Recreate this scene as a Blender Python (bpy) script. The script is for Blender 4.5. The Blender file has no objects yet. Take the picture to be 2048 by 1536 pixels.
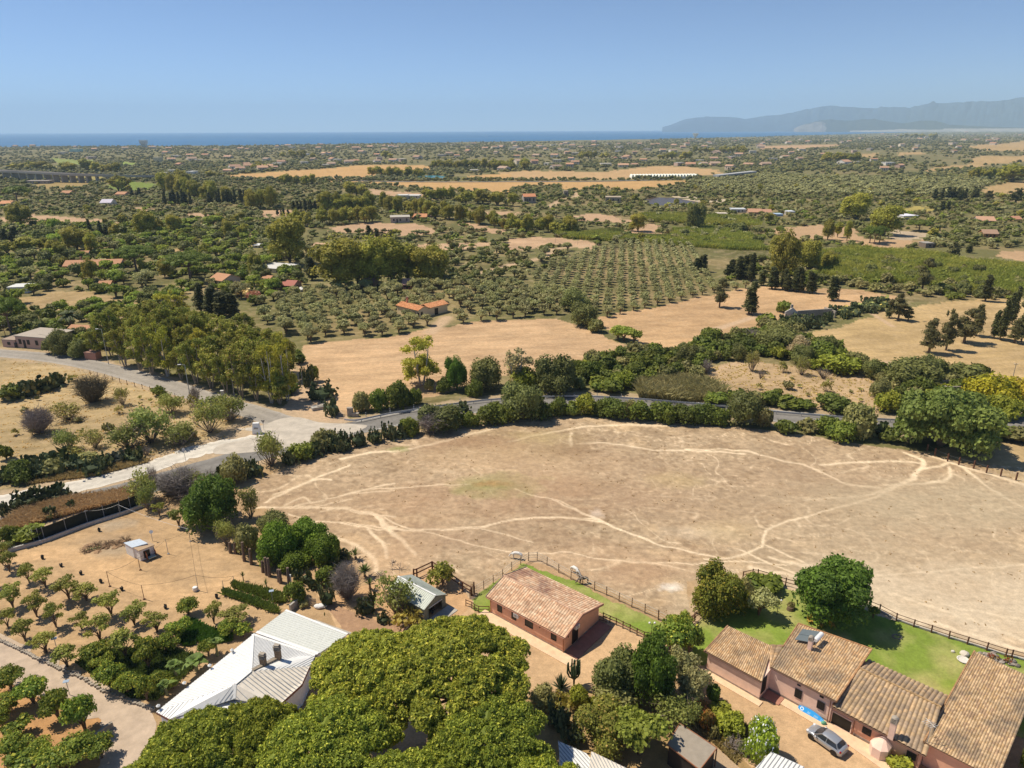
import bpy, math, random
import numpy as np
from math import sin, cos, atan, atan2, radians, degrees, pi, sqrt, hypot, tan
from mathutils import Matrix, Vector
S = bpy.context.scene
# ---------------------------------------------------------------- camera
CAM_H = 60.0; FPX = 1409.0
PITCH = atan(508.5/FPX); ROLL = atan(0.0042)
_R0 = np.array([1, 0, 0.]); _U0 = np.array([0, sin(PITCH), cos(PITCH)]); FW = np.array([0, cos(PITCH), -sin(PITCH)])
RT = _R0*cos(ROLL)-_U0*sin(ROLL); UP = _U0*cos(ROLL)+_R0*sin(ROLL)
cam = bpy.data.cameras.new('camera'); camo = bpy.data.objects.new('camera', cam); S.collection.objects.link(camo)
cam.sensor_width = 36; cam.lens = FPX/2048*36; cam.clip_start = 1; cam.clip_end = 120000
m = Matrix.Identity(4)
for i in range(3):
    m[i][0] = RT[i]; m[i][1] = UP[i]; m[i][2] = -FW[i]
m[2][3] = CAM_H
camo.matrix_world = m
S.camera = camo
# ---------------------------------------------------------------- light
SUN_EL = 58; SUN_AZ = 161        # azimuth of the sun seen from the ground, counter-clockwise from +X
w = bpy.data.worlds.new('World'); S.world = w; w.use_nodes = True
nt = w.node_tree; bg = nt.nodes['Background']
sky = nt.nodes.new('ShaderNodeTexSky'); sky.sky_type = 'NISHITA'; sky.sun_disc = False
sky.sun_elevation = radians(SUN_EL); sky.sun_rotation = radians((90-SUN_AZ) % 360)
sky.air_density = 1.0; sky.dust_density = 0.4; sky.ozone_density = 5.0; sky.altitude = 5500
nt.links.new(sky.outputs[0], bg.inputs[0]); bg.inputs[1].default_value = 0.10
sl = bpy.data.lights.new('sun', 'SUN'); sl.energy = 4.1; sl.angle = radians(0.5); sl.color = (1.0, 0.91, 0.76)
so = bpy.data.objects.new('sun', sl); S.collection.objects.link(so)
sv = Vector((cos(radians(SUN_AZ))*cos(radians(SUN_EL)), sin(radians(SUN_AZ))*cos(radians(SUN_EL)), sin(radians(SUN_EL))))
so.rotation_euler = sv.to_track_quat('Z', 'Y').to_euler(); so.location = (-200, 100, 300)
S.view_settings.view_transform = 'Standard'; S.view_settings.look = 'None'
S.view_settings.exposure = 0.42; S.view_settings.gamma = 1
S.view_settings.use_curve_mapping = False
S.render.engine = 'CYCLES'
S.cycles.max_bounces = 6; S.cycles.diffuse_bounces = 3; S.cycles.glossy_bounces = 2; S.cycles.transmission_bounces = 2
S.cycles.volume_bounces = 1; S.cycles.transparent_max_bounces = 8; S.cycles.caustics_reflective = False; S.cycles.caustics_refractive = False
# ---------------------------------------------------------------- photo pixel -> point of the ground
def G(px, py, z=0.0):
    d = FW+RT*((px-1024)/FPX)+UP*((768-py)/FPX)
    t = (z-CAM_H)/d[2]
    return np.array([0, 0, CAM_H])+d*t
def VW(p):
    q = np.array(p, float)-[0, 0, CAM_H]; z = q@FW
    return (1024+FPX*(q@RT)/z, 768-FPX*(q@UP)/z, z)
def hgt(py, base):
    lo, hi = 0, 90
    for i in range(32):
        mid = (lo+hi)/2
        if VW((base[0], base[1], mid))[1] > py: lo = mid
        else: hi = mid
    return mid
ZM = {'P': (0, 0, 1), '1': (0, 1000, 2.866), '2': (680, 1000, 2.844), '3': (1340, 1080, 2.893), '4': (0, 680, 2.926),
      '5': (680, 640, 2.844), '6': (1348, 540, 2.926), 'a': (0, 220, 3.938), 'b': (500, 220, 3.938), 'c': (1000, 220, 3.938),
      'd': (1520, 180, 3.879), 'e': (0, 460, 3.303), 'f': (500, 440, 2.768), 'g': (1100, 400, 3.413),
      'h': (920, 1110, 5.12), 'i': (740, 1110, 7.877), 'j': (1380, 1230, 5.39), 'k': (1640, 1270, 5.02), 'l': (1340, 1380, 5.39),
      'm': (300, 1190, 4.876), 'n': (60, 980, 5.689), 'o': (400, 960, 5.39)}
def Q(t, x, y):
    a, b, s = ZM[t]; return (a+x/s, b+y/s)
def GQ(t, x, y, z=0.0): return G(*Q(t, x, y), z)
def polyq(t, pts): return np.array([GQ(t, *p)[:2] for p in pts])
rng = np.random.default_rng(11); random.seed(11)
# ---------------------------------------------------------------- noise
def _h(ix, iy, s):
    n = (ix.astype(np.int64)*374761393+iy.astype(np.int64)*668265263+s*974634777) & 0xffffffff
    n = ((n ^ (n >> 13))*1274126177) & 0xffffffff
    return ((n ^ (n >> 16)) & 0xffff)/65535.0
def vnoise(x, y, s=0):
    ix = np.floor(x); iy = np.floor(y); fx = x-ix; fy = y-iy
    fx = fx*fx*(3-2*fx); fy = fy*fy*(3-2*fy)
    a = _h(ix, iy, s); b = _h(ix+1, iy, s); c = _h(ix, iy+1, s); d = _h(ix+1, iy+1, s)
    return (a*(1-fx)+b*fx)*(1-fy)+(c*(1-fx)+d*fx)*fy
def fbm(x, y, sc, o=4, s=0):
    r = 0; a = .5; t = 0
    for i in range(o):
        r = r+a*vnoise(x/sc+i*17.3, y/sc-i*9.1, s+i); t += a; a *= .5; sc *= .5
    return r/t
def inpoly(x, y, P):
    r = np.zeros(np.shape(x), bool); n = len(P)
    for i in range(n):
        x1, y1 = P[i]; x2, y2 = P[(i+1) % n]
        if y1 == y2: continue
        c = ((y1 > y) != (y2 > y)) & (x < (x2-x1)*(y-y1)/(y2-y1)+x1)
        r ^= c
    return r
def dseg(x, y, pts):
    d = np.full(np.shape(x), 1e9)
    for (x1, y1), (x2, y2) in zip(pts[:-1], pts[1:]):
        dx, dy = x2-x1, y2-y1; L = dx*dx+dy*dy+1e-9
        t = np.clip(((x-x1)*dx+(y-y1)*dy)/L, 0, 1)
        d = np.minimum(d, np.hypot(x-x1-t*dx, y-y1-t*dy))
    return d
def smooth_line(pts, n=8):
    P = np.array(pts, float); out = []
    for i in range(len(P)-1):
        p0 = P[max(i-1, 0)]; p1 = P[i]; p2 = P[i+1]; p3 = P[min(i+2, len(P)-1)]
        for k in range(n):
            t = k/n
            out.append(.5*((2*p1)+(-p0+p2)*t+(2*p0-5*p1+4*p2-p3)*t*t+(-p0+3*p1-3*p2+p3)*t**3))
    out.append(P[-1]); return np.array(out)
# ---------------------------------------------------------------- geometry arrays
class Geo:
    def __init__(s, V, L, T, C=None, Mi=None):
        s.V = np.asarray(V, float).reshape(-1, 3); s.L = np.asarray(L, np.int32); s.T = np.asarray(T, np.int32)
        s.C = np.ones((len(s.V), 3))*.5 if C is None else (np.ones((len(s.V), 3))*np.asarray(C, float))
        s.M = np.zeros(len(s.T), np.int32) if Mi is None else Mi
    def xf(s, sc=(1, 1, 1), rz=0.0, t=(0, 0, 0)):
        V = s.V*np.asarray(sc, float); c, q = cos(rz), sin(rz)
        W = V.copy(); W[:, 0] = V[:, 0]*c-V[:, 1]*q; W[:, 1] = V[:, 0]*q+V[:, 1]*c
        return Geo(W+np.asarray(t, float), s.L, s.T, s.C, s.M)
def join(gs):
    gs = [g for g in gs if g is not None and len(g.V)]
    if not gs: return Geo(np.zeros((0, 3)), [], [])
    off = np.cumsum([0]+[len(g.V) for g in gs[:-1]])
    return Geo(np.concatenate([g.V for g in gs]), np.concatenate([g.L+o for g, o in zip(gs, off)]),
               np.concatenate([g.T for g in gs]), np.concatenate([g.C for g in gs]), np.concatenate([g.M for g in gs]))
def mesh(name, g, mats, smooth=False):
    me = bpy.data.meshes.new(name); n = len(g.V)
    me.vertices.add(n); me.vertices.foreach_set('co', g.V.astype(np.float32).ravel())
    me.loops.add(len(g.L)); me.loops.foreach_set('vertex_index', g.L)
    me.polygons.add(len(g.T)); st = np.concatenate([[0], np.cumsum(g.T)[:-1]]).astype(np.int32)
    me.polygons.foreach_set('loop_start', st)
    me.polygons.foreach_set('material_index', g.M)
    me.update(calc_edges=True)
    ca = me.color_attributes.new('Col', 'FLOAT_COLOR', 'POINT')
    C = np.ones((n, 4), np.float32); C[:, :3] = g.C; ca.data.foreach_set('color', C.ravel())
    if not isinstance(mats, (list, tuple)): mats = [mats]
    for mm in mats: me.materials.append(mm)
    me.polygons.foreach_set('use_smooth', np.full(len(g.T), bool(smooth)))
    return me
def faces(V, F, C=None): return Geo(V, [i for f in F for i in f], [len(f) for f in F], C)
def box(c, s, rz=0, C=None, R=None):
    a = np.array([[x, y, z] for z in (-.5, .5) for x, y in ((-.5, -.5), (.5, -.5), (.5, .5), (-.5, .5))])*np.asarray(s, float)
    if R is not None: a = a@np.asarray(R, float).T
    elif rz: a = a@np.array([[cos(rz), -sin(rz), 0], [sin(rz), cos(rz), 0], [0, 0, 1]]).T
    return faces(a+np.asarray(c, float), [(3, 2, 1, 0), (4, 5, 6, 7), (0, 1, 5, 4), (1, 2, 6, 5), (2, 3, 7, 6), (3, 0, 4, 7)], C)
def beam(p, q, wx, wz, C=None):
    p = np.asarray(p, float); q = np.asarray(q, float); d = q-p; L = np.linalg.norm(d); d = d/L
    up = np.array([0, 0, 1.]) if abs(d[2]) < .95 else np.array([1., 0, 0])
    s = np.cross(d, up); s /= np.linalg.norm(s); u = np.cross(s, d)
    return box((p+q)/2, (L, wx, wz), C=C, R=np.array([d, s, u]).T)
def tube(pts, rad, n=6, C=None, cap=True):
    P = np.asarray(pts, float); m_ = len(P); r = np.ones(m_)*np.asarray(rad, float)
    V = []; d = np.gradient(P, axis=0) if m_ > 2 else np.array([P[1]-P[0]]*2)
    for i in range(m_):
        t = d[i]/(np.linalg.norm(d[i])+1e-9); a = np.array([1, 0, 0.]) if abs(t[0]) < .8 else np.array([0, 1, 0.])
        u = np.cross(t, a); u /= np.linalg.norm(u); v = np.cross(t, u)
        for k in range(n):
            an = 2*pi*k/n; V.append(P[i]+r[i]*(cos(an)*u+sin(an)*v))
    F = [(i*n+k, i*n+(k+1) % n, (i+1)*n+(k+1) % n, (i+1)*n+k) for i in range(m_-1) for k in range(n)]
    if cap: F += [tuple(range(n-1, -1, -1)), tuple((m_-1)*n+k for k in range(n))]
    return faces(V, F, C)
def prism(P, z0, z1, C=None, top=True):
    P = np.asarray(P, float); n = len(P)
    ar = sum(P[i][0]*P[(i+1) % n][1]-P[(i+1) % n][0]*P[i][1] for i in range(n))
    if ar < 0: P = P[::-1]
    V = [(x, y, z0) for x, y in P[:, :2]]+[(x, y, z1) for x, y in P[:, :2]]
    F = [(i, (i+1) % n, n+(i+1) % n, n+i) for i in range(n)]+[tuple(range(n-1, -1, -1))]
    if top: F.append(tuple(range(n, 2*n)))
    return faces(V, F, C)
_ico = {}
def ico(sub):
    if sub not in _ico:
        import bmesh
        bm = bmesh.new(); bmesh.ops.create_icosphere(bm, subdivisions=sub, radius=1)
        V = np.array([v.co[:] for v in bm.verts]); F = [[v.index for v in f.verts] for f in bm.faces]; bm.free()
        _ico[sub] = (V, F)
    return _ico[sub]
def blob(c, r, sub=1, jit=.15, C=None, R=rng, floor=None):
    V, F = ico(sub); q = V*(1+R.uniform(-jit, jit, (len(V), 1)))*np.asarray(r, float)+np.asarray(c, float)
    return faces(q, F, C)
def lathe(c, prof, n=12, C=None):
    V = []; F = []
    for r, z in prof:
        for k in range(n): V.append((c[0]+r*cos(2*pi*k/n), c[1]+r*sin(2*pi*k/n), c[2]+z))
    for i in range(len(prof)-1):
        for k in range(n): F.append((i*n+k, i*n+(k+1) % n, (i+1)*n+(k+1) % n, (i+1)*n+k))
    F += [tuple(range(n-1, -1, -1)), tuple((len(prof)-1)*n+k for k in range(n))]
    return faces(V, F, C)
# ---------------------------------------------------------------- objects
COL = S.collection
def obj(name, g, mats, parent=None, smooth=False, loc=None):
    o = bpy.data.objects.new(name, g if isinstance(g, bpy.types.Mesh) else mesh(name, g, mats, smooth))
    COL.objects.link(o)
    if parent is not None: o.parent = parent
    if loc is not None: o.location = loc
    return o
def tag(o, label=None, cat=None, group=None, kind=None):
    if label: o['label'] = label
    if cat: o['category'] = cat
    if group: o['group'] = group
    if kind: o['kind'] = kind
    return o
def thing(name, label, cat, loc=(0, 0, 0), rz=0.0, group=None):
    o = bpy.data.objects.new(name, None); COL.objects.link(o); o.empty_display_size = .3
    o.location = [float(v) for v in loc]; o.rotation_euler = (0, 0, float(rz))
    return tag(o, label, cat, group)
def struct(name, g, mats, label=None, smooth=False):
    o = obj(name, g, mats, smooth=smooth); return tag(o, label or name.replace('_', ' '), name.replace('_', ' '), kind='structure')
# ---------------------------------------------------------------- materials
def _mat(name):
    mt = bpy.data.materials.new(name); mt.use_nodes = True; n = mt.node_tree
    return mt, n, n.nodes['Principled BSDF']
def mat(name, c, rough=.8, metal=0, noise=.12, ns=3.0, spec=.3, bump=0.0, col=False, bs=None, rnd=0.0):
    """surface: flat or vertex colour, broken up by two scales of noise"""
    mt, n, b = _mat(name); N = n.nodes; L = n.links
    b.inputs['Roughness'].default_value = rough; b.inputs['Metallic'].default_value = metal
    b.inputs['Specular IOR Level'].default_value = spec
    if col:
        at = N.new('ShaderNodeVertexColor'); at.layer_name = 'Col'; src = at.outputs[0]
    else:
        rg = N.new('ShaderNodeRGB'); rg.outputs[0].default_value = (*c, 1); src = rg.outputs[0]
    ge = N.new('ShaderNodeNewGeometry')
    n1 = N.new('ShaderNodeTexNoise'); n1.inputs['Scale'].default_value = ns; n1.inputs['Detail'].default_value = 5; n1.inputs['Roughness'].default_value = .65
    L.new(ge.outputs['Position'], n1.inputs['Vector'])
    mr = N.new('ShaderNodeMapRange'); mr.inputs[1].default_value = .3; mr.inputs[2].default_value = .7
    mr.inputs[3].default_value = 1-noise; mr.inputs[4].default_value = 1+noise
    L.new(n1.outputs[0], mr.inputs[0]); fac = mr.outputs[0]
    if rnd:
        oi = N.new('ShaderNodeObjectInfo'); r2 = N.new('ShaderNodeMapRange'); r2.inputs[3].default_value = 1-rnd; r2.inputs[4].default_value = 1+rnd
        L.new(oi.outputs['Random'], r2.inputs[0]); mm = N.new('ShaderNodeMath'); mm.operation = 'MULTIPLY'
        L.new(fac, mm.inputs[0]); L.new(r2.outputs[0], mm.inputs[1]); fac = mm.outputs[0]
    vm = N.new('ShaderNodeVectorMath'); vm.operation = 'SCALE'; L.new(src, vm.inputs[0]); L.new(fac, vm.inputs[3])
    L.new(vm.outputs[0], b.inputs['Base Color'])
    if bump:
        n2 = N.new('ShaderNodeTexNoise'); n2.inputs['Scale'].default_value = bs or ns*3; n2.inputs['Detail'].default_value = 6
        L.new(ge.outputs['Position'], n2.inputs['Vector'])
        bp = N.new('ShaderNodeBump'); bp.inputs['Distance'].default_value = bump; bp.inputs['Strength'].default_value = .8
        L.new(n2.outputs[0], bp.inputs['Height']); L.new(bp.outputs[0], b.inputs['Normal'])
    return mt
def foliage_mat(name, rnd=.2, tr=.34):
    mt, n, b = _mat(name); N = n.nodes; L = n.links; N.remove(b); out = N['Material Output']
    at = N.new('ShaderNodeVertexColor'); at.layer_name = 'Col'
    oi = N.new('ShaderNodeObjectInfo'); r2 = N.new('ShaderNodeMapRange'); r2.inputs[3].default_value = 1-rnd; r2.inputs[4].default_value = 1+rnd
    L.new(oi.outputs['Random'], r2.inputs[0])
    hs = N.new('ShaderNodeHueSaturation'); L.new(at.outputs[0], hs.inputs['Color']); L.new(r2.outputs[0], hs.inputs['Value'])
    ml = N.new('ShaderNodeMath'); ml.operation = 'MULTIPLY'; ml.inputs[1].default_value = 7.3; L.new(oi.outputs['Random'], ml.inputs[0])
    fr = N.new('ShaderNodeMath'); fr.operation = 'FRACT'; L.new(ml.outputs[0], fr.inputs[0])
    r3 = N.new('ShaderNodeMapRange'); r3.inputs[3].default_value = .485; r3.inputs[4].default_value = .51; L.new(fr.outputs[0], r3.inputs[0]); L.new(r3.outputs[0], hs.inputs['Hue'])
    d = N.new('ShaderNodeBsdfPrincipled'); d.inputs['Roughness'].default_value = .6; d.inputs['Specular IOR Level'].default_value = .25
    L.new(hs.outputs[0], d.inputs['Base Color'])
    t = N.new('ShaderNodeBsdfTranslucent'); L.new(hs.outputs[0], t.inputs[0])
    mx = N.new('ShaderNodeMixShader'); mx.inputs[0].default_value = tr
    L.new(d.outputs[0], mx.inputs[1]); L.new(t.outputs[0], mx.inputs[2]); L.new(mx.outputs[0], out.inputs[0])
    return mt
M = {}
M['leaf'] = foliage_mat('foliage'); M['leaf_far'] = foliage_mat('foliage_far', 0, .3)
M['bark'] = mat('bark', (0.16, 0.11, 0.07), .9, noise=.3, ns=6)
M['barkp'] = mat('bark_pale', (0.34, 0.28, 0.21), .9, noise=.3, ns=6)
M['pink'] = mat('pink_render', (0.78, 0.43, 0.28), .9, noise=.1, ns=1.2, bump=.01, bs=14)
M['pink2'] = mat('pale_pink_render', (0.86, 0.60, 0.47), .9, noise=.1, ns=1.2, bump=.01, bs=14)
M['plinth'] = mat('worn_plinth', (0.33, 0.25, 0.2), .9, noise=.35, ns=2.5)
M['tile'] = mat('roof_tiles', (0, 0, 0), .85, noise=.22, ns=1.7, col=True, bump=.015, bs=20)
M['dark'] = mat('dark_opening', (0.015, 0.014, 0.013), .35, noise=.2)
M['glass'] = mat('window_glass', (0.03, 0.035, 0.04), .08, noise=.1, spec=.6)
M['shutter'] = mat('dark_shutter', (0.035, 0.03, 0.028), .6, noise=.25)
M['wood'] = mat('brown_wood', (0.13, 0.06, 0.035), .8, noise=.3, ns=8)
M['woodp'] = mat('pale_wood', (0.42, 0.30, 0.19), .85, noise=.25, ns=8)
M['rope'] = mat('pale_rail', (0.6, 0.52, 0.42), .8, noise=.15)
M['wmetal'] = mat('white_metal', (0.78, 0.77, 0.74), .45, noise=.07, ns=1.5)
M['gmetal'] = mat('sage_metal', (0.50, 0.53, 0.46), .45, noise=.1, ns=1.2)
M['gmetald'] = mat('dark_sage_metal', (0.22, 0.235, 0.18), .55, noise=.12)
M['grey'] = mat('galvanised_metal', (0.42, 0.43, 0.44), .45, metal=.4, noise=.15)
M['conc'] = mat('concrete', (0.42, 0.39, 0.34), .9, noise=.18, ns=1.5, bump=.01)
M['white'] = mat('white_paint', (0.78, 0.77, 0.74), .6, noise=.06)
M['black'] = mat('black_plastic', (0.02, 0.02, 0.02), .6)
M['pave'] = mat('terracotta_paving', (0.74, 0.53, 0.34), .85, noise=.14, ns=1.2, bump=.01)
M['pave2'] = mat('red_paving', (0.40, 0.19, 0.13), .85, noise=.16, ns=1.2)
M['brick'] = mat('chimney_brick', (0.25, 0.17, 0.11), .9, noise=.35, ns=5)
M['stone'] = mat('weathered_stone', (0.36, 0.31, 0.25), .9, noise=.3, ns=2)
M['col'] = mat('painted_surface', (0, 0, 0), .8, noise=.12, ns=1.5, col=True)
M['colfar'] = mat('far_surface', (0, 0, 0), .85, noise=.05, ns=.3, col=True)
# ================================================================ GROUND
FIELDS = []   # (world polygon, colour, blocks vegetation)
def field(t, pts, c, nv=True): FIELDS.append((polyq(t, pts), np.array(c, float), nv))
GOLD = (.56, .37, .175); TAN = (.50, .355, .225); TANP = (.52, .37, .25); PAD = (.475, .375, .265); DRY = (.46, .34, .18)
ORG = (.485, .35, .215); YARD = (.60, .43, .27); GRN = (.16, .23, .045); SCR = (.165, .165, .072)
# far fields
field('b', [(-200, 545), (0, 515), (140, 487), (420, 475), (620, 460), (860, 435), (1180, 430), (1420, 440), (1430, 470), (1150, 500), (900, 545), (540, 548), (150, 545)], GOLD)
field('b', [(560, 560), (1000, 562), (2100, 566), (2048, 650), (1650, 630), (1480, 640), (1300, 612), (900, 572)], GOLD)
field('c', [(0, 562), (750, 560), (1500, 556), (1380, 590), (1150, 622), (980, 640), (780, 600), (600, 640), (470, 600), (300, 590), (100, 620), (0, 655)], GOLD)
field('c', [(0, 540), (0, 492), (200, 480), (450, 480), (800, 490), (950, 470), (1220, 440), (1430, 445), (1700, 470), (1750, 500), (1500, 528), (1000, 545), (600, 550)], (.53, .375, .21))
field('b', [(1710, 520), (2048, 500), (2048, 545), (1800, 545)], GOLD)
field('b', [(930, 622), (1330, 655), (1500, 672), (1300, 692), (930, 682)], TANP)
field('b', [(620, 925), (930, 885), (1130, 890), (1300, 890), (1500, 960), (1250, 990), (900, 1000), (850, 960), (680, 975)], TANP)
field('b', [(1300, 1060), (1900, 1045), (1880, 1062), (1700, 1100), (1330, 1112)], TANP)
field('b', [(1620, 888), (1780, 893), (2048, 958), (2048, 985), (1800, 952)], TANP)
field('b', [(480, 1040), (850, 1060), (900, 1035), (1000, 1070), (600, 1090), (480, 1082)], TANP)
field('b', [(1790, 795), (2048, 800), (2048, 832), (1850, 828)], TANP)
field('b', [(50, 790), (350, 790), (330, 830), (140, 850)], TANP)
field('c', [(0, 1020), (300, 995), (600, 1020), (780, 1045), (700, 1090), (560, 1080), (450, 1060), (300, 1090), (100, 1112), (50, 1040)], TANP)
field('c', [(540, 840), (700, 815), (900, 835), (1020, 870), (1000, 902), (850, 882), (640, 872)], TANP)
field('c', [(640, 940), (1000, 960), (1150, 890), (1260, 910), (1200, 960), (1320, 980), (1300, 1003), (1080, 992), (850, 988)], TANP)
field('c', [(0, 798), (100, 800), (200, 852), (60, 838)], TANP)
field('d', [(0, 432), (600, 418), (610, 432), (350, 460), (0, 458)], TAN)
field('d', [(1620, 430), (1850, 420), (2100, 392), (2100, 472), (1820, 474), (1620, 452)], DRY)
field('d', [(1650, 540), (1700, 514), (2100, 508), (2100, 548), (1800, 582), (1640, 582)], DRY)
field('d', [(1300, 608), (1600, 580), (1800, 585), (1750, 607), (1500, 614), (1300, 634)], DRY)
field('d', [(1750, 750), (2100, 695), (2100, 822), (1820, 812), (1700, 800)], DRY)
field('d', [(100, 1070), (450, 1048), (620, 1060), (760, 1080), (800, 1150), (950, 1170), (1280, 1160), (1150, 1205), (900, 1255), (790, 1205), (450, 1152), (150, 1182)], TAN)
field('d', [(1040, 1080), (1280, 1110), (1280, 1160), (1000, 1160), (980, 1120)], (.5, .42, .32))
field('d', [(1830, 1250), (2100, 1250), (2100, 1330), (1880, 1302)], TAN)
field('d', [(790, 498), (910, 488), (900, 522), (800, 522)], DRY)
field('d', [(1070, 488), (1250, 483), (1290, 500), (1080, 507)], DRY)
field('d', [(1050, 920), (1300, 900), (1330, 940), (1100, 950)], (.42, .36, .12))
field('a', [(240, 592), (440, 558), (720, 562), (700, 602), (500, 622), (250, 612)], (.36, .28, .13))
field('a', [(0, 840), (230, 818), (520, 840), (800, 866), (980, 885), (750, 900), (500, 892), (0, 882)], TANP)
field('a', [(1030, 763), (1220, 778), (1210, 806), (1080, 788)], TANP)
field('a', [(1460, 820), (1760, 808), (1740, 832), (1500, 852)], TANP)
field('a', [(670, 392), (745, 392), (740, 445), (690, 452)], (.27, .36, .10))
field('a', [(400, 378), (640, 398), (640, 440), (480, 440)], (.26, .32, .10))
field('a', [(970, 408), (1075, 418), (1062, 445), (970, 442)], (.27, .36, .10))
field('a', [(960, 560), (1260, 580), (1290, 612), (1000, 642), (760, 600)], (.20, .27, .06))
field('a', [(1760, 515), (2048, 495), (2048, 532), (1800, 536)], GOLD)
field('a', [(400, 500), (760, 505), (900, 560), (740, 560), (420, 540)], (.34, .30, .11))
field('e', [(110, 448), (330, 410), (540, 403), (700, 428), (900, 478), (850, 500), (500, 492), (480, 532), (300, 542), (190, 522)], (.42, .32, .175))
field('e', [(1010, 135), (1170, 118), (1260, 160), (1190, 172), (1050, 150)], DRY)
# middle fields
field('P', [(605, 690), (700, 680), (800, 670), (960, 642), (1120, 638), (1160, 650), (1250, 690), (1230, 712), (1150, 738), (1050, 745), (960, 760), (880, 790), (800, 800), (700, 830), (660, 815), (600, 760)], (.53, .375, .235))
field('P', [(1195, 635), (1370, 600), (1480, 578), (1530, 572), (1700, 578), (1800, 592), (1760, 603), (1580, 645), (1500, 668), (1420, 692), (1350, 706), (1290, 692), (1200, 652)], (.55, .38, .225))
field('P', [(1610, 672), (1740, 632), (1850, 608), (2000, 598), (2120, 600), (2160, 770), (1950, 752), (1800, 742), (1725, 747), (1700, 700)], (.49, .37, .20))
field('P', [(1410, 735), (1500, 718), (1600, 735), (1740, 752), (1755, 800), (1755, 838), (1600, 815), (1420, 775)], (.47, .355, .225), nv=False)
field('P', [(-60, 722), (60, 720), (180, 745), (300, 775), (400, 802), (480, 835), (500, 862), (380, 905), (200, 945), (-60, 985)], (.435, .345, .20), nv=False)
field('P', [(500, 968), (560, 942), (700, 890), (850, 860), (1000, 843), (1150, 832), (1300, 837), (1500, 858), (1700, 885), (1840, 900), (1960, 925), (2200, 960), (2400, 1450),
            (2048, 1312), (1740, 1222), (1690, 1195), (1520, 1140), (1375, 1160), (1380, 1250), (1150, 1150), (1045, 1120), (945, 1202), (870, 1132), (790, 1180), (740, 1165), (700, 1100), (600, 1050), (500, 1010)], PAD)
PADP = FIELDS[-1][0]
field('P', [(1840, 900), (1980, 885), (2200, 900), (2300, 980), (2048, 962)], (.50, .385, .22))
field('P', [(-60, 1140), (20, 1108), (130, 1078), (300, 1020), (350, 1012), (400, 1058), (450, 1110), (560, 1175), (660, 1235), (580, 1225), (310, 1425), (220, 1400), (-60, 1270)], ORG)
ORCH = FIELDS[-1][0]
field('P', [(-60, 1330), (0, 1338), (100, 1385), (200, 1410), (240, 1470), (200, 1600), (-60, 1600)], (.50, .30, .15))
field('P', [(640, 1190), (740, 1230), (900, 1235), (930, 1200), (945, 1222), (1120, 1312), (1210, 1240), (1300, 1280), (1400, 1320), (1420, 1345), (1540, 1440), (1700, 1560), (1560, 1560), (1420, 1420), (1330, 1340), (1250, 1330), (1180, 1370), (1060, 1400), (800, 1500), (700, 1300)], YARD)
field('P', [(740, 1165), (800, 1150), (870, 1132), (945, 1200), (900, 1240), (800, 1250), (700, 1240), (650, 1200)], (.55, .37, .22), nv=False)
field('P', [(640, 1200), (760, 1240), (860, 1250), (800, 1300), (690, 1260)], (.42, .28, .19), nv=False)
field('P', [(1050, 1390), (1150, 1370), (1250, 1400), (1400, 1400), (1560, 1540), (1300, 1560), (1060, 1560)], (.40, .29, .15), nv=False)
field('P', [(1385, 1330), (1420, 1335), (1530, 1395), (1700, 1470), (2000, 1620), (1560, 1600), (1400, 1420), (1370, 1380)], YARD)
# verges
field('P', [(480, 830), (560, 850), (700, 830), (690, 862), (500, 905), (380, 915), (200, 960), (0, 1020), (0, 985), (200, 940), (380, 900)], (.5, .40, .28), nv=False)
field('P', [(590, 770), (640, 770), (700, 835), (690, 850), (590, 850), (560, 830)], (.55, .42, .30))
# roads
def ln(t, pts): return [tuple(Q(t, *p)) for p in pts]
ROAD = [(2350, 790), (2200, 822), (2048, 845), (1960, 851), (1870, 853), (1765, 849), (1587, 835), (1450, 820), (1348, 812), (1250, 805), (1151, 801), (1060, 803), (982, 810), (877, 824), (785, 840), (715, 855), (615, 881), (512, 907), (427, 932), (330, 960), (250, 983), (160, 1005), (80, 1030), (-10, 1058), (-150, 1105)]
PALE = [(600, 868), (513, 880), (440, 893), (376, 907), (290, 938), (171, 969), (85, 989), (0, 1003), (-160, 1035)]
SIDE = [(-200, 690), (0, 706), (102, 716), (205, 735), (308, 763), (386, 787), (444, 806), (513, 826), (570, 845), (640, 866)]
DRIVE = [(-160, 1230), (0, 1312), (60, 1338), (130, 1375), (210, 1405), (262, 1440), (250, 1500), (215, 1600)]
def wl(pts, z=0, n=8): return smooth_line([G(*p)[:2] for p in pts], n)
ROADW, PALEW, SIDEW, DRIVEW = wl(ROAD), wl(PALE), wl(SIDE), wl(DRIVE)
TRACKS = [(wl([(640, 850), (625, 800), (600, 770), (570, 730)]), 2.2), (wl([(960, 548), (1020, 530), (1100, 512), (1100, 500), (1180, 490)]), 2.2),
          (wl([(860, 665), (880, 648), (893, 635)]), 2.0), (wl(ln('c', [(390, 765), (480, 710), (600, 680), (590, 650)])), 3),
          (wl(ln('6', [(1160, 255), (1280, 330)])), .8), (wl(ln('6', [(1080, 640), (1180, 590), (1250, 540)])), 1.2), (wl(ln('6', [(200, 600), (380, 545)])), 1),
          (wl(ln('g', [(1050, 890), (1200, 860), (1380, 800)])), 1.2), (wl(ln('6', [(230, 360), (330, 320), (460, 280)])), 1)]
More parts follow.
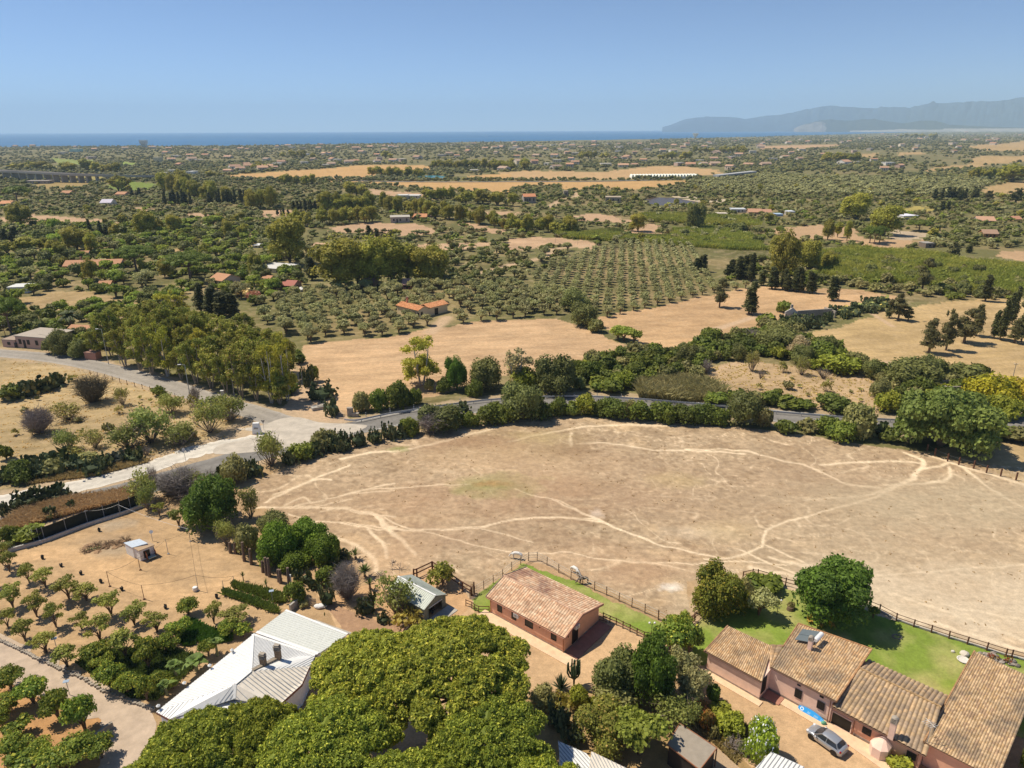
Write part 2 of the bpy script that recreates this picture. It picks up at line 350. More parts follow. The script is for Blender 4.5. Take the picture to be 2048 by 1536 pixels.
LAWNS = [np.array([G(*p)[:2] for p in q]) for q in (
    [(944, 1200), (958, 1186), (985, 1166), (1045, 1126), (1135, 1157), (1190, 1184), (1240, 1208), (1350, 1254), (1300, 1277), (1206, 1230), (1120, 1190), (985, 1232), (948, 1222)],
    [(1388, 1250), (1430, 1215), (1500, 1180), (1560, 1172), (1620, 1190), (1720, 1213), (1760, 1232), (1900, 1272), (2100, 1335), (2200, 1440), (2048, 1480), (1890, 1400), (1700, 1340), (1560, 1300), (1500, 1300), (1450, 1290), (1405, 1335), (1382, 1325)])]
# animal trails of the paddock
TR = [('5', [(0, 1000), (130, 965), (300, 955), (500, 940), (740, 935)], .25), ('5', [(-60, 1078), (100, 1080), (250, 1130), (350, 1180), (520, 1195), (760, 1185), (900, 1160), (1100, 1125), (1300, 1125), (1480, 1140)], .3),
      ('5', [(1000, 960), (1080, 995), (1250, 1030), (1350, 1085), (1480, 1140), (1600, 1190), (1730, 1250)], .33), ('2', [(1210, 0), (1380, 80), (1500, 130), (1750, 230), (1900, 270), (2048, 310)], .35),
      ('P', [(1400, 1109), (1460, 1115), (1520, 1095), (1532, 1062), (1600, 1035), (1700, 1010), (1770, 985), (1830, 950), (1850, 925), (1810, 905)], .45),
      ('2', [(0, 50), (180, 90), (260, 150), (400, 175), (560, 165), (800, 150), (950, 120), (1100, 98), (1350, 110), (1500, 130)], .22),
      ('2', [(0, 125), (180, 165), (300, 165), (520, 190), (700, 240), (880, 280), (1040, 300), (1300, 300), (1450, 330), (1650, 350), (1900, 355), (2100, 365)], .25),
      ('2', [(800, 165), (950, 200), (1100, 240)], .2), ('2', [(200, 90), (330, 210), (420, 310)], .8), ('2', [(160, 170), (240, 240), (260, 330)], .6),
      ('6', [(80, 1050), (380, 1055), (520, 1085), (640, 1120), (760, 1140), (880, 1190), (1000, 1250), (1200, 1275)], .3), ('6', [(860, 1140), (1180, 1120), (1450, 1130)], .22),
      ('6', [(760, 1345), (1100, 1320), (1250, 1280), (1400, 1220), (1460, 1150), (1440, 1100), (1380, 1080)], .35), ('6', [(1440, 1170), (1600, 1130)], .3), ('6', [(1240, 1260), (1500, 1245), (1610, 1215), (1610, 1150)], .3),
      ('6', [(1600, 1120), (1700, 1160), (1850, 1280), (1960, 1346), (2200, 1500)], .35), ('6', [(1500, 1090), (1760, 1170), (2048, 1255), (2300, 1320)], .6),
      ('5', [(1340, 705), (1550, 703), (1800, 740), (2048, 745), (2300, 760)], .22), ('5', [(960, 690), (1100, 660), (1300, 620), (1500, 600), (1900, 600)], .3), ('5', [(1310, 720), (1310, 640)], .2),
      ('P', [(1530, 1090), (1650, 1140), (1750, 1150), (1850, 1145), (2100, 1125)], .4), ('P', [(1540, 1115), (1700, 1160), (1850, 1210), (2100, 1300)], .6), ('P', [(1480, 1100), (1600, 1150), (1760, 1185), (2100, 1250)], .4),
      ('P', [(1410, 1120), (1560, 1128), (1700, 1135)], .3), ('P', [(1500, 1135), (1640, 1165), (1760, 1215), (2048, 1300)], .9),
      ('o', [(560, 300), (720, 295), (900, 290), (1120, 290), (1350, 305), (1600, 310), (1750, 345), (1870, 385), (2100, 395)], .3), ('o', [(1000, 280), (1250, 235), (1350, 205), (1600, 150), (1850, 80), (2100, 45)], .28), ('o', [(1650, 140), (2100, 105)], .22),
      ('o', [(960, 370), (1200, 440), (1350, 450), (1500, 445), (1650, 460), (1800, 500), (2100, 510)], .22), ('o', [(1400, 0), (1250, 0), (990, 95), (850, 170), (700, 240)], .3), ('o', [(1870, 385), (1960, 460), (2040, 520)], .5),
      ('o', [(1200, 460), (1450, 620), (1700, 720), (1850, 850), (1900, 1000)], .8), ('o', [(900, 270), (1100, 190), (1160, 240)], .2),
      ('4', [(1600, 910), (1800, 830), (2048, 730)], .5), ('4', [(1530, 975), (1700, 985), (2048, 980)], .25), ('4', [(1800, 990), (2048, 930)], .25), ('5', [(0, 790), (200, 750), (400, 735), (700, 660), (900, 610)], .8)]
TRW = [(wl(ln(t, p), n=4), wd) for t, p, wd in TR]
SOFT = [  # stains of the soil: (tag, x, y, rx m, ry m, colour, strength)
    ('5', 880, 940, 8, 4.5, (.24, .33, .10), .95), ('5', 860, 930, 3.5, 1.2, (.40, .26, .10), .8), ('5', 335, 733, 2.2, 1.2, (.25, .30, .10), .8), ('5', 1060, 700, 16, 9, (.33, .25, .14), .6), ('5', 850, 790, 15, 8, (.62, .46, .30), .5),
    ('5', 1380, 740, 5, 4, (.28, .19, .12), .5), ('5', 1250, 880, 10, 8, (.58, .44, .29), .4), ('5', 1900, 910, 5, 3, (.55, .45, .25), .6), ('5', 1150, 665, 6, 3, (.55, .45, .25), .5), ('5', 700, 700, 12, 4, (.33, .21, .14), .5),
    ('2', 1885, 498, 1.6, 1.0, (.85, .82, .78), .95), ('2', 1460, 75, 1.2, 1.6, (.7, .62, .55), .7), ('2', 2000, 180, 5, 2, (.66, .56, .44), .6), ('P', 1450, 1060, 5, 3, (.60, .48, .30), .6), ('2', 1700, 420, 5, 3, (.36, .23, .15), .5),
    ('P', 1900, 1190, 34, 9, (.62, .52, .38), .55), ('P', 1780, 1010, 30, 9, (.46, .37, .26), .6), ('P', 1900, 1100, 28, 10, (.50, .42, .31), .5), ('P', 1600, 960, 18, 8, (.42, .31, .22), .4), ('P', 800, 1010, 16, 9, (.50, .34, .22), .4),
    ('P', 1200, 1130, 15, 6, (.52, .36, .24), .4), ('P', 760, 1120, 8, 6, (.60, .42, .27), .6), ('5', 1100, 1000, 20, 8, (.42, .27, .18), .45), ('5', 1500, 850, 18, 10, (.40, .28, .19), .4),
    ('P', 1960, 1230, 36, 9, (.70, .62, .50), .75), ('P', 1760, 1165, 18, 4, (.64, .55, .43), .7), ('P', 2000, 1000, 30, 9, (.50, .44, .33), .6), ('P', 1350, 1010, 16, 7, (.37, .27, .19), .5), ('P', 950, 1080, 14, 5, (.38, .27, .19), .5), ('P', 650, 1000, 12, 6, (.38, .28, .19), .4),
    ('1', 640, 225, 5, 2, (.36, .28, .2), .6), ('1', 600, 290, 5, 2.4, (.38, .33, .26), .7), ('1', 660, 140, 3, 2, (.42, .38, .32), .6), ('P', 300, 1120, 6, 4, (.50, .32, .16), .3)]
WASH = wl(ln('1', [(150, 330), (330, 300), (480, 350), (700, 450), (950, 540), (1130, 590), (1230, 510), (1330, 450)]))
def coast(x):  # distance of the shore, by photo column
    return x
CO = [(-900, 297), (-300, 295.5), (0, 294), (500, 291), (750, 287), (1000, 283), (1300, 278.5), (1520, 273.5), (1700, 268.5), (1850, 264), (1960, 260.5), (2048, 258.5), (2500, 255.5)]
COW = np.array([G(*p)[:2] for p in CO])
_ca = np.arctan2(COW[:, 0], COW[:, 1]); _cd = np.hypot(COW[:, 0], COW[:, 1])
def ground():
    nx, ny = 1350, 860
    th = np.linspace(-1.0, .86, nx)
    TH, SS = np.meshgrid(th, np.linspace(0, 1, ny))
    rmax = np.interp(TH, _ca, _cd); rmax = np.minimum(rmax, 16000)*(1+.012*np.sin(TH*90))
    # rows packed by depression angle as well as by distance
    r0 = 26.0
    u = SS; dep0 = np.arctan(60/r0); dep1 = np.arctan(60/rmax); r = 60/np.tan(dep0+(dep1-dep0)*u)
    X = r*np.sin(TH); Y = r*np.cos(TH)
    x = X.ravel(); y = Y.ravel(); dist = r.ravel()
    big = fbm(x, y, 60, 4, 3); mid = fbm(x, y, 9, 4, 5); sm = fbm(x, y, 1.6, 3, 8)
    c = np.array(SCR)[None]*(.8+.5*big[:, None])
    dr = np.clip((fbm(x, y, 26, 4, 21)-.5)*5, 0, 1)[:, None]; c = c*(1-dr*.5)+np.array((.40, .31, .18))*dr*.5
    far = np.clip((dist-600)/900, 0, 1)[:, None]; c = c*(1-far*.5)+np.array((.22, .21, .12))*far*.5
    nr_ = np.clip((150-dist)/25, 0, 1)[:, None]; c = c*(1-nr_)+np.array((.44, .315, .19))*(.85+.3*mid[:, None])*nr_
    wx = (fbm(x, y, 7, 3, 31)-.5)*2; wy = (fbm(x, y, 7, 3, 37)-.5)*2
    amp = np.clip(dist*.012, .8, 9)
    qx = x+wx*amp; qy = y+wy*amp
    for P, col, nv in FIELDS:
        b = (qx > P[:, 0].min()-1) & (qx < P[:, 0].max()+1) & (qy > P[:, 1].min()-1) & (qy < P[:, 1].max()+1)
        i = np.nonzero(b)[0]; i = i[inpoly(qx[i], qy[i], P)]
        v = (.86+.28*mid[i])[:, None]*(.92+.16*sm[i])[:, None]
        c[i] = col*v
    # furrows in the stubble of the middle field
    i = np.nonzero((dist > 150) & (dist < 420))[0]
    f = fbm(x[i]*.35+y[i]*.1, y[i]*1.6-x[i]*.25, 3.0, 3, 44); c[i] *= (.74+.52*f)[:, None]; f = fbm(x[i], y[i], 20, 4, 45); c[i] *= (.76+.48*f)[:, None]; f = np.clip((fbm(x[i]*.5+y[i]*.2, y[i]*2.2-x[i]*.5, 1.8, 3, 46)-.52)*5, 0, 1); c[i] = c[i]*(1-.22*f[:, None])+np.array((.66, .52, .36))*.22*f[:, None]
    # paddock
    i = np.nonzero(inpoly(qx, qy, PADP))[0]; px, py = x[i], y[i]
    lo = fbm(px, py, 22, 3, 51); cc = c[i]
    lum = np.clip((lo-.42)*3, 0, 1)[:, None]; cc = cc*(1-lum*.35)+np.array((.50, .365, .25))*lum*.35
    for k, (sc, th_, a) in enumerate([(11, .011, .75), (6, .013, .65), (17, .007, .9), (3.5, .02, .45), (8, .011, .7), (13, .009, .8)]):
        a_ = np.array([.9, .45])
        rx = px*.75+py*.25+fbm(px, py, 8, 2, 60+k)*4; ry = py*1.35-px*.15+fbm(px, py, 7, 2, 70+k)*4
        n_ = fbm(rx, ry, sc, 2, 80+k); rid = np.clip(1-np.abs(n_-.5)/th_, 0, 1)
        msk = np.clip((fbm(px, py, 25, 2, 90+k)-.44+np.clip(px/260, 0, .12))*6, 0, 1)
        t_ = (rid*msk*a)[:, None]; cc = cc*(1-t_)+np.array((.84, .70, .52))*t_
    sp = np.clip((fbm(px*.6, py*1.3, 2.2, 3, 99)-.56)*9, 0, 1)*np.clip((fbm(px, py, 30, 2, 98)-.4)*4, 0, 1)
    cc = cc*(1-sp[:, None]*.7)+np.array((.66, .51, .34))*sp[:, None]*.7
    dk = np.clip((fbm(px, py, 1.1, 3, 97)-.54)*7, 0, 1)[:, None]; cc = cc*(1-dk*.35)+np.array((.26, .18, .11))*dk*.35
    dk = np.clip((fbm(px*.7, py*1.5, 5, 4, 96)-.52)*6, 0, 1)[:, None]; cc = cc*(1-dk*.3)+np.array((.27, .19, .12))*dk*.3
    gr = np.clip((fbm(px, py*1.2, .7, 2, 95)-.5)*2, -.5, .5)[:, None]; cc = cc*(1+.3*gr)
    c[i] = cc
    near = np.nonzero(dist < 330)[0]; px, py = x[near], y[near]
    jx = px+(fbm(px, py, 2.6, 2, 61)-.5)*.9; jy = py+(fbm(px, py, 2.6, 2, 62)-.5)*.9
    br = fbm(px, py, 1.5, 2, 66)
    for P, wd in TRW:
        b = np.nonzero((jx > P[:, 0].min()-3) & (jx < P[:, 0].max()+3) & (jy > P[:, 1].min()-3) & (jy < P[:, 1].max()+3))[0]
        d = dseg(jx[b], jy[b], P); t_ = np.clip(1.35-d/np.maximum(wd*.5+.03, .26*(dist[near][b]/115)**2), 0, 1)*np.clip(.5+1.1*br[b], 0, 1)*.95
        ii = near[b]; c[ii] = c[ii]*(1-t_[:, None])+np.array((.92, .78, .59))*t_[:, None]
    for t, sx, sy, rx, ry, col, st in SOFT:
        g = GQ(t, sx, sy); d = np.hypot((px-g[0])/rx, (py-g[1])/ry)+(fbm(px, py, min(rx, ry)*.7, 3, 71)-.5)*1.1
        t_ = (np.clip(1.25-d, 0, 1)**.7*st)[:, None]*(.6+.5*br)[:, None]; t_ = np.clip(t_, 0, 1); c[near] = c[near]*(1-t_)+np.array(col)*t_
    t_ = (np.clip(1.6-dseg(jx, jy, WASH)/1.7, 0, 1)*.75)[:, None]; c[near] = c[near]*(1-t_)+np.array((.66, .46, .27))*t_
    for P, wd in TRACKS:
        d = dseg(x, y, P); t_ = (np.clip(1.6-d/wd, 0, 1)*.9)[:, None]; c = c*(1-t_)+np.array((.58, .44, .31))*t_
    for P, wd in ((ROADW, 6.5), (SIDEW, 5.4), (PALEW, 5.2)):
        d = dseg(x, y, P)+(sm-.5)*2.5; t_ = (np.clip((wd-d)/1.2, 0, 1)*.8)[:, None]; c = c*(1-t_)+np.array((.50, .40, .29))*t_
    i = near; yard = inpoly(px, py, ORCH); ii = near[yard]
    f = np.clip((fbm(x[ii]*.4, y[ii]*2.2, 1.2, 3, 77)-.5)*2, -.5, .5); c[ii] *= (1+.16*f)[:, None]
    z = (fbm(x, y, 12, 3, 12)-.5)*.12*np.clip((dist-200)/200, 0, 1)
    idx = np.arange(nx*ny).reshape(ny, nx); Lq = np.stack([idx[:-1, :-1], idx[:-1, 1:], idx[1:, 1:], idx[1:, :-1]], -1).reshape(-1, 4)[:, ::-1]
    c = c*np.array((.90, .835, .74))
    g = Geo(np.stack([x, y, z], 1), Lq.ravel(), np.full(len(Lq), 4), c)
    mt = mat('soil_and_dry_grass', (0, 0, 0), .95, noise=.17, ns=1.1, spec=.1, col=True, bump=.05, bs=3.2)
    nt2 = mt.node_tree; b_ = nt2.nodes['Principled BSDF']; src_ = b_.inputs['Base Color'].links[0].from_socket
    for sc_, amt, st_ in ((4.5, .16, (1, 1.6, 1)), (.55, .09, (.6, 1.5, 1))):
        ge_ = nt2.nodes.new('ShaderNodeNewGeometry'); vm_ = nt2.nodes.new('ShaderNodeVectorMath'); vm_.operation = 'MULTIPLY'; vm_.inputs[1].default_value = st_; nt2.links.new(ge_.outputs['Position'], vm_.inputs[0])
        nn_ = nt2.nodes.new('ShaderNodeTexNoise'); nn_.inputs['Scale'].default_value = sc_; nn_.inputs['Detail'].default_value = 6; nn_.inputs['Roughness'].default_value = .8; nt2.links.new(vm_.outputs[0], nn_.inputs['Vector'])
        mr_ = nt2.nodes.new('ShaderNodeMapRange'); mr_.inputs[1].default_value = .35; mr_.inputs[2].default_value = .65; mr_.inputs[3].default_value = 1-amt; mr_.inputs[4].default_value = 1+amt; nt2.links.new(nn_.outputs[0], mr_.inputs[0])
        v2_ = nt2.nodes.new('ShaderNodeVectorMath'); v2_.operation = 'SCALE'; nt2.links.new(src_, v2_.inputs[0]); nt2.links.new(mr_.outputs[0], v2_.inputs[3]); src_ = v2_.outputs[0]
    nt2.links.new(src_, b_.inputs['Base Color'])
    o = struct('ground', g, mt, 'dry tan farmland with brown paddock and straw coloured fields', smooth=True)
ground()
def ribbon(P, wd, z, col=(.5, .5, .5), jit=.15, sub=1):
    P = np.asarray(P); d = np.gradient(P, axis=0); d /= np.linalg.norm(d, axis=1)[:, None]+1e-9; n = np.stack([-d[:, 1], d[:, 0]], 1)
    k = np.array([-1, -.92, -.5, 0, .5, .92, 1]); V = []; C = []
    for i in range(len(P)):
        w1 = wd*.5+rng.uniform(-jit, jit); w2 = wd*.5+rng.uniform(-jit, jit)
        for q in k:
            p = P[i]+n[i]*q*(w1 if q < 0 else w2); V.append((p[0], p[1], z)); C.append(np.array(col)*(1+(.16 if abs(q) > .9 else (-.10 if abs(q) == .5 else .04)))*(.86+.28*fbm(np.array([p[0]]), np.array([p[1]]), 9, 3, 33)[0]))
    m_ = len(k); F = [(i*m_+j, i*m_+j+1, (i+1)*m_+j+1, (i+1)*m_+j)[::-1] for i in range(len(P)-1) for j in range(m_-1)]
    return faces(V, F, np.array(C))
M['asph'] = mat('worn_asphalt', (.215, .20, .18), .9, noise=.14, ns=.5, bump=.01, bs=12, spec=.15)
M['asph2'] = mat('pale_asphalt', (.335, .30, .255), .9, noise=.14, ns=.4, bump=.01, bs=12, spec=.15)
M['asphc'] = mat('worn_road', (0, 0, 0), .92, noise=.16, ns=.9, bump=.012, bs=12, spec=.12, col=True)
M['gravel'] = mat('pale_gravel', (.62, .56, .47), .95, noise=.16, ns=.7, bump=.02, bs=10, spec=.1)
M['mark'] = mat('worn_road_marking', (.66, .64, .60), .8, noise=.18, ns=2)
struct('road', ribbon(ROADW, 7.4, .022, col=(.215, .20, .18)), M['asphc'], 'grey asphalt road curving behind the paddock')
struct('side_road', ribbon(SIDEW, 6.2, .016, col=(.335, .30, .255)), M['asphc'], 'pale asphalt side road below the eucalyptus wood')
struct('gravel_road', ribbon(PALEW, 5.6, .028, jit=.5, col=(.58, .53, .45)), M['asphc'], 'white gravel road beside the asphalt lane')
J = [G(*p)[:2] for p in [(470, 858), (520, 852), (560, 838), (600, 835), (640, 845), (700, 848), (735, 852), (700, 868), (640, 882), (560, 898), (500, 905), (430, 908), (440, 890), (500, 878), (530, 868)]]
struct('gravel_junction', faces([(x, y, .034) for x, y in smooth_line(J+[J[0]], 4)], [tuple(range(len(smooth_line(J+[J[0]], 4))))]), mat('dusty_gravel', (.50, .44, .36), .95, noise=.2, ns=.4, bump=.02, bs=8), 'dusty gravel apron of the road junction')
def offset(P, o):
    P = np.asarray(P); d = np.gradient(P, axis=0); d /= np.linalg.norm(d, axis=1)[:, None]+1e-9
    return P+np.stack([-d[:, 1], d[:, 0]], 1)*o
iend = int(np.argmin(np.hypot(*(ROADW-G(715, 855)[:2]).T)))
struct('road_edge_line', join([ribbon(offset(ROADW[:iend], s), .16, .030, jit=.02) for s in (3.2, -3.2)]), M['mark'], 'white painted edge lines of the curving road')
struct('driveway', ribbon(DRIVEW, 4.4, .02, jit=.5), mat('driveway_gravel', (.49, .38, .28), .95, noise=.2, ns=.6, bump=.02, bs=8), 'beige gravel driveway beside the orchard')
def lawn_geo(P, z):
    x0, y0 = P.min(0); x1, y1 = P.max(0); st = .22
    gx, gy = np.meshgrid(np.arange(x0, x1, st), np.arange(y0, y1, st)); x, y = gx.ravel(), gy.ravel()
    jx, jy = x+(fbm(x, y, 1.5, 2, 5)-.5)*.8, y+(fbm(x, y, 1.5, 2, 6)-.5)*.8
    ins = inpoly(jx, jy, P).reshape(gx.shape)
    n = fbm(x, y, 4, 4, 9); s = fbm(x, y, .8, 3, 10); t_ = np.clip((n-.42)*3.2, 0, 1)[:, None]
    c = np.array((.20, .27, .045))*(1-t_)+np.array((.36, .34, .12))*t_
    c = c*(.8+.4*s)[:, None]
    idx = np.arange(len(x)).reshape(gx.shape); q = np.stack([idx[:-1, :-1], idx[:-1, 1:], idx[1:, 1:], idx[1:, :-1]], -1)
    ok = ins[:-1, :-1] & ins[1:, 1:] & ins[:-1, 1:] & ins[1:, :-1]; q = q[ok]
    return Geo(np.stack([x, y, z+s*.05], 1), q.ravel(), np.full(len(q), 4), c)
M['lawn'] = mat('lawn_grass', (0, 0, 0), .9, noise=.16, ns=3, col=True, bump=.05, bs=9, spec=.1)
struct('lawn', lawn_geo(LAWNS[0], .02), M['lawn'], 'green lawn strip behind the gabled pink house', smooth=True)
struct('lawn', lawn_geo(LAWNS[1], .02), M['lawn'], 'green lawn garden behind the long pink farmhouse', smooth=True)
# ---------------------------------------------------------------- water
def water(name, P, z, c, label, rough=.25):
    return struct(name, faces([(x, y, z) for x, y in P], [tuple(range(len(P)))]), mat(name+'_surface', c, rough, noise=.06, ns=.002, spec=.25), label)
sea = []
Cn = COW.copy(); SR = 30000
mt = mat('sea_surface', (.025, .13, .28), .45, noise=.2, ns=.0012, spec=.22, bump=.6, bs=.02)
struct('sea', faces([(-SR*1.2, 1500, -1.5), (SR*1.6, 1500, -1.5), (SR*1.6, SR, -1.5), (-SR*1.2, SR, -1.5)], [(0, 1, 2, 3)]), mt, 'calm blue sea across the horizon')
def wpoly(P):
    P = np.array(P); ar = sum(P[i][0]*P[(i+1) % len(P)][1]-P[(i+1) % len(P)][0]*P[i][1] for i in range(len(P)))
    return P if ar > 0 else P[::-1]
POND = polyq('c', [(1130, 702), (1200, 690), (1340, 690), (1450, 700), (1560, 720), (1555, 745), (1430, 752), (1300, 757), (1160, 737)])
LAKE = polyq('b', [(1310, 528), (1360, 519), (1440, 514), (1530, 520), (1545, 538), (1450, 545), (1320, 546)])
struct('pond', faces([(x, y, .12) for x, y in wpoly(POND)], [tuple(range(len(POND)))]), mat('pond_water', (.09, .06, .03), .3, noise=.1, ns=.05, spec=.12), 'brown pond among the scrub')
struct('lake', faces([(x, y, .2) for x, y in wpoly(LAKE)], [tuple(range(len(LAKE)))]), mat('lake_water', (.03, .22, .25), .15, noise=.1, ns=.05, spec=.5), 'small teal lake behind the golden field')
struct('pond_bank', join([prism(polyq('c', p), -.2, .3) for p in ([(1350, 680), (1560, 684), (1550, 700), (1380, 692)], [(1430, 705), (1700, 700), (1900, 715), (1800, 735), (1560, 725)])]), mat('pale_bank', (.52, .42, .28), .95, noise=.2), 'pale sandy bank of the brown pond')
# ---------------------------------------------------------------- mountains
def ridge(name, prof, d, depth, col, label, rough_amp, seed, matn):
    """prof: photo (x,y) of the crest, standing d metres away; a real ridge with slopes on both sides"""
    xs = np.array([p[0] for p in prof], float); ys = np.array([p[1] for p in prof], float)
    n = 420; u = np.linspace(xs[0], xs[-1], n); v = np.interp(u, xs, ys)
    rows = [-1, -.8, -.6, -.4, -.22, -.1, 0, .15, .5, 1]
    V = []; C = []
    for j, r in enumerate(rows):
        for i in range(n):
            dr = FW+RT*((u[i]-1024)/FPX)+UP*((768-v[i])/FPX); t = d/hypot(dr[0], dr[1]); top = max(CAM_H+dr[2]*t, 3)
            e = np.array([dr[0], dr[1]])/hypot(dr[0], dr[1]); f = (1-abs(r))**.8
            pos = e*(d+r*depth); nz = (fbm(np.array([u[i]*3.0]), np.array([j*31.+seed]), 40, 4, seed)[0]-.5)
            z = top*f*(1+(0 if j == 6 else nz*rough_amp))
            z += (0 if j in (0, len(rows)-1) else top*.05*(fbm(np.array([u[i]*1.0]), np.array([j*7.]), 9, 2, seed+5)[0]-.5)); V.append((pos[0], pos[1], max(z, 0)-3)); C.append(np.array(col)*(.85+.3*fbm(np.array([u[i]]), np.array([j*13.]), 12, 3, seed+9)[0]))
    F = [(j*n+i, j*n+i+1, (j+1)*n+i+1, (j+1)*n+i) for j in range(len(rows)-1) for i in range(n-1)]
    return struct(name, faces(V, F, np.array(C)), matn, label, smooth=True)
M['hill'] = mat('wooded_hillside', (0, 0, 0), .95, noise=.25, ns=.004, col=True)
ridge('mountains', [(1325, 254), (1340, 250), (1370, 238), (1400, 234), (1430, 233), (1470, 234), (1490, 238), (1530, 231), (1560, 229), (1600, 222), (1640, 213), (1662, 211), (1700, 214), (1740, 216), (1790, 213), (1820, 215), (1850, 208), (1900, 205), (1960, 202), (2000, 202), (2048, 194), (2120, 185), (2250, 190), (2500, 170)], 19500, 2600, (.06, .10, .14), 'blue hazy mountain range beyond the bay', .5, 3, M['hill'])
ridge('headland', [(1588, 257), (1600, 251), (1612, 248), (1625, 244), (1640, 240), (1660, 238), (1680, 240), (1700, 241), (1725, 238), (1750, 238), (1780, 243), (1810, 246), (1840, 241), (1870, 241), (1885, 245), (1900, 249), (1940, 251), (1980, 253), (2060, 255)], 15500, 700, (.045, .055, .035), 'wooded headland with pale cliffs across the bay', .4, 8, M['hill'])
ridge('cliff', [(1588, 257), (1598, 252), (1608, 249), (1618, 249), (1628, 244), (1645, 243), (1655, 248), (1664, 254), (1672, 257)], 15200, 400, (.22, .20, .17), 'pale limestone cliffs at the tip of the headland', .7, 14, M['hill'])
ridge('beach', [(1700, 258.2), (1800, 257.2), (1850, 256.9), (1900, 256.7), (1960, 256.6), (2040, 256.3), (2200, 256)], 15000, 260, (.36, .33, .28), 'pale sand beach along the bay', .1, 19, M['hill'])
# air
bx = box(((-SR*1.2+SR*1.6)/2, SR/2-60, 490), (SR*2.9, SR+300, 1000))
hz = bpy.data.materials.new('haze'); hz.use_nodes = True; n = hz.node_tree; n.nodes.remove(n.nodes['Principled BSDF'])
pv = n.nodes.new('ShaderNodeVolumePrincipled'); pv.inputs['Color'].default_value = (.60, .81, 1, 1); pv.inputs['Density'].default_value = 7e-5; pv.inputs['Anisotropy'].default_value = .05
n.links.new(pv.outputs[0], n.nodes['Material Output'].inputs['Volume'])
hz_o = tag(obj('haze', bx, hz), 'thin blue haze over the plain and the bay', 'haze', kind='stuff')
# ================================================================ PLANTS
LEAFK = np.array((2.85, 2.42, 1.75))
def cloud(bl, n, s, pal, R, up=.45, flat=.7, rim=(.72, 1.05), bottom=-.55, asp=1.0):
    """n leaf clumps scattered over the blobs bl (x,y,z,rx,ry,rz); two palettes mixed by clump"""
    bl = np.asarray(bl, float); w_ = (bl[:, 3]*bl[:, 4]+bl[:, 3]*bl[:, 5]+bl[:, 4]*bl[:, 5]); w_ = w_/w_.sum()
    k = R.choice(len(bl), n, p=w_); d = R.normal(size=(n, 3)); d /= np.linalg.norm(d, axis=1)[:, None]
    d[:, 2] = np.where(d[:, 2] < bottom, -d[:, 2]*.6, d[:, 2])
    rr = R.uniform(rim[0], rim[1], n)[:, None]
    p = bl[k, :3]+d*bl[k, 3:]*rr
    nn = d+R.normal(size=(n, 3))*flat; nn[:, 2] += up; nn /= np.linalg.norm(nn, axis=1)[:, None]
    a = np.cross(nn, R.normal(size=(n, 3))); a /= np.linalg.norm(a, axis=1)[:, None]+1e-9; b = np.cross(nn, a)
    sz = s*R.uniform(.55, 1.45, n)[:, None]; q = R.uniform(.55, 1.1, (n, 1))*asp
    o = nn*sz*.35
    V = np.stack([p-a*sz-o, p-b*sz*q, p+a*sz+o*.5, p+b*sz*q], 1).reshape(-1, 3)
    bt = R.uniform(0, 1, len(bl))[k]; t = np.clip(.45*R.uniform(0, 1, n)+.55*bt, 0, 1)[:, None]
    A, B = np.array(pal[0]), np.array(pal[1]); c = A*(1-t)+B*t
    if len(pal) > 2: m_ = R.uniform(0, 1, n) < .12; c[m_] = np.array(pal[2])
    c = c*R.uniform(.75, 1.25, (n, 1))*LEAFK
    return Geo(V, np.arange(4*n), np.full(n, 4), np.repeat(c, 4, 0))
def core(bl, pal, R, k=.74, sub=1):
    A = (np.array(pal[0])*.6+np.array(pal[1])*.4)*.9*LEAFK
    return join([blob(b[:3], np.array(b[3:])*k, sub, .16, A*R.uniform(.85, 1.15), R) for b in bl])
BK = (.16, .11, .07); BKP = (.33, .27, .20)
def limbs(bl, R, r=.16, base=(0, 0), C=BK, fork=.35, n=5, every=1):
    gs = []
    for b in bl[::every]:
        p0 = np.array([base[0], base[1], 0]); p3 = np.array(b[:3]); f = np.array([base[0]*1.+(b[0]-base[0])*.18, base[1]+(b[1]-base[1])*.18, p3[2]*fork])
        mid = (f+p3)/2+R.normal(size=3)*.06*np.linalg.norm(p3-f); gs.append(tube([p0+R.normal(size=3)*[.03, .03, 0], f, mid, p3], [r, r*.7, r*.42, r*.12], n, C, cap=False))
    return join(gs)
def twigs(n, R, w=1., h=1., r=.02, C=(.3, .26, .22), z0=0, spread=1., k=3):
    gs = []
    for i in range(n):
        a = R.uniform(0, 2*pi); e = R.uniform(.15, 1)**.7; tip = np.array([cos(a)*w*.5*e*spread, sin(a)*w*.5*e*spread, h*R.uniform(.55, 1)*(1-.35*e*e)])
        s0 = np.array([cos(a)*.04*w, sin(a)*.04*w, z0]); m_ = s0*.5+tip*.5+R.normal(size=3)*.08*w; gs.append(tube([s0, m_, tip], [r*1.3, r, r*.35], 3, np.array(C)*R.uniform(.8, 1.2), cap=False))
        for j in range(k):
            t = R.uniform(.3, .95); q = m_*(1-t)+tip*t; e2 = q+np.array([R.normal()*.13*w, R.normal()*.13*w, abs(R.normal())*.1*h]); gs.append(tube([q, e2], [r*.6, r*.25], 3, np.array(C)*R.uniform(.8, 1.2), cap=False))
    return join(gs)
def dome_blobs(R, n, W, H, sp=.34, zr=(.30, .72), rr=(.24, .36), zb=.32):
    bl = [(0, 0, H*.5, W*.30, W*.30, H*.44)]
    for i in range(n):
        a = 2*pi*i/n+R.uniform(-.4, .4); e = sp*W*R.uniform(.55, 1.05); z = H*R.uniform(*zr)*(1-.25*e/(W*.5)); r = W*.5*R.uniform(*rr)*1.6
        bl.append((cos(a)*e, sin(a)*e, z, r, r, min(H*zb*R.uniform(.8, 1.2), z)))
    return bl
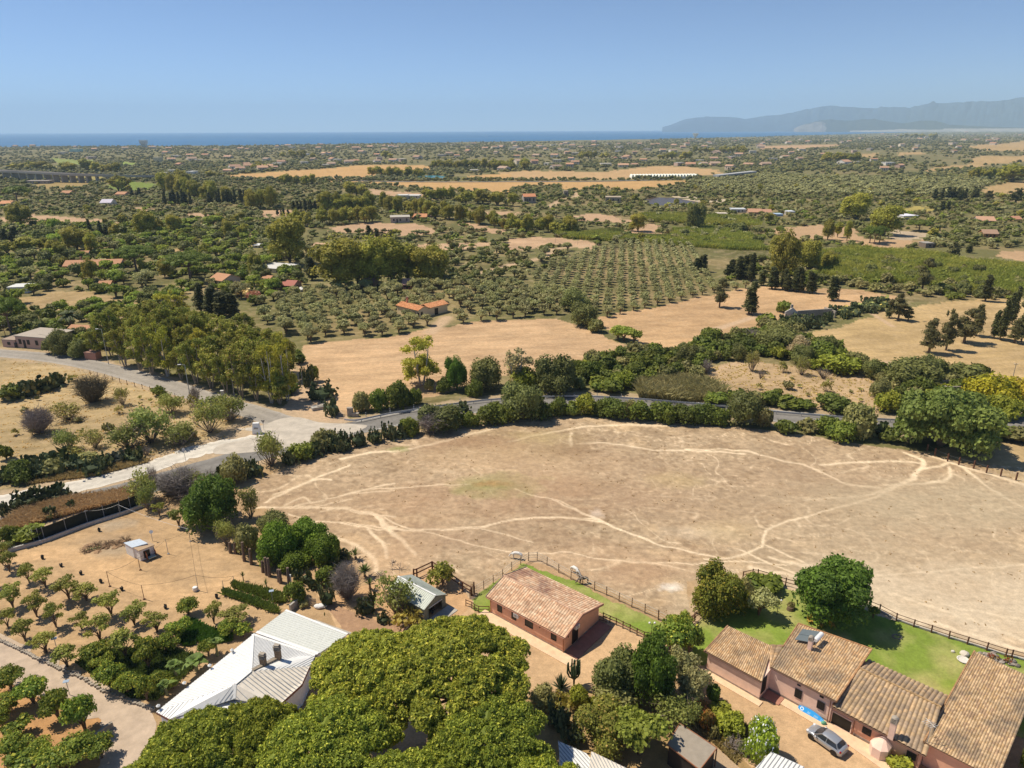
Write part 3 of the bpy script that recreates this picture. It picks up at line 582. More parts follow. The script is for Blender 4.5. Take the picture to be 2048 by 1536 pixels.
# every builder: (R, L) -> (trunk Geo or None, crown Geo); natural size given by W, H.  L = 0 near, 1 middle, 2 far
def b_dome(W, H, pal, dens, nb=7, leaf=.16, **kw):
    def f(R, L):
        bl = dome_blobs(R, nb if L < 2 else 4, W, H, **kw); n, s = [(dens, leaf), (dens//5, leaf*2.0), (26, leaf*4.4)][L]
        cr = [core(bl, pal, R, [.80, .82, .92][L], 1 if L < 2 else 1), cloud(bl, n, s, pal, R)]
        if L == 0:
            lo = [(b[0], b[1], b[2]*.5, b[3]*1.05, b[4]*1.05, b[5]*.8) for b in bl[1:]]; cr.append(cloud(lo, n//4, s, pal, R))
        return (None if L == 2 else limbs(bl, R, W*.025, every=2)), join(cr)
    return f
def b_tree(W, H, pal, dens, nb=8, leaf=.18, trunk=.3, C=BK, zr=(.5, .82), tr=.035, co=.72, every=1, rim=(.6, 1.08), rz=.16, rr=(.2, .3), fork=.45):
    def f(R, L):
        bl = [(R.normal()*.05*W, R.normal()*.05*W, H*.72, W*.26, W*.26, H*.24)]
        for i in range(nb if L < 2 else 5):
            a = 2*pi*i*.382*1.0+R.uniform(-.3, .3); a = i*2.4+R.uniform(-.3, .3); e = W*.5*R.uniform(.35, .72); r = W*R.uniform(*rr)
            bl.append((cos(a)*e, sin(a)*e, H*R.uniform(*zr), r, r, H*rz*R.uniform(.8, 1.2)))
        bl = [(b[0], b[1], max(b[2], b[5]+H*trunk*.6), *b[3:]) for b in bl]
        n, s = [(dens, leaf), (dens//4, leaf*1.9), (30, leaf*4)][L]
        cr = [cloud(bl, n, s, pal, R, rim=rim)]
        if co: cr.append(core(bl, pal, R, co if L < 2 else .85))
        tk = limbs(bl, R, W*tr, C=C, every=every, fork=fork) if L < 2 else tube([(0, 0, 0), (0, 0, H*.55)], [W*tr, W*tr*.7], 4, C, cap=False)
        return tk, join(cr)
    return f
def b_euc(W, H, pal, dens, C=BKP, nb=13, leaf=.2):
    def f(R, L):
        bl = []; st = []
        ns = 3 if L < 2 else 1
        for s_ in range(ns):
            a = 2*pi*s_/ns+R.uniform(-.4, .4); sx, sy = (cos(a)*W*.17, sin(a)*W*.17) if ns > 1 else (0, 0); hh = H*R.uniform(.85, 1)
            for i in range((nb//3+1) if L < 2 else 5):
                z = hh*R.uniform(.22, .9); wd = W*.32*(1-.45*abs(z/hh-.55)); b = R.uniform(0, 6.28); r = W*R.uniform(.16, .25)
                bl.append((sx*1.4+cos(b)*wd*.7, sy*1.4+sin(b)*wd*.7, z, r, r, H*R.uniform(.07, .12)))
            bl.append((sx*1.5, sy*1.5, hh*.92, W*.13, W*.13, H*.08)); st.append((sx, sy, hh))
        n, s = [(dens, leaf), (dens//4, leaf*1.9), (34, leaf*3.6)][L]
        A = cloud(bl, n, s, pal, R, up=0, rim=(.35, 1.1)); 
        cr = [A, core(bl, pal, R, .55 if L < 2 else .9)]
        tk = []
        for sx, sy, hh in st:
            tk.append(tube([(sx*.3, sy*.3, 0), (sx*.9, sy*.9, hh*.35), (sx*1.3, sy*1.3, hh*.65), (sx*1.5, sy*1.5, hh*.93)], [W*.032, W*.026, W*.017, W*.006], 5, C, cap=False))
        if L < 2:
            for b in bl[::2]:
                s_ = min(st, key=lambda q: hypot(q[0]-b[0], q[1]-b[1])); z0 = max(b[2]-H*.16, H*.15); tk.append(tube([(s_[0]*(.9+.4*z0/H), s_[1]*(.9+.4*z0/H), z0), b[:3]], [W*.014, W*.004], 3, C, cap=False))
        return join(tk), join(cr)
    return f
def b_cyp(W, H, pal, dens, wide=False):
    def f(R, L):
        bl = []; k = 9 if L < 2 else 4; tr0 = .10 if not wide else .2
        for i in range(k):
            t = (i+.5)/k; z = H*(tr0+(1-tr0)*t*.96); r = W*.5*(min(1, 1.15-t*.95)**.6)*(.75 if t < .12 else 1)*R.uniform(.8, 1.15)
            o = W*(.14 if wide else .07); bl.append((R.normal()*o, R.normal()*o, z, r*.85, r*.85, H*(.62/k)*1.25))
            if wide and L < 2: bl.append((R.normal()*W*.25, R.normal()*W*.25, z, r*.5, r*.5, H*.09))
        n, s = [(dens, .15), (dens//4, .3), (24, .55)][L]
        A = cloud(bl, n, s, pal, R, up=.5, rim=(.75, 1.12)); return (tube([(0, 0, 0), (0, 0, H*.5)], [W*.07, W*.04], 5, BK, cap=False) if L < 2 else None), join([A, core(bl, pal, R, .8)])
    return f
def b_pine(W, H, pal, dens, nb=46):
    def f(R, L):
        bl = []; nn = nb if L == 0 else (16 if L == 1 else 6)
        for i in range(nn):
            e = sqrt((i+.5)/nn)*.44*W; a = i*2.39996+R.uniform(-.35, .35); r = W*(.62/sqrt(nn))*R.uniform(.8, 1.2)
            z = H*(.80-.26*(e/(W*.5))**2.2+R.uniform(-.025, .03)); bl.append((cos(a)*e, sin(a)*e, z, r, r, r*.62))
        n, s = [(dens, .21), (1300, .34), (40, .8)][L]
        if L == 0:
            b_ = np.array(bl); k_ = R.integers(0, len(b_), nb*30); d_ = R.normal(size=(len(k_), 3)); d_[:, 2] = np.abs(d_[:, 2])*.9-.15; d_ /= np.linalg.norm(d_, axis=1)[:, None]
            rr_ = R.uniform(.20, .40, len(k_)); mini = np.concatenate([b_[k_, :3]+d_*b_[k_, 3:]*.98, np.stack([rr_, rr_, rr_*.85], 1)], 1)
            pts = cloud(mini, n, .12, pal, R, up=.5, flat=.55, rim=(.7, 1.15), bottom=-.2, asp=.6)
        else: pts = cloud(bl, n, s, pal, R, up=.7, flat=.75, rim=(.70, 1.2), bottom=-.25, asp=.38 if L == 0 else 1)
        cr = [pts, core(bl, pal, R, .86)]
        tk = [tube([(0, 0, 0), (W*.01, 0, H*.25), (0, W*.01, H*.5)], [W*.03, W*.025, W*.02], 7, (.20, .13, .09), cap=False)]
        if L < 2:
            for b in bl[::3]: tk.append(tube([(0, 0, H*.42), (b[0]*.45, b[1]*.45, H*.55), b[:3]], [W*.012, W*.009, W*.003], 4, (.2, .13, .09), cap=False))
        return join(tk), join(cr)
    return f
def pad(c, r, ax, R, C):   # one flat fleshy pad of a prickly pear
    n = 7; u = np.array([-sin(ax), cos(ax), 0]); nn = np.array([cos(ax), sin(ax), 0]); up = np.array([0, 0, 1.])+nn*R.normal()*.35+u*R.normal()*.4; up /= np.linalg.norm(up); u = np.cross(up, nn); u /= np.linalg.norm(u); nn = np.cross(u, up)
    V = [c+u*cos(2*pi*k/n)*r*.72+up*(r+sin(2*pi*k/n)*r) for k in range(n)]+[c+up*r+nn*r*.12, c+up*r-nn*r*.12]
    return np.array(V), c+up*r*1.8
def b_cactus(W, H, n0, pal=((.10, .135, .055), (.24, .27, .12), (.42, .38, .12))):
    def f(R, L):
        if L == 2: return None, join([blob((0, 0, H*.4), (W*.5, W*.5, H*.5), 1, .3, pal[0], R), cloud([(0, 0, H*.45, W*.45, W*.45, H*.5)], 26, W*.13, pal, R)])
        n = [n0, n0//3][L]; pr = [.24, .40][L]; Vs = []; Cs = []; pts = [(np.array([R.normal()*W*.22, R.normal()*W*.22, 0]), 0) for _ in range(max(4, n//14))]
        F = []; i = 0
        while len(Vs) < n:
            p, g = pts[R.integers(len(pts))]
            r = pr*R.uniform(.75, 1.2); v, tip = pad(p, r, R.uniform(0, 2*pi), R, None)
            if tip[2] > H*1.05 or hypot(tip[0], tip[1]) > W*.52: p = np.array([R.normal()*W*.26, R.normal()*W*.26, max(0, R.uniform(-.2, .55))*H]); v, tip = pad(p, r, R.uniform(0, 2*pi), R, None)
            Vs.append(v); t = R.uniform(0, 1); c = np.array(pal[0])*(1-t)+np.array(pal[1])*t
            if R.uniform() < .07: c = np.array(pal[2])
            Cs.append(np.repeat(c[None], 9, 0)); pts.append((tip, g+1))
        m_ = len(Vs); V = np.concatenate(Vs); C = np.concatenate(Cs)
        base = np.array([[k, (k+1) % 7, 7] for k in range(7)]+[[(k+1) % 7, k, 8] for k in range(7)])
        Lx = (base[None]+np.arange(m_)[:, None, None]*9).reshape(-1)
        return None, join([Geo(V, Lx, np.full(m_*14, 3), C), blob((0, 0, H*.28), (W*.36, W*.36, H*.3), 1, .25, np.array(pal[0])*.8, R)])
    return f
def b_wisp(W, H, pal, dens, nt=26, C=(.26, .21, .16), leaf=.13):
    def f(R, L):
        if L == 2: return None, cloud([(0, 0, H*.55, W*.42, W*.42, H*.42)], 34, W*.12, pal, R, rim=(.3, 1))
        bl = dome_blobs(R, 7, W, H, zr=(.4, .8)); tk = twigs([nt, nt//2][L], R, W, H, W*.009, C, k=2)
        return tk, cloud(bl, [dens, dens//4][L], leaf*[1, 2][L], pal, R, rim=(.35, 1.08), up=.1)
    return f
def b_dry(W, H, n0, C=(.33, .28, .24)):
    def f(R, L):
        if L == 2: return None, cloud([(0, 0, H*.55, W*.4, W*.4, H*.4)], 22, W*.10, (np.array(C)*.8, C), R, rim=(.2, 1))
        return None, twigs([n0, n0//3][L], R, W, H, W*.0065*[1, 1.8][L], C, k=[5, 3][L])
    return f
def b_palm(W, H):
    def f(R, L):
        tk = tube([(0, 0, 0), (0, 0, H*.5), (0, 0, H*.78)], [W*.06, W*.05, W*.055], 7, (.22, .17, .12), cap=False); gs = []
        for i in range([34, 24, 10][L]):
            a = i*2.4; el = R.uniform(-.2, 1.1); L_ = W*.5*R.uniform(.85, 1.1); pts = []
            for k in range(6):
                t = k/5; pts.append((cos(a)*cos(el)*L_*t, sin(a)*cos(el)*L_*t, H*.78+sin(el)*L_*t-L_*.55*t*t))
            P = np.array(pts); s = np.array([-sin(a), cos(a), 0]); wv = W*.07*np.array([.2, 1, 1, .85, .55, .05])
            V = np.concatenate([P-s*wv[:, None]-[0, 0, W*.03], P, P+s*wv[:, None]-[0, 0, W*.03]]); F = [(k, k+1, 7+k, 6+k) for k in range(5)]+[(6+k, 7+k, 13+k, 12+k) for k in range(5)]
            gs.append(faces(V, F, np.array((.12, .14, .05))*R.uniform(.7, 1.5)))
        return tk, join(gs)
    return f
def b_rosette(W, H, n0=46, C=(.14, .17, .09), z0=0.0, dead=True):
    def f(R, L):
        gs = []
        for i in range([n0, n0//2, 12][L]):
            a = i*2.4; el = R.uniform(.1, 1.45); L_ = W*.5*R.uniform(.8, 1.1); t1 = np.array([cos(a)*cos(el), sin(a)*cos(el), sin(el)*H/(W*.5)*.95]); s = np.array([-sin(a), cos(a), 0])*W*.028
            p0 = np.array([0, 0, z0]); p1 = p0+t1*L_*.5; p2 = p0+t1*L_-np.array([0, 0, L_*.06]); c = np.array(C)*R.uniform(.7, 1.4)
            if dead and el < .35: c = np.array((.35, .28, .17))
            gs.append(faces([p0-s, p0+s, p1+s*1.2, p2, p1-s*1.2], [(0, 1, 2, 4), (4, 2, 3)], c))
        return (tube([(0, 0, 0), (0, 0, z0)], [W*.07, W*.06], 6, BK, cap=False) if z0 > 0 and L < 2 else None), join(gs)
    return f
def b_candelabra(W, H):
    def f(R, L):
        tk = tube([(0, 0, 0), (0, 0, H*.35), (0, 0, H)], [.10, .13, .11], 6, (.09, .13, .06)); gs = [tk]
        for i in range(14):
            a = i*2.4; e = W*.5*R.uniform(.35, .95); z = H*R.uniform(.22, .4); h = H*R.uniform(.75, 1)
            gs.append(tube([(0, 0, z), (cos(a)*e*.7, sin(a)*e*.7, z+H*.08), (cos(a)*e, sin(a)*e, z+H*.25), (cos(a)*e, sin(a)*e, h)], [.07, .09, .1, .07], 6, np.array((.09, .13, .06))*R.uniform(.8, 1.3)))
        return None, join(gs)
    return f
def b_round(W, H, pal, dens):
    def f(R, L):
        bl = [(cos(i*2.1)*W*.16, sin(i*2.1)*W*.16, H*.5, W*.34, W*.34, H*.42) for i in range(3)]
        return None, join([core(bl, pal, R, .9, 2), cloud(bl, [dens, dens//3, 20][L], W*.06*[1, 1.6, 3][L], pal, R, rim=(.9, 1.06))])
    return f
def b_banana(W, H):
    def f(R, L):
        gs = []
        for i in range(12):
            a = i*2.4; el = R.uniform(.5, 1.3); L_ = W*.55*R.uniform(.8, 1.1); P = np.array([(cos(a)*cos(el)*L_*t, sin(a)*cos(el)*L_*t, H*.45+sin(el)*H*.55*t-H*.35*t*t) for t in np.linspace(0, 1, 5)]); s = np.array([-sin(a), cos(a), 0]); wv = W*.10*np.array([.2, 1, 1, .8, .1])[:, None]
            gs.append(faces(np.concatenate([P-s*wv, P+s*wv]), [(k, k+1, 6+k, 5+k) for k in range(4)], np.array((.15, .22, .05))*R.uniform(.7, 1.4)))
        return tube([(0, 0, 0), (0, 0, H*.5)], [W*.06, W*.04], 6, (.2, .2, .1), cap=False), join(gs)
    return f
OL = ((.115, .135, .075), (.18, .20, .12)); DK = ((.035, .055, .014), (.075, .10, .022)); GN = ((.05, .08, .018), (.105, .14, .028)); DU = ((.085, .10, .045), (.14, .15, .075))
EU = ((.085, .11, .03), (.15, .18, .04), (.17, .155, .06)); EUB = ((.13, .155, .03), (.21, .225, .04)); CY = ((.028, .038, .018), (.055, .065, .026)); PN = ((.048, .075, .015), (.165, .21, .036), (.25, .28, .055))
YG = ((.085, .12, .02), (.15, .18, .03)); MI = ((.085, .105, .016), (.25, .23, .02)); GY = ((.15, .15, .10), (.22, .21, .14)); CB = ((.03, .06, .014), (.07, .13, .02)); LG = ((.09, .135, .028), (.15, .20, .045))
KIND = {   # name: (object name, category, builder, W, H, variants)
    'bush': ('shrub', 'shrub', b_dome(4, 2.8, DK, 1500), 4, 2.8, 4), 'bush_g': ('shrub', 'shrub', b_dome(4, 2.6, GN, 1500), 4, 2.6, 3), 'bush_dull': ('shrub', 'shrub', b_dome(4, 3, DU, 1500), 4, 3, 3),
    'bush_y': ('shrub', 'shrub', b_dome(4, 2.6, YG, 1500), 4, 2.6, 2), 'mastic': ('shrub', 'shrub', b_dome(9, 5, ((.045, .085, .013), (.105, .16, .022)), 9000, nb=14, leaf=.15, rr=(.16, .24), sp=.36), 9, 5, 2),
    'mimosa': ('shrub', 'shrub', b_dome(7, 4, MI, 4000, nb=9, leaf=.18), 7, 4, 2), 'oak': ('evergreen_tree', 'tree', b_dome(7, 6, ((.05, .065, .025), (.095, .115, .045)), 4200, nb=11, leaf=.17, zr=(.35, .8)), 7, 6, 3),
    'carob': ('evergreen_tree', 'tree', b_dome(9, 7, CB, 11000, nb=16, leaf=.15, rr=(.17, .26), sp=.37, zr=(.3, .85), zb=.2), 9, 7, 3), 'olive': ('olive_tree', 'tree', b_tree(4.5, 4, OL, 1900, nb=7, leaf=.15, co=.6, trunk=.28), 4.5, 4, 4),
    'fruit': ('fruit_tree', 'tree', b_tree(4.6, 3.8, ((.075, .10, .03), (.15, .175, .05)), 1300, nb=8, leaf=.13, co=0, trunk=.4, zr=(.55, .84), tr=.02, rr=(.10, .17), rz=.10, rim=(.4, 1.1), fork=.4), 4.6, 3.8, 4),
    'citrus': ('citrus_tree', 'tree', b_tree(4.2, 3.6, ((.05, .085, .018), (.11, .155, .028), (.2, .22, .04)), 2200, nb=8, leaf=.14, co=.6, trunk=.2, zr=(.4, .8)), 4.2, 3.6, 4),
    'fig': ('fig_tree', 'tree', b_tree(4.6, 3.6, ((.10, .125, .03), (.18, .19, .05)), 900, nb=8, leaf=.2, co=0, trunk=.2, zr=(.35, .8), tr=.02), 4.6, 3.6, 1),
    'euc': ('eucalyptus_tree', 'tree', b_euc(7, 13, EU, 6000, nb=19), 7, 13, 4), 'eucy': ('eucalyptus_tree', 'tree', b_euc(7, 11, EUB, 5200, C=(.5, .45, .38), nb=21, leaf=.18), 7, 11, 2), 'eucb': ('eucalyptus_tree', 'tree', b_dome(8, 12, ((.10, .115, .025), (.18, .19, .04)), 5000, nb=14, leaf=.2, zr=(.35, .85), zb=.16, rr=(.2, .3)), 8, 12, 3),
    'poplar': ('poplar_tree', 'tree', b_euc(6, 8, GY, 1400, C=(.5, .45, .38)), 6, 8, 1), 'cyp': ('cypress_tree', 'tree', b_cyp(2.4, 10, CY, 1500), 2.4, 10, 3), 'cypw': ('cypress_tree', 'tree', b_cyp(5, 8, ((.045, .05, .026), (.08, .085, .04)), 2400, wide=True), 5, 8, 3),
    'pine': ('umbrella_pine', 'tree', b_pine(13, 10, PN, 120000, nb=84), 13, 10, 3), 'pinefar': ('umbrella_pine', 'tree', b_pine(10, 8, ((.04, .07, .016), (.09, .13, .026)), 9000, nb=26), 10, 8, 2),
    'cactus': ('prickly_pear', 'cactus', b_cactus(4, 2.4, 330), 4, 2.4, 4), 'cactus_pale': ('prickly_pear', 'cactus', b_cactus(4, 2, 260, ((.14, .15, .10), (.25, .26, .18), (.3, .26, .1))), 4, 2, 1),
    'wisp': ('open_shrub', 'shrub', b_wisp(5, 3.4, ((.10, .12, .04), (.17, .175, .07)), 900), 5, 3.4, 3), 'wispg': ('open_shrub', 'shrub', b_wisp(5, 4.2, ((.075, .11, .035), (.14, .165, .06)), 1700), 5, 4.2, 3), 'wispy': ('open_shrub', 'shrub', b_wisp(4, 2, ((.11, .12, .03), (.19, .18, .05)), 900), 4, 2, 1),
    'dry': ('bare_shrub', 'shrub', b_dry(4, 3, 110), 4, 3, 3), 'dryg': ('bare_shrub', 'shrub', b_dry(6, 4, 240, (.22, .19, .12)), 6, 4, 1), 'drygrey': ('dead_shrub', 'shrub', b_dry(6, 4.5, 320, (.36, .31, .28)), 6, 4.5, 2),
    'palm': ('palm_tree', 'tree', b_palm(6, 6), 6, 6, 1), 'yucca': ('yucca', 'plant', b_rosette(2.6, 1.5, 60, (.15, .20, .05), .9), 2.6, 2.4, 2), 'agave': ('agave', 'plant', b_rosette(2.4, 1.3, 80), 2.4, 1.3, 1), 'candel': ('candelabra_cactus', 'cactus', b_candelabra(1.8, 3.6), 1.8, 3.6, 1),
    'round': ('leafy_tree', 'tree', b_tree(4.6, 4, LG, 2200, nb=8, leaf=.15, co=.7, trunk=.2), 4.6, 4, 2), 'ball': ('clipped_shrub', 'shrub', b_round(2.2, 2.6, ((.04, .08, .015), (.09, .14, .025)), 1500), 2.2, 2.6, 1),
    'plumb': ('plumbago_shrub', 'shrub', b_dome(4, 3.4, ((.08, .13, .02), (.17, .24, .03), (.48, .55, .85)), 3800, nb=9, leaf=.12), 4, 3.4, 1), 'oleander': ('oleander', 'shrub', b_dome(6, 2.4, ((.2, .2, .12), (.55, .5, .42), (.7, .66, .6)), 1500, nb=9), 6, 2.4, 1), 'oleanderp': ('oleander', 'shrub', b_dome(6, 2.6, ((.10, .08, .04), (.22, .12, .10), (.3, .17, .16)), 1500, nb=9), 6, 2.6, 1),
    'banana': ('banana_plant', 'plant', b_banana(2.6, 2.4), 2.6, 2.4, 2), 'rust': ('shrub', 'shrub', b_dome(3, 2.4, ((.10, .10, .03), (.24, .13, .05), (.3, .12, .05)), 1500, leaf=.12), 3, 2.4, 1),
}
_pc = {}
def proto(kind, L, v):
    k = (kind, L, v)
    if k not in _pc:
        R = np.random.default_rng(sum(map(ord, kind))*31+v*7+1); tk, cr = KIND[kind][2](R, L)
        rx = np.percentile(np.hypot(cr.V[:, 0], cr.V[:, 1]), 97); hz_ = np.percentile(cr.V[:, 2], 99.3); q = np.array([KIND[kind][3]*.5/rx]*2+[KIND[kind][4]/hz_])
        cr.V = cr.V*q
        if tk is not None: tk.V = tk.V*q
        _pc[k] = (tk, cr)
    return _pc[k]
_pm = {}
def pmesh(kind, L, v, which):
    k = (kind, L, v, which)
    if k not in _pm:
        tk, cr = proto(kind, L, v); g = {'t': tk, 'c': cr, 'a': join([tk, cr])}[which]
        _pm[k] = None if g is None or not len(g.V) else mesh(KIND[kind][0]+('_trunk' if which == 't' else '_crown'), g, M['leaf'] if which != 't' else M['trunk'])
    return _pm[k]
M['trunk'] = mat('tree_bark', (0, 0, 0), .9, noise=.3, ns=5, col=True)
PL = []   # every plant: dict
OCC = {}
def occ_ok(x, y, r):
    k = 6.0; cx, cy = int(x//k), int(y//k)
    for i in range(-2, 3):
        for j in range(-2, 3):
            for (a, b, q) in OCC.get((cx+i, cy+j), ()):
                if (a-x)**2+(b-y)**2 < (r+q)**2*.36: return False
    return True
def occ_add(x, y, r): OCC.setdefault((int(x//6), int(y//6)), []).append((x, y, r))
def put(kind, x, y, w, h, label=None, group=None, z=0.0, pr=0):
    PL.append(dict(k=kind, x=float(x), y=float(y), z=z, w=float(w), h=float(h), label=label, group=group, pr=pr)); occ_add(x, y, w*.5)
def plant(t, x, y, w, h, kind, label=None, group=None, pr=0):
    """photo place of the foot of a plant, its width and height in that enlargement"""
    px, py = Q(t, x, y); s = ZM[t][2]; g = G(px, py); d = VW(g)[2]; W = w/s*d/FPX
    g2 = g.copy()
    e = g[:2]/np.hypot(*g[:2]); g2[:2] += e*W*.18                      # the lowest visible leaves stand in front of the stem
    H = hgt(py-h/s, g2)
    H = min(max(H, .3), W*4.5); put(kind, g2[0], g2[1], W, H, label, group, pr=pr)
NOV = []
def blocked(x, y, pad=0.0):
    for P, c, nv in FIELDS:
        if nv and P[:, 0].min() < x < P[:, 0].max() and P[:, 1].min() < y < P[:, 1].max() and inpoly(np.array([x]), np.array([y]), P)[0]: return True
    for P in NOV+LAWNS+[POND, LAKE]:
        if P[:, 0].min() < x < P[:, 0].max() and P[:, 1].min() < y < P[:, 1].max() and inpoly(np.array([x]), np.array([y]), P)[0]: return True
    p = (np.array([x]), np.array([y]))
    for P, wd in ((ROADW, 4.6), (SIDEW, 4.0), (PALEW, 3.8), (DRIVEW, 3)):
        if dseg(*p, P)[0] < wd+pad: return True
    for P, wd in TRACKS:
        if dseg(*p, P)[0] < wd+pad*.5: return True
    return False
def blockmask(x, y):
    m_ = np.zeros(len(x), bool)
    for P, c, nv in FIELDS:
        if nv: m_ |= inpoly(x, y, P)
    for P in NOV+LAWNS+[POND, LAKE]: m_ |= inpoly(x, y, P)
    for P, wd in ((ROADW, 5.2), (SIDEW, 4.6), (PALEW, 4.4)): m_ |= dseg(x, y, P) < wd
    for P, wd in TRACKS: m_ |= dseg(x, y, P) < wd
    return m_
def fill(t, pts, n, mix, wr, hr, label, group, block=True, gap=True):
    """n tries of random plants inside a traced patch of ground"""
    P = polyq(t, pts); R = rng; lo, hi = P.min(0), P.max(0); x = R.uniform(lo[0], hi[0], n*4); y = R.uniform(lo[1], hi[1], n*4)
    ok = inpoly(x, y, P)
    if block: ok &= ~blockmask(x, y)
    x, y = x[ok][:n], y[ok][:n]; ks = list(mix); ws = np.array([mix[k] for k in ks], float); ws /= ws.sum()
    for a, b in zip(x, y):
        w_ = R.uniform(*wr)
        if gap and not occ_ok(a, b, w_*.5): continue
        k = ks[R.choice(len(ks), p=ws)]; h_ = w_*R.uniform(*hr)*KIND[k][4]/KIND[k][3]
        put(k, a, b, w_, h_, label.get(k) if isinstance(label, dict) else label, group)
def row(t, x1, y1, x2, y2, n, w, h, kind, label, group, jit=.25):
    for i in range(n):
        f = (i+.5)/n; plant(t, x1+(x2-x1)*f+rng.normal()*w*jit, y1+(y2-y1)*f+rng.normal()*h*.03, w*rng.uniform(.8, 1.25), h*rng.uniform(.72, 1.12), kind, label, group)
# ================================================================ BUILDINGS
def VP(p, d, t, x, y):
    px, py = Q(t, x, y); r = FW+RT*((px-1024)/FPX)+UP*((768-py)/FPX); n = np.array([-d[1], d[0]])
    return np.array([0, 0, CAM_H])+r*((np.array(p[:2])@n)/(r[:2]@n))
class Frame:
    """plan frame of a building: u along the front wall, v to the back"""
    def __init__(s, o, ang): s.o = np.array(o[:2], float); a = radians(ang); s.u = np.array([cos(a), sin(a)]); s.v = np.array([-sin(a), cos(a)]); s.a = a
    def p(s, u, v, z=0.0): q = s.o+s.u*u+s.v*v; return np.array([q[0], q[1], z])
    def inv(s, q): d = np.array(q[:2])-s.o; return d@s.u, d@s.v
def walls(P, zt, zb=0.0, C=None):
    """closed wall ring with its own height at every corner"""
    P = [np.array(p[:2]) for p in P]; n = len(P); ar = sum(P[i][0]*P[(i+1) % n][1]-P[(i+1) % n][0]*P[i][1] for i in range(n))
    if ar < 0: P = P[::-1]; zt = zt[::-1]
    V = [(x, y, zb) for x, y in P]+[(x, y, z) for (x, y), z in zip(P, zt)]
    return faces(V, [(i, (i+1) % n, n+(i+1) % n, n+i) for i in range(n)]+[tuple(range(n, 2*n))], C)
def tiles(a, b, c, d, period=.24, row=.38, amp=.035, pal=None, lich=.35, seed=0, lc=(.16, .12, .085)):
    """a-b eave, d-c top edge; half-round tiles as real relief"""
    a, b, c, d = [np.array(q, float) for q in (a, b, c, d)]; W = np.linalg.norm(b-a); Hh = np.linalg.norm(d-a)
    nc = max(2, int(W/period)); nr = max(2, int(Hh/row)); su = 5; n = np.cross(b-a, d-a); n /= np.linalg.norm(n)
    us = np.linspace(0, 1, nc*su+1); R = np.random.default_rng(seed+5); vs = []
    for i in range(nr): vs += [(i/nr, .022), ((i+.97)/nr, 0)]
    vv = np.array([q[0] for q in vs]); vh = np.array([q[1] for q in vs])
    U, Vv = np.meshgrid(us, vv); P = (a*(1-U[..., None])+b*U[..., None])*(1-Vv[..., None])+(d*(1-U[..., None])+c*U[..., None])*Vv[..., None]
    hgt_ = np.abs(np.sin(U*nc*pi))*amp*2+vh[:, None]; P = P+n*hgt_[..., None]
    ci = np.minimum((U*nc).astype(int), nc-1); ri = np.minimum((Vv*nr+.01).astype(int), nr-1)
    pal = np.array(pal); k = R.integers(0, len(pal), (nr, nc)); br = R.uniform(.87, 1.1, (nr, nc)); col = pal[k]*br[..., None]
    C = col[ri, ci]
    x, y = P[..., 0].ravel(), P[..., 1].ravel(); l = (np.clip((fbm(x*1.0, y*1.0, 2.2, 4, 200+seed)-.5)*5, 0, 1)*np.clip(.3+fbm(x, y, .4, 2, 210+seed), 0, 1)*lich*2.2)[:, None]; l = np.clip(l, 0, .8)
    C = C.reshape(-1, 3)*(1-l)+np.array(lc)*l
    groove = (1-.34*(np.abs(np.sin(U*nc*pi)) < .35)).ravel()[:, None]; C = C*groove
    idx = np.arange(U.size).reshape(U.shape); q = np.stack([idx[:-1, :-1], idx[:-1, 1:], idx[1:, 1:], idx[1:, :-1]], -1).reshape(-1, 4)
    top = Geo(P.reshape(-1, 3), q.ravel(), np.full(len(q), 4), C)
    t = n*-.10; und = faces([a, b, c, d, a+t, b+t, c+t, d+t], [(7, 6, 5, 4), (0, 4, 5, 1), (1, 5, 6, 2), (2, 6, 7, 3), (3, 7, 4, 0)], (.36, .20, .12))
    return join([top, und])
def caps(p, q, r=.11, C=(.45, .26, .15), n=None):
    p = np.array(p, float); q = np.array(q, float); L = np.linalg.norm(q-p); k = n or max(2, int(L/.36)); gs = []
    for i in range(k):
        a = p+(q-p)*i/k; b = p+(q-p)*(i+1.08)/k; gs.append(tube([a, b], [r*1.1, r*.92], 7, np.array(C)*rng.uniform(.75, 1.15), cap=True))
    return join(gs)
def opening(par, p0, u, s0, s1, z0, z1, kind='window', sub='pane', fm=None, pm=None, fr=.06, grid=False, depth=.05):
    """frame and pane on a wall; the outside is to the right of u"""
    u = np.array([u[0], u[1], 0.]); n = np.array([u[1], -u[0], 0]); o = np.array([p0[0], p0[1], 0.]); g = []
    P = lambda s, z, d=0: o+u*s+n*d+np.array([0, 0, z])
    d = depth
    g += [beam(P(s0, z0, d/2), P(s0, z1, d/2), fr, d+.02), beam(P(s1, z0, d/2), P(s1, z1, d/2), fr, d+.02), beam(P(s0-fr/2, z1+fr/2, d/2), P(s1+fr/2, z1+fr/2, d/2), d+.02, fr), beam(P(s0-fr/2, z0-fr/2, d/2), P(s1+fr/2, z0-fr/2, d/2), d+.03, fr)]
    if grid:
        k = max(2, int((s1-s0)/.16)); g += [beam(P(s0+(s1-s0)*i/k, z0, d+.02), P(s0+(s1-s0)*i/k, z1, d+.02), .02, .02) for i in range(1, k)]
        k = max(2, int((z1-z0)/.2)); g += [beam(P(s0, z0+(z1-z0)*i/k, d+.03), P(s1, z0+(z1-z0)*i/k, d+.03), .02, .02) for i in range(1, k)]
    f = obj(kind, join(g), fm or M['shutter'], par)
    obj(sub, faces([P(s0, z0, .012), P(s1, z0, .012), P(s1, z1, .012), P(s0, z1, .012)], [(0, 1, 2, 3)]), pm or M['dark'], f)
    return f
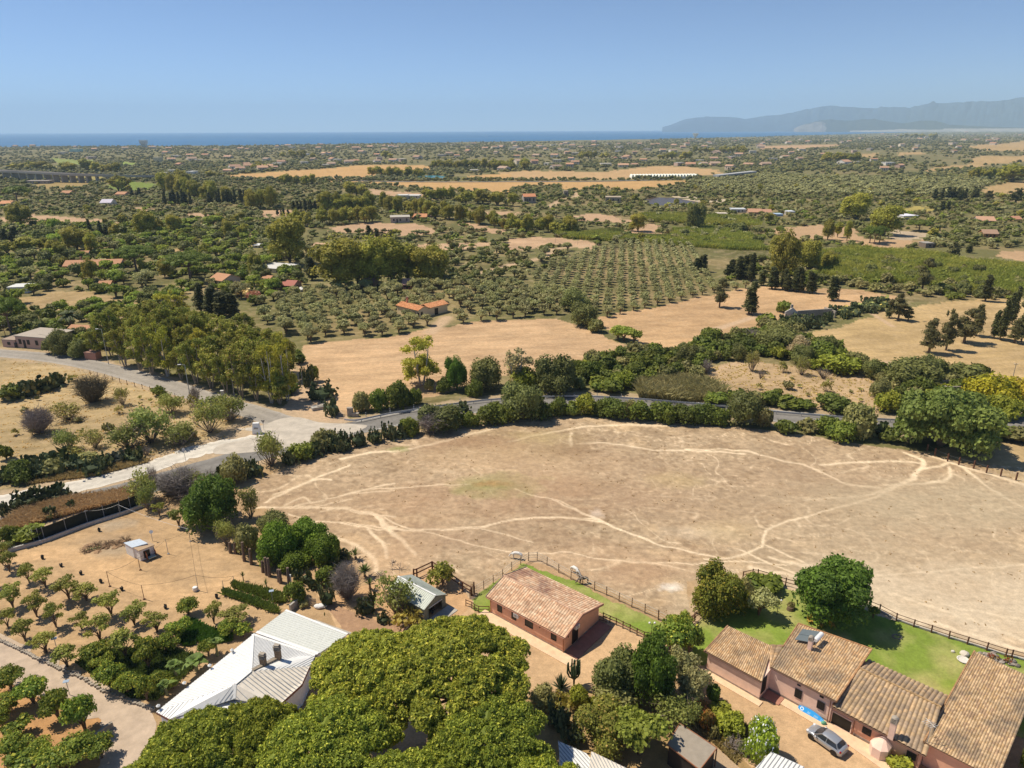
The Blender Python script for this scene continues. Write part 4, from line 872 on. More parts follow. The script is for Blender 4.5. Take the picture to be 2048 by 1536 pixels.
def open_px(par, p0, u, t, x1, y1, x2, y2, **k):
    a = VP(p0, u, t, x1, y1); b = VP(p0, u, t, x2, y2); u = np.array(u); s = sorted([(a[:2]-p0[:2])@u, (b[:2]-p0[:2])@u]); z = sorted([a[2], b[2]])
    return opening(par, p0, u, s[0], s[1], max(z[0], .02), z[1], **k)
TP1 = [(.66, .42, .26), (.71, .48, .31), (.68, .45, .285), (.59, .35, .21), (.75, .54, .36), (.64, .39, .235)]
TP2 = [(.54, .34, .17), (.61, .41, .22), (.50, .31, .16), (.56, .38, .22), (.46, .31, .18), (.64, .45, .26)]
TP3 = [(.48, .34, .20), (.42, .30, .19), (.53, .36, .20), (.40, .29, .19)]
def shell(name, label, cat, group=None): return thing(name, label, cat, (0, 0, 0), 0, group)
def rooted(o, loc):   # put the empty at the base of its thing, children keep their place
    o.location = [float(v) for v in loc]
    for c in o.children: c.matrix_parent_inverse = Matrix.Translation(-Vector([float(v) for v in loc]))
def adopt(o):   # children added after the empty was moved
    for c in o.children: c.matrix_parent_inverse = Matrix.Translation(-o.location)
# ---- the gabled pink house
F1 = Frame(GQ('h', 310, 590), -39.9)
h1 = shell('gabled_house', 'salmon pink house with gabled tile roof beside the horse paddock', 'house')
LU, LV = 12.0, 7.55; ze, zr_, vr = 2.62, 3.82, 3.25
cor = [F1.p(0, 0), F1.p(LU, 0), F1.p(LU, vr), F1.p(LU, LV), F1.p(0, LV), F1.p(0, vr)]
obj('wall', walls(cor, [2.62, 2.62, 3.72, 2.55, 2.55, 3.72]), M['pink'], h1)
obj('plinth', prism([F1.p(-.03, -.03), F1.p(LU+.03, -.03), F1.p(LU+.03, LV+.03), F1.p(-.03, LV+.03)], 0, .24, top=True), M['plinth'], h1)
E0 = [F1.p(-.35, -.38, ze-.02), F1.p(LU+.35, -.38, ze-.02), F1.p(LU+.35, vr, zr_), F1.p(-.35, vr, zr_)]
E1 = [F1.p(LU+.35, LV+.5, ze-.03), F1.p(-.35, LV+.5, ze-.03), F1.p(-.35, vr, zr_), F1.p(LU+.35, vr, zr_)]
rf = obj('roof', join([tiles(*E0, pal=TP1, period=.36, lich=.10, seed=1), tiles(*E1, pal=TP1, period=.36, lich=.34, seed=2, lc=(.24, .12, .09))]), M['tile'], h1)
obj('ridge', caps(F1.p(-.35, vr, zr_+.03), F1.p(LU+.35, vr, zr_+.03), C=(.62, .40, .27)), M['tile'], rf)
for ue, cc in ((-.37, (.30, .22, .19)), (LU+.37, (.50, .26, .18))):
    obj('verge_board', join([beam(F1.p(ue, -.4, ze-.04), F1.p(ue, vr, zr_-.02), .07, .3, cc), beam(F1.p(ue, vr, zr_-.02), F1.p(ue, LV+.52, ze-.05), .07, .3, cc)]), M['col'], h1)
obj('gutter', tube([F1.p(-.3, -.46, ze-.1), F1.p(LU+.3, -.46, ze-.1)], .06, 6, (.42, .20, .13)), M['col'], h1)
for s in (.1, LU-.12): obj('downpipe', tube([F1.p(s, -.42, ze-.1), F1.p(s, -.07, ze-.5), F1.p(s, -.07, .15)], .05, 6, (.45, .19, .11)), M['col'], h1)
for a in ((385, 485, 430, 590), (530, 560, 575, 668), (668, 630, 745, 755), (935, 770, 985, 880)): open_px(h1, F1.p(0, 0), F1.u, 'h', *a, grid=False, kind='door')
open_px(h1, F1.p(LU, 0), F1.v, 'h', 1150, 755, 1203, 855)
for (t, x, y, on, nm) in (('h', 585, 612, (F1.p(0, 0), F1.u), 0), ('h', 1187, 725, (F1.p(LU, 0), F1.v), 1)):
    q = VP(*on, t, x, y); n_ = np.array([on[1][1], -on[1][0], 0]); c_ = q+n_*.17
    ac = obj('air_conditioner', box(c_, (.78, .32, .55), atan2(on[1][1], on[1][0])), M['white'], h1)
    obj('fan_grille', tube([c_+n_*.162, c_+n_*.18], .2, 12), M['grey'], ac)
for x, y in ((462, 530), (825, 728)):
    q = VP(F1.p(0, 0), F1.u, 'h', x, y); n_ = np.array([F1.u[1], -F1.u[0], 0]); obj('wall_lamp', join([box(q+n_*.08, (.1, .16, .08), F1.a), tube([q+n_*.16+[0, 0, -.18], q+n_*.16+[0, 0, .04]], [.05, .09], 8)]), M['black'], h1)
q = VP(F1.p(LU, 0), F1.v, 'h', 1100, 825); obj('wall_lamp', join([box(q+[.05, -.05, 0], (.1, .16, .08), F1.a), tube([q+[.1, -.1, -.18], q+[.1, -.1, .04]], [.05, .09], 8)]), M['black'], h1)
rooted(h1, F1.p(LU/2, LV/2)); NOV.append(np.array([F1.p(*q)[:2] for q in ((-1.6, -1.9), (LU+2.2, -1.9), (LU+2.2, LV+1), (-1.6, LV+1))]))
struct('paved_terrace', join([prism([F1.p(-.9, -1.55), F1.p(LU+1.9, -1.55), F1.p(LU+1.9, -.035), F1.p(-.9, -.035)], -.05, .09)]), M['pave'], 'buff paving strip along the front of the gabled pink house')
struct('side_terrace', join([prism([F1.p(LU+.035, -.034), F1.p(LU+1.9, -.034), F1.p(LU+1.9, LV+.2), F1.p(LU+.035, LV+.2)], -.05, .085)]), M['pave2'], 'shaded red paving at the gable end of the pink house')
# ---- the long farmhouse
F2 = Frame(GQ('j', 175, 590), -45.3)
h2 = shell('farmhouse', 'long pale pink farmhouse of stepped tile roofs beside the parked car', 'house')
obj('wall', walls([F2.p(0, 0), F2.p(6.6, 0), F2.p(6.6, 4.4), F2.p(0, 4.4)], [2.62, 2.62, 3.3, 3.3]), M['pink2'], h2)
obj('wall', walls([F2.p(6.602, 2.2), F2.p(13.45, 2.25), F2.p(13.4, 11.2), F2.p(6.2, 10.0), F2.p(6.6, 4.6)], [3.3, 3.3, 4.0, 3.9, 3.45]), M['pink2'], h2)
obj('wall', walls([F2.p(13.5, 2.45), F2.p(22.1, 2.5), F2.p(22.1, 10.6), F2.p(22.1, 10.8), F2.p(13.5, 10.8)], [2.45, 2.45, 3.0, 3.0, 3.0]), M['pink'], h2)
obj('wall', walls([F2.p(22.15, 3.6), F2.p(27.8, 3.6), F2.p(27.8, 19), F2.p(22.15, 19)], [2.85, 2.85, 3.7, 3.7]), M['pink'], h2)
obj('plinth', join([prism([F2.p(-.03, -.03), F2.p(6.63, -.03), F2.p(6.63, 2), F2.p(-.03, 2)], 0, .3), prism([F2.p(6.65, 2.17), F2.p(13.4, 2.22), F2.p(13.4, 3), F2.p(6.65, 3)], 0, .32), prism([F2.p(15.9, 2.42), F2.p(22.13, 2.47), F2.p(22.13, 3), F2.p(15.9, 3)], 0, .3)]), M['plinth'], h2)
ra = obj('roof', tiles(F2.p(-.35, -.2, 2.68), F2.p(6.75, -.2, 2.74), F2.p(5.35, 5.0, 3.55), F2.p(-.25, 4.75, 3.45), pal=TP2, lich=.18, seed=3), M['tile'], h2)
rb = obj('roof', tiles(F2.p(6.62, 1.98, 3.3), F2.p(13.85, 2.03, 3.32), F2.p(13.82, 11.75, 4.2), F2.p(5.9, 10.3, 4.1), pal=TP2, lich=.3, seed=4, lc=(.17, .14, .11)), M['tile'], h2)
obj('roof', tiles(F2.p(6.6, 1.80, 3.2), F2.p(6.62, 1.82, 3.2), F2.p(6.2, 6.0, 3.7), F2.p(4.9, 5.1, 3.52), pal=TP2, lich=.3, seed=5), M['tile'], h2)
rc = obj('roof', join([tiles(F2.p(13.55, 2.0, 2.5), F2.p(22.6, 2.1, 2.5), F2.p(21.95, 8.05, 4.0), F2.p(13.95, 7.85, 4.0), period=.44, row=.42, amp=.06, pal=TP3, lich=.15, seed=6),
                       tiles(F2.p(21.9, 11.6, 3.0), F2.p(13.75, 11.3, 3.0), F2.p(13.95, 7.85, 4.0), F2.p(21.95, 8.05, 4.0), period=.44, row=.42, amp=.06, pal=TP3, lich=.15, seed=7)]), M['tile'], h2)
obj('ridge', caps(F2.p(13.95, 7.85, 4.06), F2.p(21.95, 8.05, 4.06), .13, (.42, .27, .13)), M['tile'], rc)
rd = obj('roof', tiles(F2.p(21.9, 3.2, 3.0), F2.p(28.2, 3.3, 3.0), F2.p(28.2, 19.6, 3.95), F2.p(22.1, 19.9, 4.0), pal=[(.50, .33, .17), (.56, .39, .22), (.44, .29, .17), (.60, .42, .24)], lich=.42, seed=8, lc=(.19, .15, .11)), M['tile'], h2)
for g_ in (caps(F2.p(-.33, -.4, 2.7), F2.p(-.23, 4.7, 3.5), .09, (.40, .22, .12)), caps(F2.p(13.84, 2.0, 3.36), F2.p(13.82, 11.7, 4.24), .10, (.46, .25, .12)), caps(F2.p(5.9, 10.3, 4.15), F2.p(13.82, 11.75, 4.25), .1, (.42, .22, .1)), caps(F2.p(21.95, 3.2, 3.06), F2.p(22.12, 19.9, 4.05), .1, (.44, .25, .12)), caps(F2.p(5.95, 10.2, 4.15), F2.p(6.25, 5.6, 3.68), .09, (.38, .2, .1))): obj('verge_tiles', g_, M['tile'], h2)
for a, b in (((-.3, -.26, 2.6), (6.7, -.26, 2.64)), ((6.8, 1.92, 3.22), (13.8, 1.97, 3.24)), ((13.6, 1.92, 2.42), (22.5, 2.02, 2.42))): obj('gutter', tube([F2.p(*a), F2.p(*b)], .06, 6, (.16, .09, .06)), M['col'], h2)
for u_, v_, z_ in ((13.3, 2.2, 3.1), (15.85, 2.4, 2.4), (21.9, 2.4, 2.4)): obj('downpipe', tube([F2.p(u_, v_-.08, z_), F2.p(u_, v_-.08, .1)], .045, 6, (.28, .13, .08)), M['col'], h2)
open_px(h2, F2.p(6.6, 0), F2.v, 'j', 782, 700, 806, 795, grid=True)
for a in ((1140, 790, 1195, 905), (1380, 920, 1440, 1030)): open_px(h2, F2.p(6.602, 2.2), F2.u, 'j', *a, grid=True)
for a in ((1160, 745, 1192, 768), (1403, 865, 1437, 895)): open_px(h2, F2.p(6.602, 2.2), F2.u, 'j', *a, kind='vent', sub='louvre', fr=.04)
for a in ((435, 920, 505, 1015), (880, 1160, 955, 1260)): open_px(h2, F2.p(13.5, 2.45), F2.u, 'k', *a, grid=True)
open_px(h2, F2.p(13.5, 2.45), F2.u, 'k', 125, 765, 300, 1010, kind='porch_opening', sub='shade_sheet', fr=.12, fm=M['pink2'], depth=.06)  # flat dark sheet on the uncut wall stands in for the porch shade
hx = Matrix
c0 = F2.p(18.75, 2.46-.62)
obj('oven', join([prism([F2.p(17.95, 2.45), F2.p(17.75, 1.6), F2.p(18.2, .95), F2.p(19.0, .9), F2.p(19.55, 1.4), F2.p(19.6, 2.45)], 0, 1.25, top=False), faces([F2.p(17.95, 2.45, 1.25), F2.p(17.75, 1.6, 1.25), F2.p(18.2, .95, 1.25), F2.p(19.0, .9, 1.25), F2.p(19.55, 1.4, 1.25), F2.p(19.6, 2.45, 1.25), F2.p(18.75, 2.44, 2.1)], [(0, 1, 6), (1, 2, 6), (2, 3, 6), (3, 4, 6), (4, 5, 6)])]), M['pink2'], h2)
def chimney(par, fr, u_, v_, z0, z1, s, mt, capm, n=3):
    ch = obj('chimney', prism([fr.p(u_-s, v_-s), fr.p(u_+s, v_-s), fr.p(u_+s, v_+s), fr.p(u_-s, v_+s)], z0, z1), mt, par)
    g = [prism([fr.p(u_-s*1.15, v_-s*1.15), fr.p(u_+s*1.15, v_-s*1.15), fr.p(u_+s*1.15, v_+s*1.15), fr.p(u_-s*1.15, v_+s*1.15)], z1+.09*i*2+.0, z1+.09*i*2+.07) for i in range(n)]
    g += [prism([fr.p(u_+a*s-.06, v_+b*s-.06), fr.p(u_+a*s+.06, v_+b*s-.06), fr.p(u_+a*s+.06, v_+b*s+.06), fr.p(u_+a*s-.06, v_+b*s+.06)], z1, z1+.18*n) for a in (-.9, .9) for b in (-.9, .9)]
    g.append(lathe(fr.p(u_, v_, z1+.18*n), [(s*1.25, 0), (s*1.3, .06), (s*.8, .2), (.02, .24)], 12)); obj('chimney_cap', join(g), capm, ch); return ch
cq = GQ('k', 715, 1010, 2.7); cu, cv = F2.inv(cq); chimney(h2, F2, cu, cv, 2.4, 4.4, .26, M['pink2'], M['stone'])
cq = GQ('j', 1288, 372, 3.75); cu, cv = F2.inv(cq); chimney(h2, F2, cu, cv, 3.5, 5.1, .22, M['pink2'], M['stone'], 2)
rooted(h2, F2.p(14, 6)); NOV.append(np.array([F2.p(*q)[:2] for q in ((-.8, -1.3), (14, -1), (29, 0), (29, 21), (21, 21), (13, 13), (5, 11.5), (4.5, 6), (-.8, 6))]))
struct('house_kerb', join([prism([F2.p(-.4, -.95), F2.p(7.1, -.95), F2.p(7.1, -.035), F2.p(-.4, -.035)], -.05, .1)]), M['pave2' if 0 else 'pave'], 'narrow paving along the blank wall of the farmhouse')
struct('farm_terrace', join([prism([F2.p(8.6, 1.05), F2.p(15, .9), F2.p(19, .2), F2.p(23.5, -.6), F2.p(24, 2.4), F2.p(8.6, 2.13)], -.05, .11)]), M['pave'], 'buff paved terrace under the blue board')
struct('farm_terrace_step', join([prism([F2.p(6.64, .6), F2.p(8.55, .75), F2.p(8.55, 2.13), F2.p(6.64, 2.13)], -.05, .105)]), M['pave2'], 'red paved corner beside the farmhouse wing')
# solar water heater
sw = shell('solar_water_heater', 'solar water heater with silver tank on the farmhouse roof', 'water heater')
s0, s1, s2, s3 = [GQ('j', x, y, z) for x, y, z in ((1130, 262, 4.25), (1215, 150, 4.75), (1400, 178, 4.75), (1330, 300, 4.25))]
def slab4(a, b, c, d, th): n = np.cross(b-a, d-a); n /= np.linalg.norm(n); n = n*np.sign(n[2]); t = -n*th; return faces([a, b, c, d, a+t, b+t, c+t, d+t], [(0, 1, 2, 3), (7, 6, 5, 4), (0, 4, 5, 1), (1, 5, 6, 2), (2, 6, 7, 3), (3, 7, 4, 0)])
def lerp(a, b, t): return a+(b-a)*t
M['solar'] = mat('solar_collector', (.16, .19, .20), .25, noise=.05, spec=.5)
for t0, t1 in ((0, .49), (.51, 1)): 
    pn = obj('collector', slab4(lerp(s0, s1, t0), lerp(s3, s2, t0), lerp(s3, s2, t1), lerp(s0, s1, t1), .08), M['solar'], sw)
t0_, t1_ = GQ('j', 1350, 275, 4.85), GQ('j', 1425, 200, 5.0); obj('tank', join([tube([t0_, lerp(t0_, t1_, .04), lerp(t0_, t1_, .96), t1_], [.22, .27, .27, .22], 14)]), M['wmetal'], sw, smooth=False)
obj('stand', join([beam(lerp(t0_, t1_, k)+[0, 0, -.1], lerp(t0_, t1_, k)+[.1, .1, -1.1], .05, .05) for k in (.15, .85)]+[beam(s3+[0, 0, -.1], s3+[0, 0, -.5], .04, .04), beam(GQ('j', 1390, 340, 3.95), GQ('j', 1450, 270, 4.0), .05, .05)]), M['grey'], sw); rooted(sw, (s0+s2)/2)
# ---- sage metal garage
ga = shell('garage', 'sage green metal garage with open front between the pine and the fig tree', 'garage')
fl, fR, pf, br, pb, bl = GQ('i', 850, 865, 1.95), GQ('i', 1205, 618, 1.95), GQ('i', 1035, 640, 2.75), GQ('i', 660, 305, 1.95), GQ('i', 440, 335, 2.75), GQ('i', 270, 545, 1.95)
def ribs(a, b, c, d, n, h=.035, w=.05):
    """standing ribs from edge a-b to edge d-c"""
    nn = np.cross(b-a, d-a); nn /= np.linalg.norm(nn); nn *= np.sign(nn[2]) or 1
    return join([beam(lerp(a, b, (i+.5)/n)+nn*h*.5, lerp(d, c, (i+.5)/n)+nn*h*.5, w, h) for i in range(n)])
rg = obj('roof', join([slab4(fl, pf, pb, bl, .06), slab4(fR, br, pb, pf, .06), ribs(fl, bl, pb, pf, 24), ribs(fR, br, pb, pf, 24)]), M['gmetal'], ga)
obj('ridge_cap', beam(pf+[0, 0, .04], pb+[0, 0, .04], .22, .05), M['wmetal'], rg)
cg = (fl+fR+br+bl)/4; ins = lambda q, z: np.array([*(cg[:2]+(q[:2]-cg[:2])*.965), z])
wp = [ins(fl, 0), ins(pf, 0), ins(fR, 0), ins(br, 0), ins(bl, 0)]
def wall_panel(a, b, za, zb, z0=0, th=.05, n=0): 
    u_ = (b-a)[:2]; L_ = np.linalg.norm(u_); u_ = u_/L_; nn = np.array([u_[1], -u_[0], 0])*th; A = np.array([a[0], a[1], z0]); B = np.array([b[0], b[1], z0]); C_ = np.array([b[0], b[1], zb]); D = np.array([a[0], a[1], za])
    g = [faces([A, B, C_, D, A-nn, B-nn, C_-nn, D-nn], [(0, 1, 2, 3), (7, 6, 5, 4), (0, 4, 5, 1), (1, 5, 6, 2), (2, 6, 7, 3), (3, 7, 4, 0)])]
    for i in range(n): q = A+(B-A)*(i+.5)/n; g.append(beam(q+nn*.4, [*(q+nn*.4)[:2], za+(zb-za)*(i+.5)/n-.02], .06, .03))
    return join(g)
fw0, fw1, fw2, fw3 = wp[0], lerp(wp[0], wp[2], .2), lerp(wp[0], wp[2], .82), wp[2]
obj('wall', join([wall_panel(wp[2], wp[3], 1.9, 1.9, n=16), wall_panel(wp[3], wp[4], 1.9, 1.9, n=8), wall_panel(wp[4], wp[0], 1.9, 1.9, n=16), wall_panel(fw0, fw1, 1.9, 2.15, n=3), wall_panel(fw2, fw3, 2.12, 1.9, n=3)]), M['gmetald'], ga)
mid = lerp(wp[0], wp[2], .5); obj('gable', join([wall_panel(fw1, np.array([mid[0], mid[1], 0]), 2.15, 2.66, z0=1.62, n=3), wall_panel(np.array([mid[0], mid[1], 0]), fw2, 2.66, 2.12, z0=1.62, n=3)]), M['gmetald'], ga)
obj('lintel', beam(np.array([*fw1[:2], 1.6])+[.03, -.03, 0], np.array([*fw2[:2], 1.6])+[.03, -.03, 0], .08, .07), M['wmetal'], ga)
rooted(ga, cg*[1, 1, 0]); NOV.append(np.array([q[:2] for q in (fl, fR, br, bl)]))
fd = (fR-fl)[:2]/np.linalg.norm((fR-fl)[:2]); fn_ = np.array([fd[1], -fd[0]])
struct('garage_slab', prism([fl[:2], fR[:2]+fd*.3, fR[:2]+fn_*1.7+fd*.3, fl[:2]+fn_*1.7], -.05, .07), M['conc'], 'concrete apron in front of the metal garage')
mo = shell('ride_on_mower', 'dark ride on mower parked inside the metal garage', 'mower'); mb = lerp(wp[0], wp[2], .5)*[1, 1, 0]-np.array([fn_[0], fn_[1], 0])*.9
obj('body', join([box(mb+[0, 0, .5], (.6, 1.0, .35), atan2(fd[1], fd[0])), box(mb+[-.1, .3, .85], (.45, .4, .4), atan2(fd[1], fd[0]))]), M['col'] if 0 else M['shutter'], mo)
for sx, sy in ((-.35, -.4), (.35, -.4), (-.35, .4), (.35, .4)): obj('wheel', tube([mb+[sx-.08, sy, .25], mb+[sx+.08, sy, .25]], .22, 10), M['black'], mo)
rooted(mo, mb)
# ---- white metal roofed house
wh = shell('metal_roofed_house', 'low house with white ribbed metal hip roof left of the big pines', 'house')
ZE, ZP = 2.9, 4.3
e1, e2, e4, e5, e6, e7 = [GQ('m', x, y, ZE) for x, y in ((60, 1140), (190, 1210), (1480, 870), (1560, 690), (1612, 590), (1005, 385))]
e3 = GQ('m', 1240, 1090, ZE); q1 = GQ('m', 832, 870, ZP); q2 = GQ('m', 983, 745, ZP)
def facet(P, th=.07):
    P = [np.array(p) for p in P]; n = len(P); nn = np.cross(P[1]-P[0], P[2]-P[0]); nn /= np.linalg.norm(nn)
    if nn[2] < 0: P = P[::-1]; nn = -nn
    V = P+[p-[0, 0, th] for p in P]; return faces(V, [tuple(range(n)), tuple(range(2*n-1, n-1, -1))]+[(i, n+i, n+(i+1) % n, (i+1) % n)[::-1] for i in range(n)])
def clip_ribs(P, d, sp, h=.04, w=.05):
    P = [np.array(p, float) for p in P]; nn = np.cross(P[1]-P[0], P[2]-P[0]); nn /= np.linalg.norm(nn); nn *= np.sign(nn[2])
    d = np.array(d, float); d -= nn*(d@nn); d /= np.linalg.norm(d); s = np.cross(nn, d); ks = [p@s for p in P]; gs = []; k = min(ks)+sp*.5
    while k < max(ks):
        xs = []
        for i in range(len(P)):
            a, b = P[i], P[(i+1) % len(P)]; ka, kb = a@s, b@s
            if (ka-k)*(kb-k) < 0: xs.append(a+(b-a)*(k-ka)/(kb-ka))
        if len(xs) >= 2:
            xs.sort(key=lambda q: q@d)
            if np.linalg.norm(xs[-1]-xs[0]) > .15: gs.append(beam(xs[0]+nn*h*.4, xs[-1]+nn*h*.4, w, h))
        k += sp
    return join(gs)
zz = lambda t, x, y, z: GQ(t, x, y, z)
M['wribs'] = M['wmetal']; M['bmetal'] = mat('beige_metal', (.72, .65, .55), .5, noise=.1, ns=1.2); M['stripe'] = mat('dark_seam', (.34, .35, .36), .6, noise=.1)  # stripe: darker grey for ribs than for their roof panels
dA = zz('m', 600, 640, ZE)-zz('m', 300, 640, ZE)
for nm, P, mt, sd, sp, rm in (('A', [e1, e7, q2, q1], M['wmetal'], None, .3, M['wmetal']), ('B', [e1, q1, zz('m', 822, 1010, ZE+.4), e2], M['wmetal'], zz('m', 560, 1110, ZE)-zz('m', 780, 890, ZE), .32, M['stripe']), ('C', [q1, q2, e5, e4, e3, zz('m', 822, 1012, ZE+.38)], M['bmetal'], zz('m', 1400, 1000, ZE)-zz('m', 1000, 800, ZE), .42, M['stripe']), ('D', [e7, e6, e5, q2], M['wmetal'], zz('m', 1200, 600, ZE)-zz('m', 1040, 700, ZE), .26, M['stripe'])):
    f_ = obj('roof_panel', facet(P), mt, wh); dd = dA if sd is None else sd
    if nm == 'C': f_['label'] = 'beige ribbed roof panel'
    obj('ribs', clip_ribs(P, dd, sp, w=.075 if sd is not None else .06, h=.03 if sd is not None else .045), rm, f_)
obj('flashing', join([beam(a+[0, 0, .05], b+[0, 0, .05], .3, .05) for a, b in ((e7, q2), (q1, q2), (q1, zz('m', 822, 1012, ZE+.38)), (e7, e6))]), M['wmetal'], wh)
fas = mat('red_fascia', (.22, .09, .06), .7)
for a, b in ((e1, e7), (e1, e2), (e4, e3), (e4, e5)): obj('eave_board', beam(a-[0, 0, .16], b-[0, 0, .16], .06, .26), fas, wh)
cw = (e1+e7+e4+e3)/4; obj('wall', walls([[*(cw[:2]+(q[:2]-cw[:2])*.965)] for q in (e1, e2, e3, e4, e5, e6, e7)], [ZE-.1]*7), M['white'], wh)
kb = mat('roof_concrete', (.30, .25, .19), .9, noise=.2)
ka, kc = zz('m', 1000, 735, 4.25), zz('m', 1265, 600, 3.65); obj('roof_kerb', beam(ka, kc, .45, .22), kb, wh)
for x, y in ((1108, 685), (1250, 600)):
    c_ = zz('m', x, y, 3.9); ch = obj('chimney', box(c_+[0, 0, .35], (.62, .45, 1.2), -.2), M['brick'], wh)
    obj('chimney_cap', join([box(c_+[0, 0, 1.0+.16*i], (.74, .56, .06), -.2) for i in range(4)]+[box(c_+[0, 0, 1.25], (.5, .34, .6), -.2), box(c_+[0, 0, 1.62], (.6, .42, .08), -.2)]), M['stone'], ch)
for x, y in ((800, 540), (582, 690), (335, 860), (80, 1085)): obj('roof_vent', join([tube([zz('m', x, y, 2.6), zz('m', x, y, 3.4)], .12, 8), lathe(zz('m', x, y, 3.4), [(.2, 0), (.22, .08), (.04, .25)], 8)]), M['white'], wh)
rooted(wh, cw*[1, 1, 0]); NOV.append(np.array([q[:2] for q in (e1, e2, e3, e4, e5, e6, e7)]))
w2 = shell('metal_roofed_annex', 'pale grey ribbed metal roof annex joined to the white roofed house', 'house')
r1, r2, r3, r4 = [GQ('m', x, y, z) for x, y, z in ((1040, 362, 2.95), (1322, 150, 2.6), (1925, 385, 2.6), (1640, 575, 2.95))]
an = obj('roof', join([facet([r1, r2, r3, r4])]), mat('grey_green_metal', (.60, .61, .56), .5, noise=.06), w2); obj('ribs', clip_ribs([r1, r2, r3, r4], r4-r1, .36, w=.09, h=.05), mat('grey_green_rib', (.66, .67, .62), .5), an)
obj('edge_flashing', join([beam(r2+[0, 0, .05], r3+[0, 0, .05], .3, .05), beam(r1+[0, 0, .05], r4+[0, 0, .05], .4, .06)]), M['wmetal'], w2)
cw2 = (r1+r2+r3+r4)/4; obj('wall', walls([[*(cw2[:2]+(q[:2]-cw2[:2])*.95)] for q in (r1, r2, r3, r4)], [2.8, 2.5, 2.5, 2.8]), M['white'], w2); rooted(w2, cw2*[1, 1, 0]); NOV.append(np.array([q[:2] for q in (r1, r2, r3, r4)]))
# ---- small buildings near the lower edge
def flat_hut(name, label, t, P, z0, z1, rm, wm, post=True, rib=None, open_front=False):
    o = shell(name, label, name.replace('_', ' ').split()[-1]); q = [GQ(t, x, y, z) for (x, y), z in zip(P, (z0, z1, z1, z0))]; f_ = obj('roof', facet(q, .09), rm, o)
    if rib: obj('ribs', clip_ribs(q, q[2]-q[1] if rib[1] else q[1]-q[0], rib[0], h=.05, w=.07), rib[2] if len(rib) > 2 else rm, f_)
    c_ = sum(q)/4; w_ = [np.array([*(c_[:2]+(p[:2]-c_[:2])*.93)]) for p in q]
    if post: obj('wall', walls(w_[:4], [z0-.1, z1-.1, z1-.1, z0-.1]), wm, o)
    rooted(o, c_*[1, 1, 0]); NOV.append(np.array([p[:2] for p in q])); return o, q, w_
hu, hq, hw = flat_hut('garden_shed', 'brown felt roofed garden shed beside the flowering shrubs', 'l', [(105, 360), (505, 625), (320, 860), (-30, 590)][:4], 2.5, 2.5, mat('felt_roof', (.33, .28, .22), .95, noise=.12, ns=1.5), M['shutter'])
obj('roof_trim', join([beam(hq[i]+[0, 0, -.02], hq[(i+1) % 4]+[0, 0, -.02], .07, .13) for i in range(4)]), mat('rusty_trim', (.34, .15, .08), .8), hu)
adopt(hu)
for k in (0, 1): obj('post', beam([*hq[1+k][:2], 0], [*hq[1+k][:2], 2.4], .1, .1), M['wood'], hu)
adopt(hu)
struct('deck', prism([GQ('l', *p) for p in ((430, 640), (520, 640), (760, 860), (600, 900), (400, 800))], .0, .12), M['woodp'], 'weathered boards beside the garden shed')
flat_hut('carport_roof', 'white corrugated sheet roof at the lower edge beside the drive', 'l', [(1090, 665), (1450, 830), (1330, 1010), (900, 860)], 2.6, 2.6, M['wmetal'], M['white'], rib=(.35, 1, M['stripe']))
flat_hut('lean_to_shed', 'white ribbed metal shed roof under the pine at the lower edge', '2', [(1240, 1370), (1400, 1440), (1560, 1620), (1270, 1620)], 2.8, 2.8, M['wmetal'], M['white'], rib=(.3, 1, M['stripe']))
flat_hut('store_shed', 'pale ribbed metal store roof beside the lean-to at the lower edge', '2', [(1430, 1430), (1640, 1530), (1700, 1640), (1400, 1640)], 3.0, 3.0, M['bmetal'], M['white'], rib=(.3, 1, M['stripe']))
# ---- white hut in the yard
ht, hq, _ = flat_hut('white_hut', 'white block hut with pale blue sheet roof in the bare yard', 'n', [(1065, 600), (1245, 555), (1340, 605), (1160, 655)], 1.9, 2.1, mat('blue_grey_sheet', (.50, .56, .62), .5, noise=.1), M['white'])
A_ = [GQ('n', x, y) for x, y in ((1265, 810), (1430, 745), (1340, 690), (1175, 755))]; A_ = [A_[0], A_[1], A_[2]+[0, .0, 0], A_[3]]
hb = shell('block_store', 'white block store with plank roof and open red shutters beside the hut', 'store'); c_ = sum(A_)/4
obj('wall', prism([q[:2] for q in A_], 0, 1.75), M['white'], hb); obj('roof', prism([c_[:2]+(q[:2]-c_[:2])*1.1 for q in A_], 1.76, 1.86), M['woodp'], hb)
du = (A_[1]-A_[0])[:2]; du /= np.linalg.norm(du); dn = np.array([du[1], -du[0], 0]); rust = mat('rusty_red_panel', (.30, .10, .045), .8, noise=.3)
opening(hb, A_[0], du, .55, 1.35, .3, 1.4, kind='hatch', sub='shade_sheet')  # dark sheet on the closed wall paints the shade inside the hatch
for s_, a_ in ((.75, 0), (2.0, 0)):
    q = A_[0]+np.array([du[0], du[1], 0])*s_; obj('shutter_panel', faces([q+[0, 0, .1], q+dn*.8+[0, 0, .1], q+dn*.8+[0, 0, 1.2], q+[0, 0, 1.5]], [(0, 1, 2, 3)]), rust, hb)
obj('bench', join([box(A_[0]+np.array([du[0], du[1], 0])*1.4+dn*.5+[0, 0, .35], (1.1, .7, .12), atan2(du[1], du[0]))]), mat('pale_green_board', (.45, .55, .48), .7), hb); rooted(hb, c_)
NOV.append(polyq('n', [(1040, 560), (1300, 520), (1560, 740), (1300, 860), (1060, 760)]))
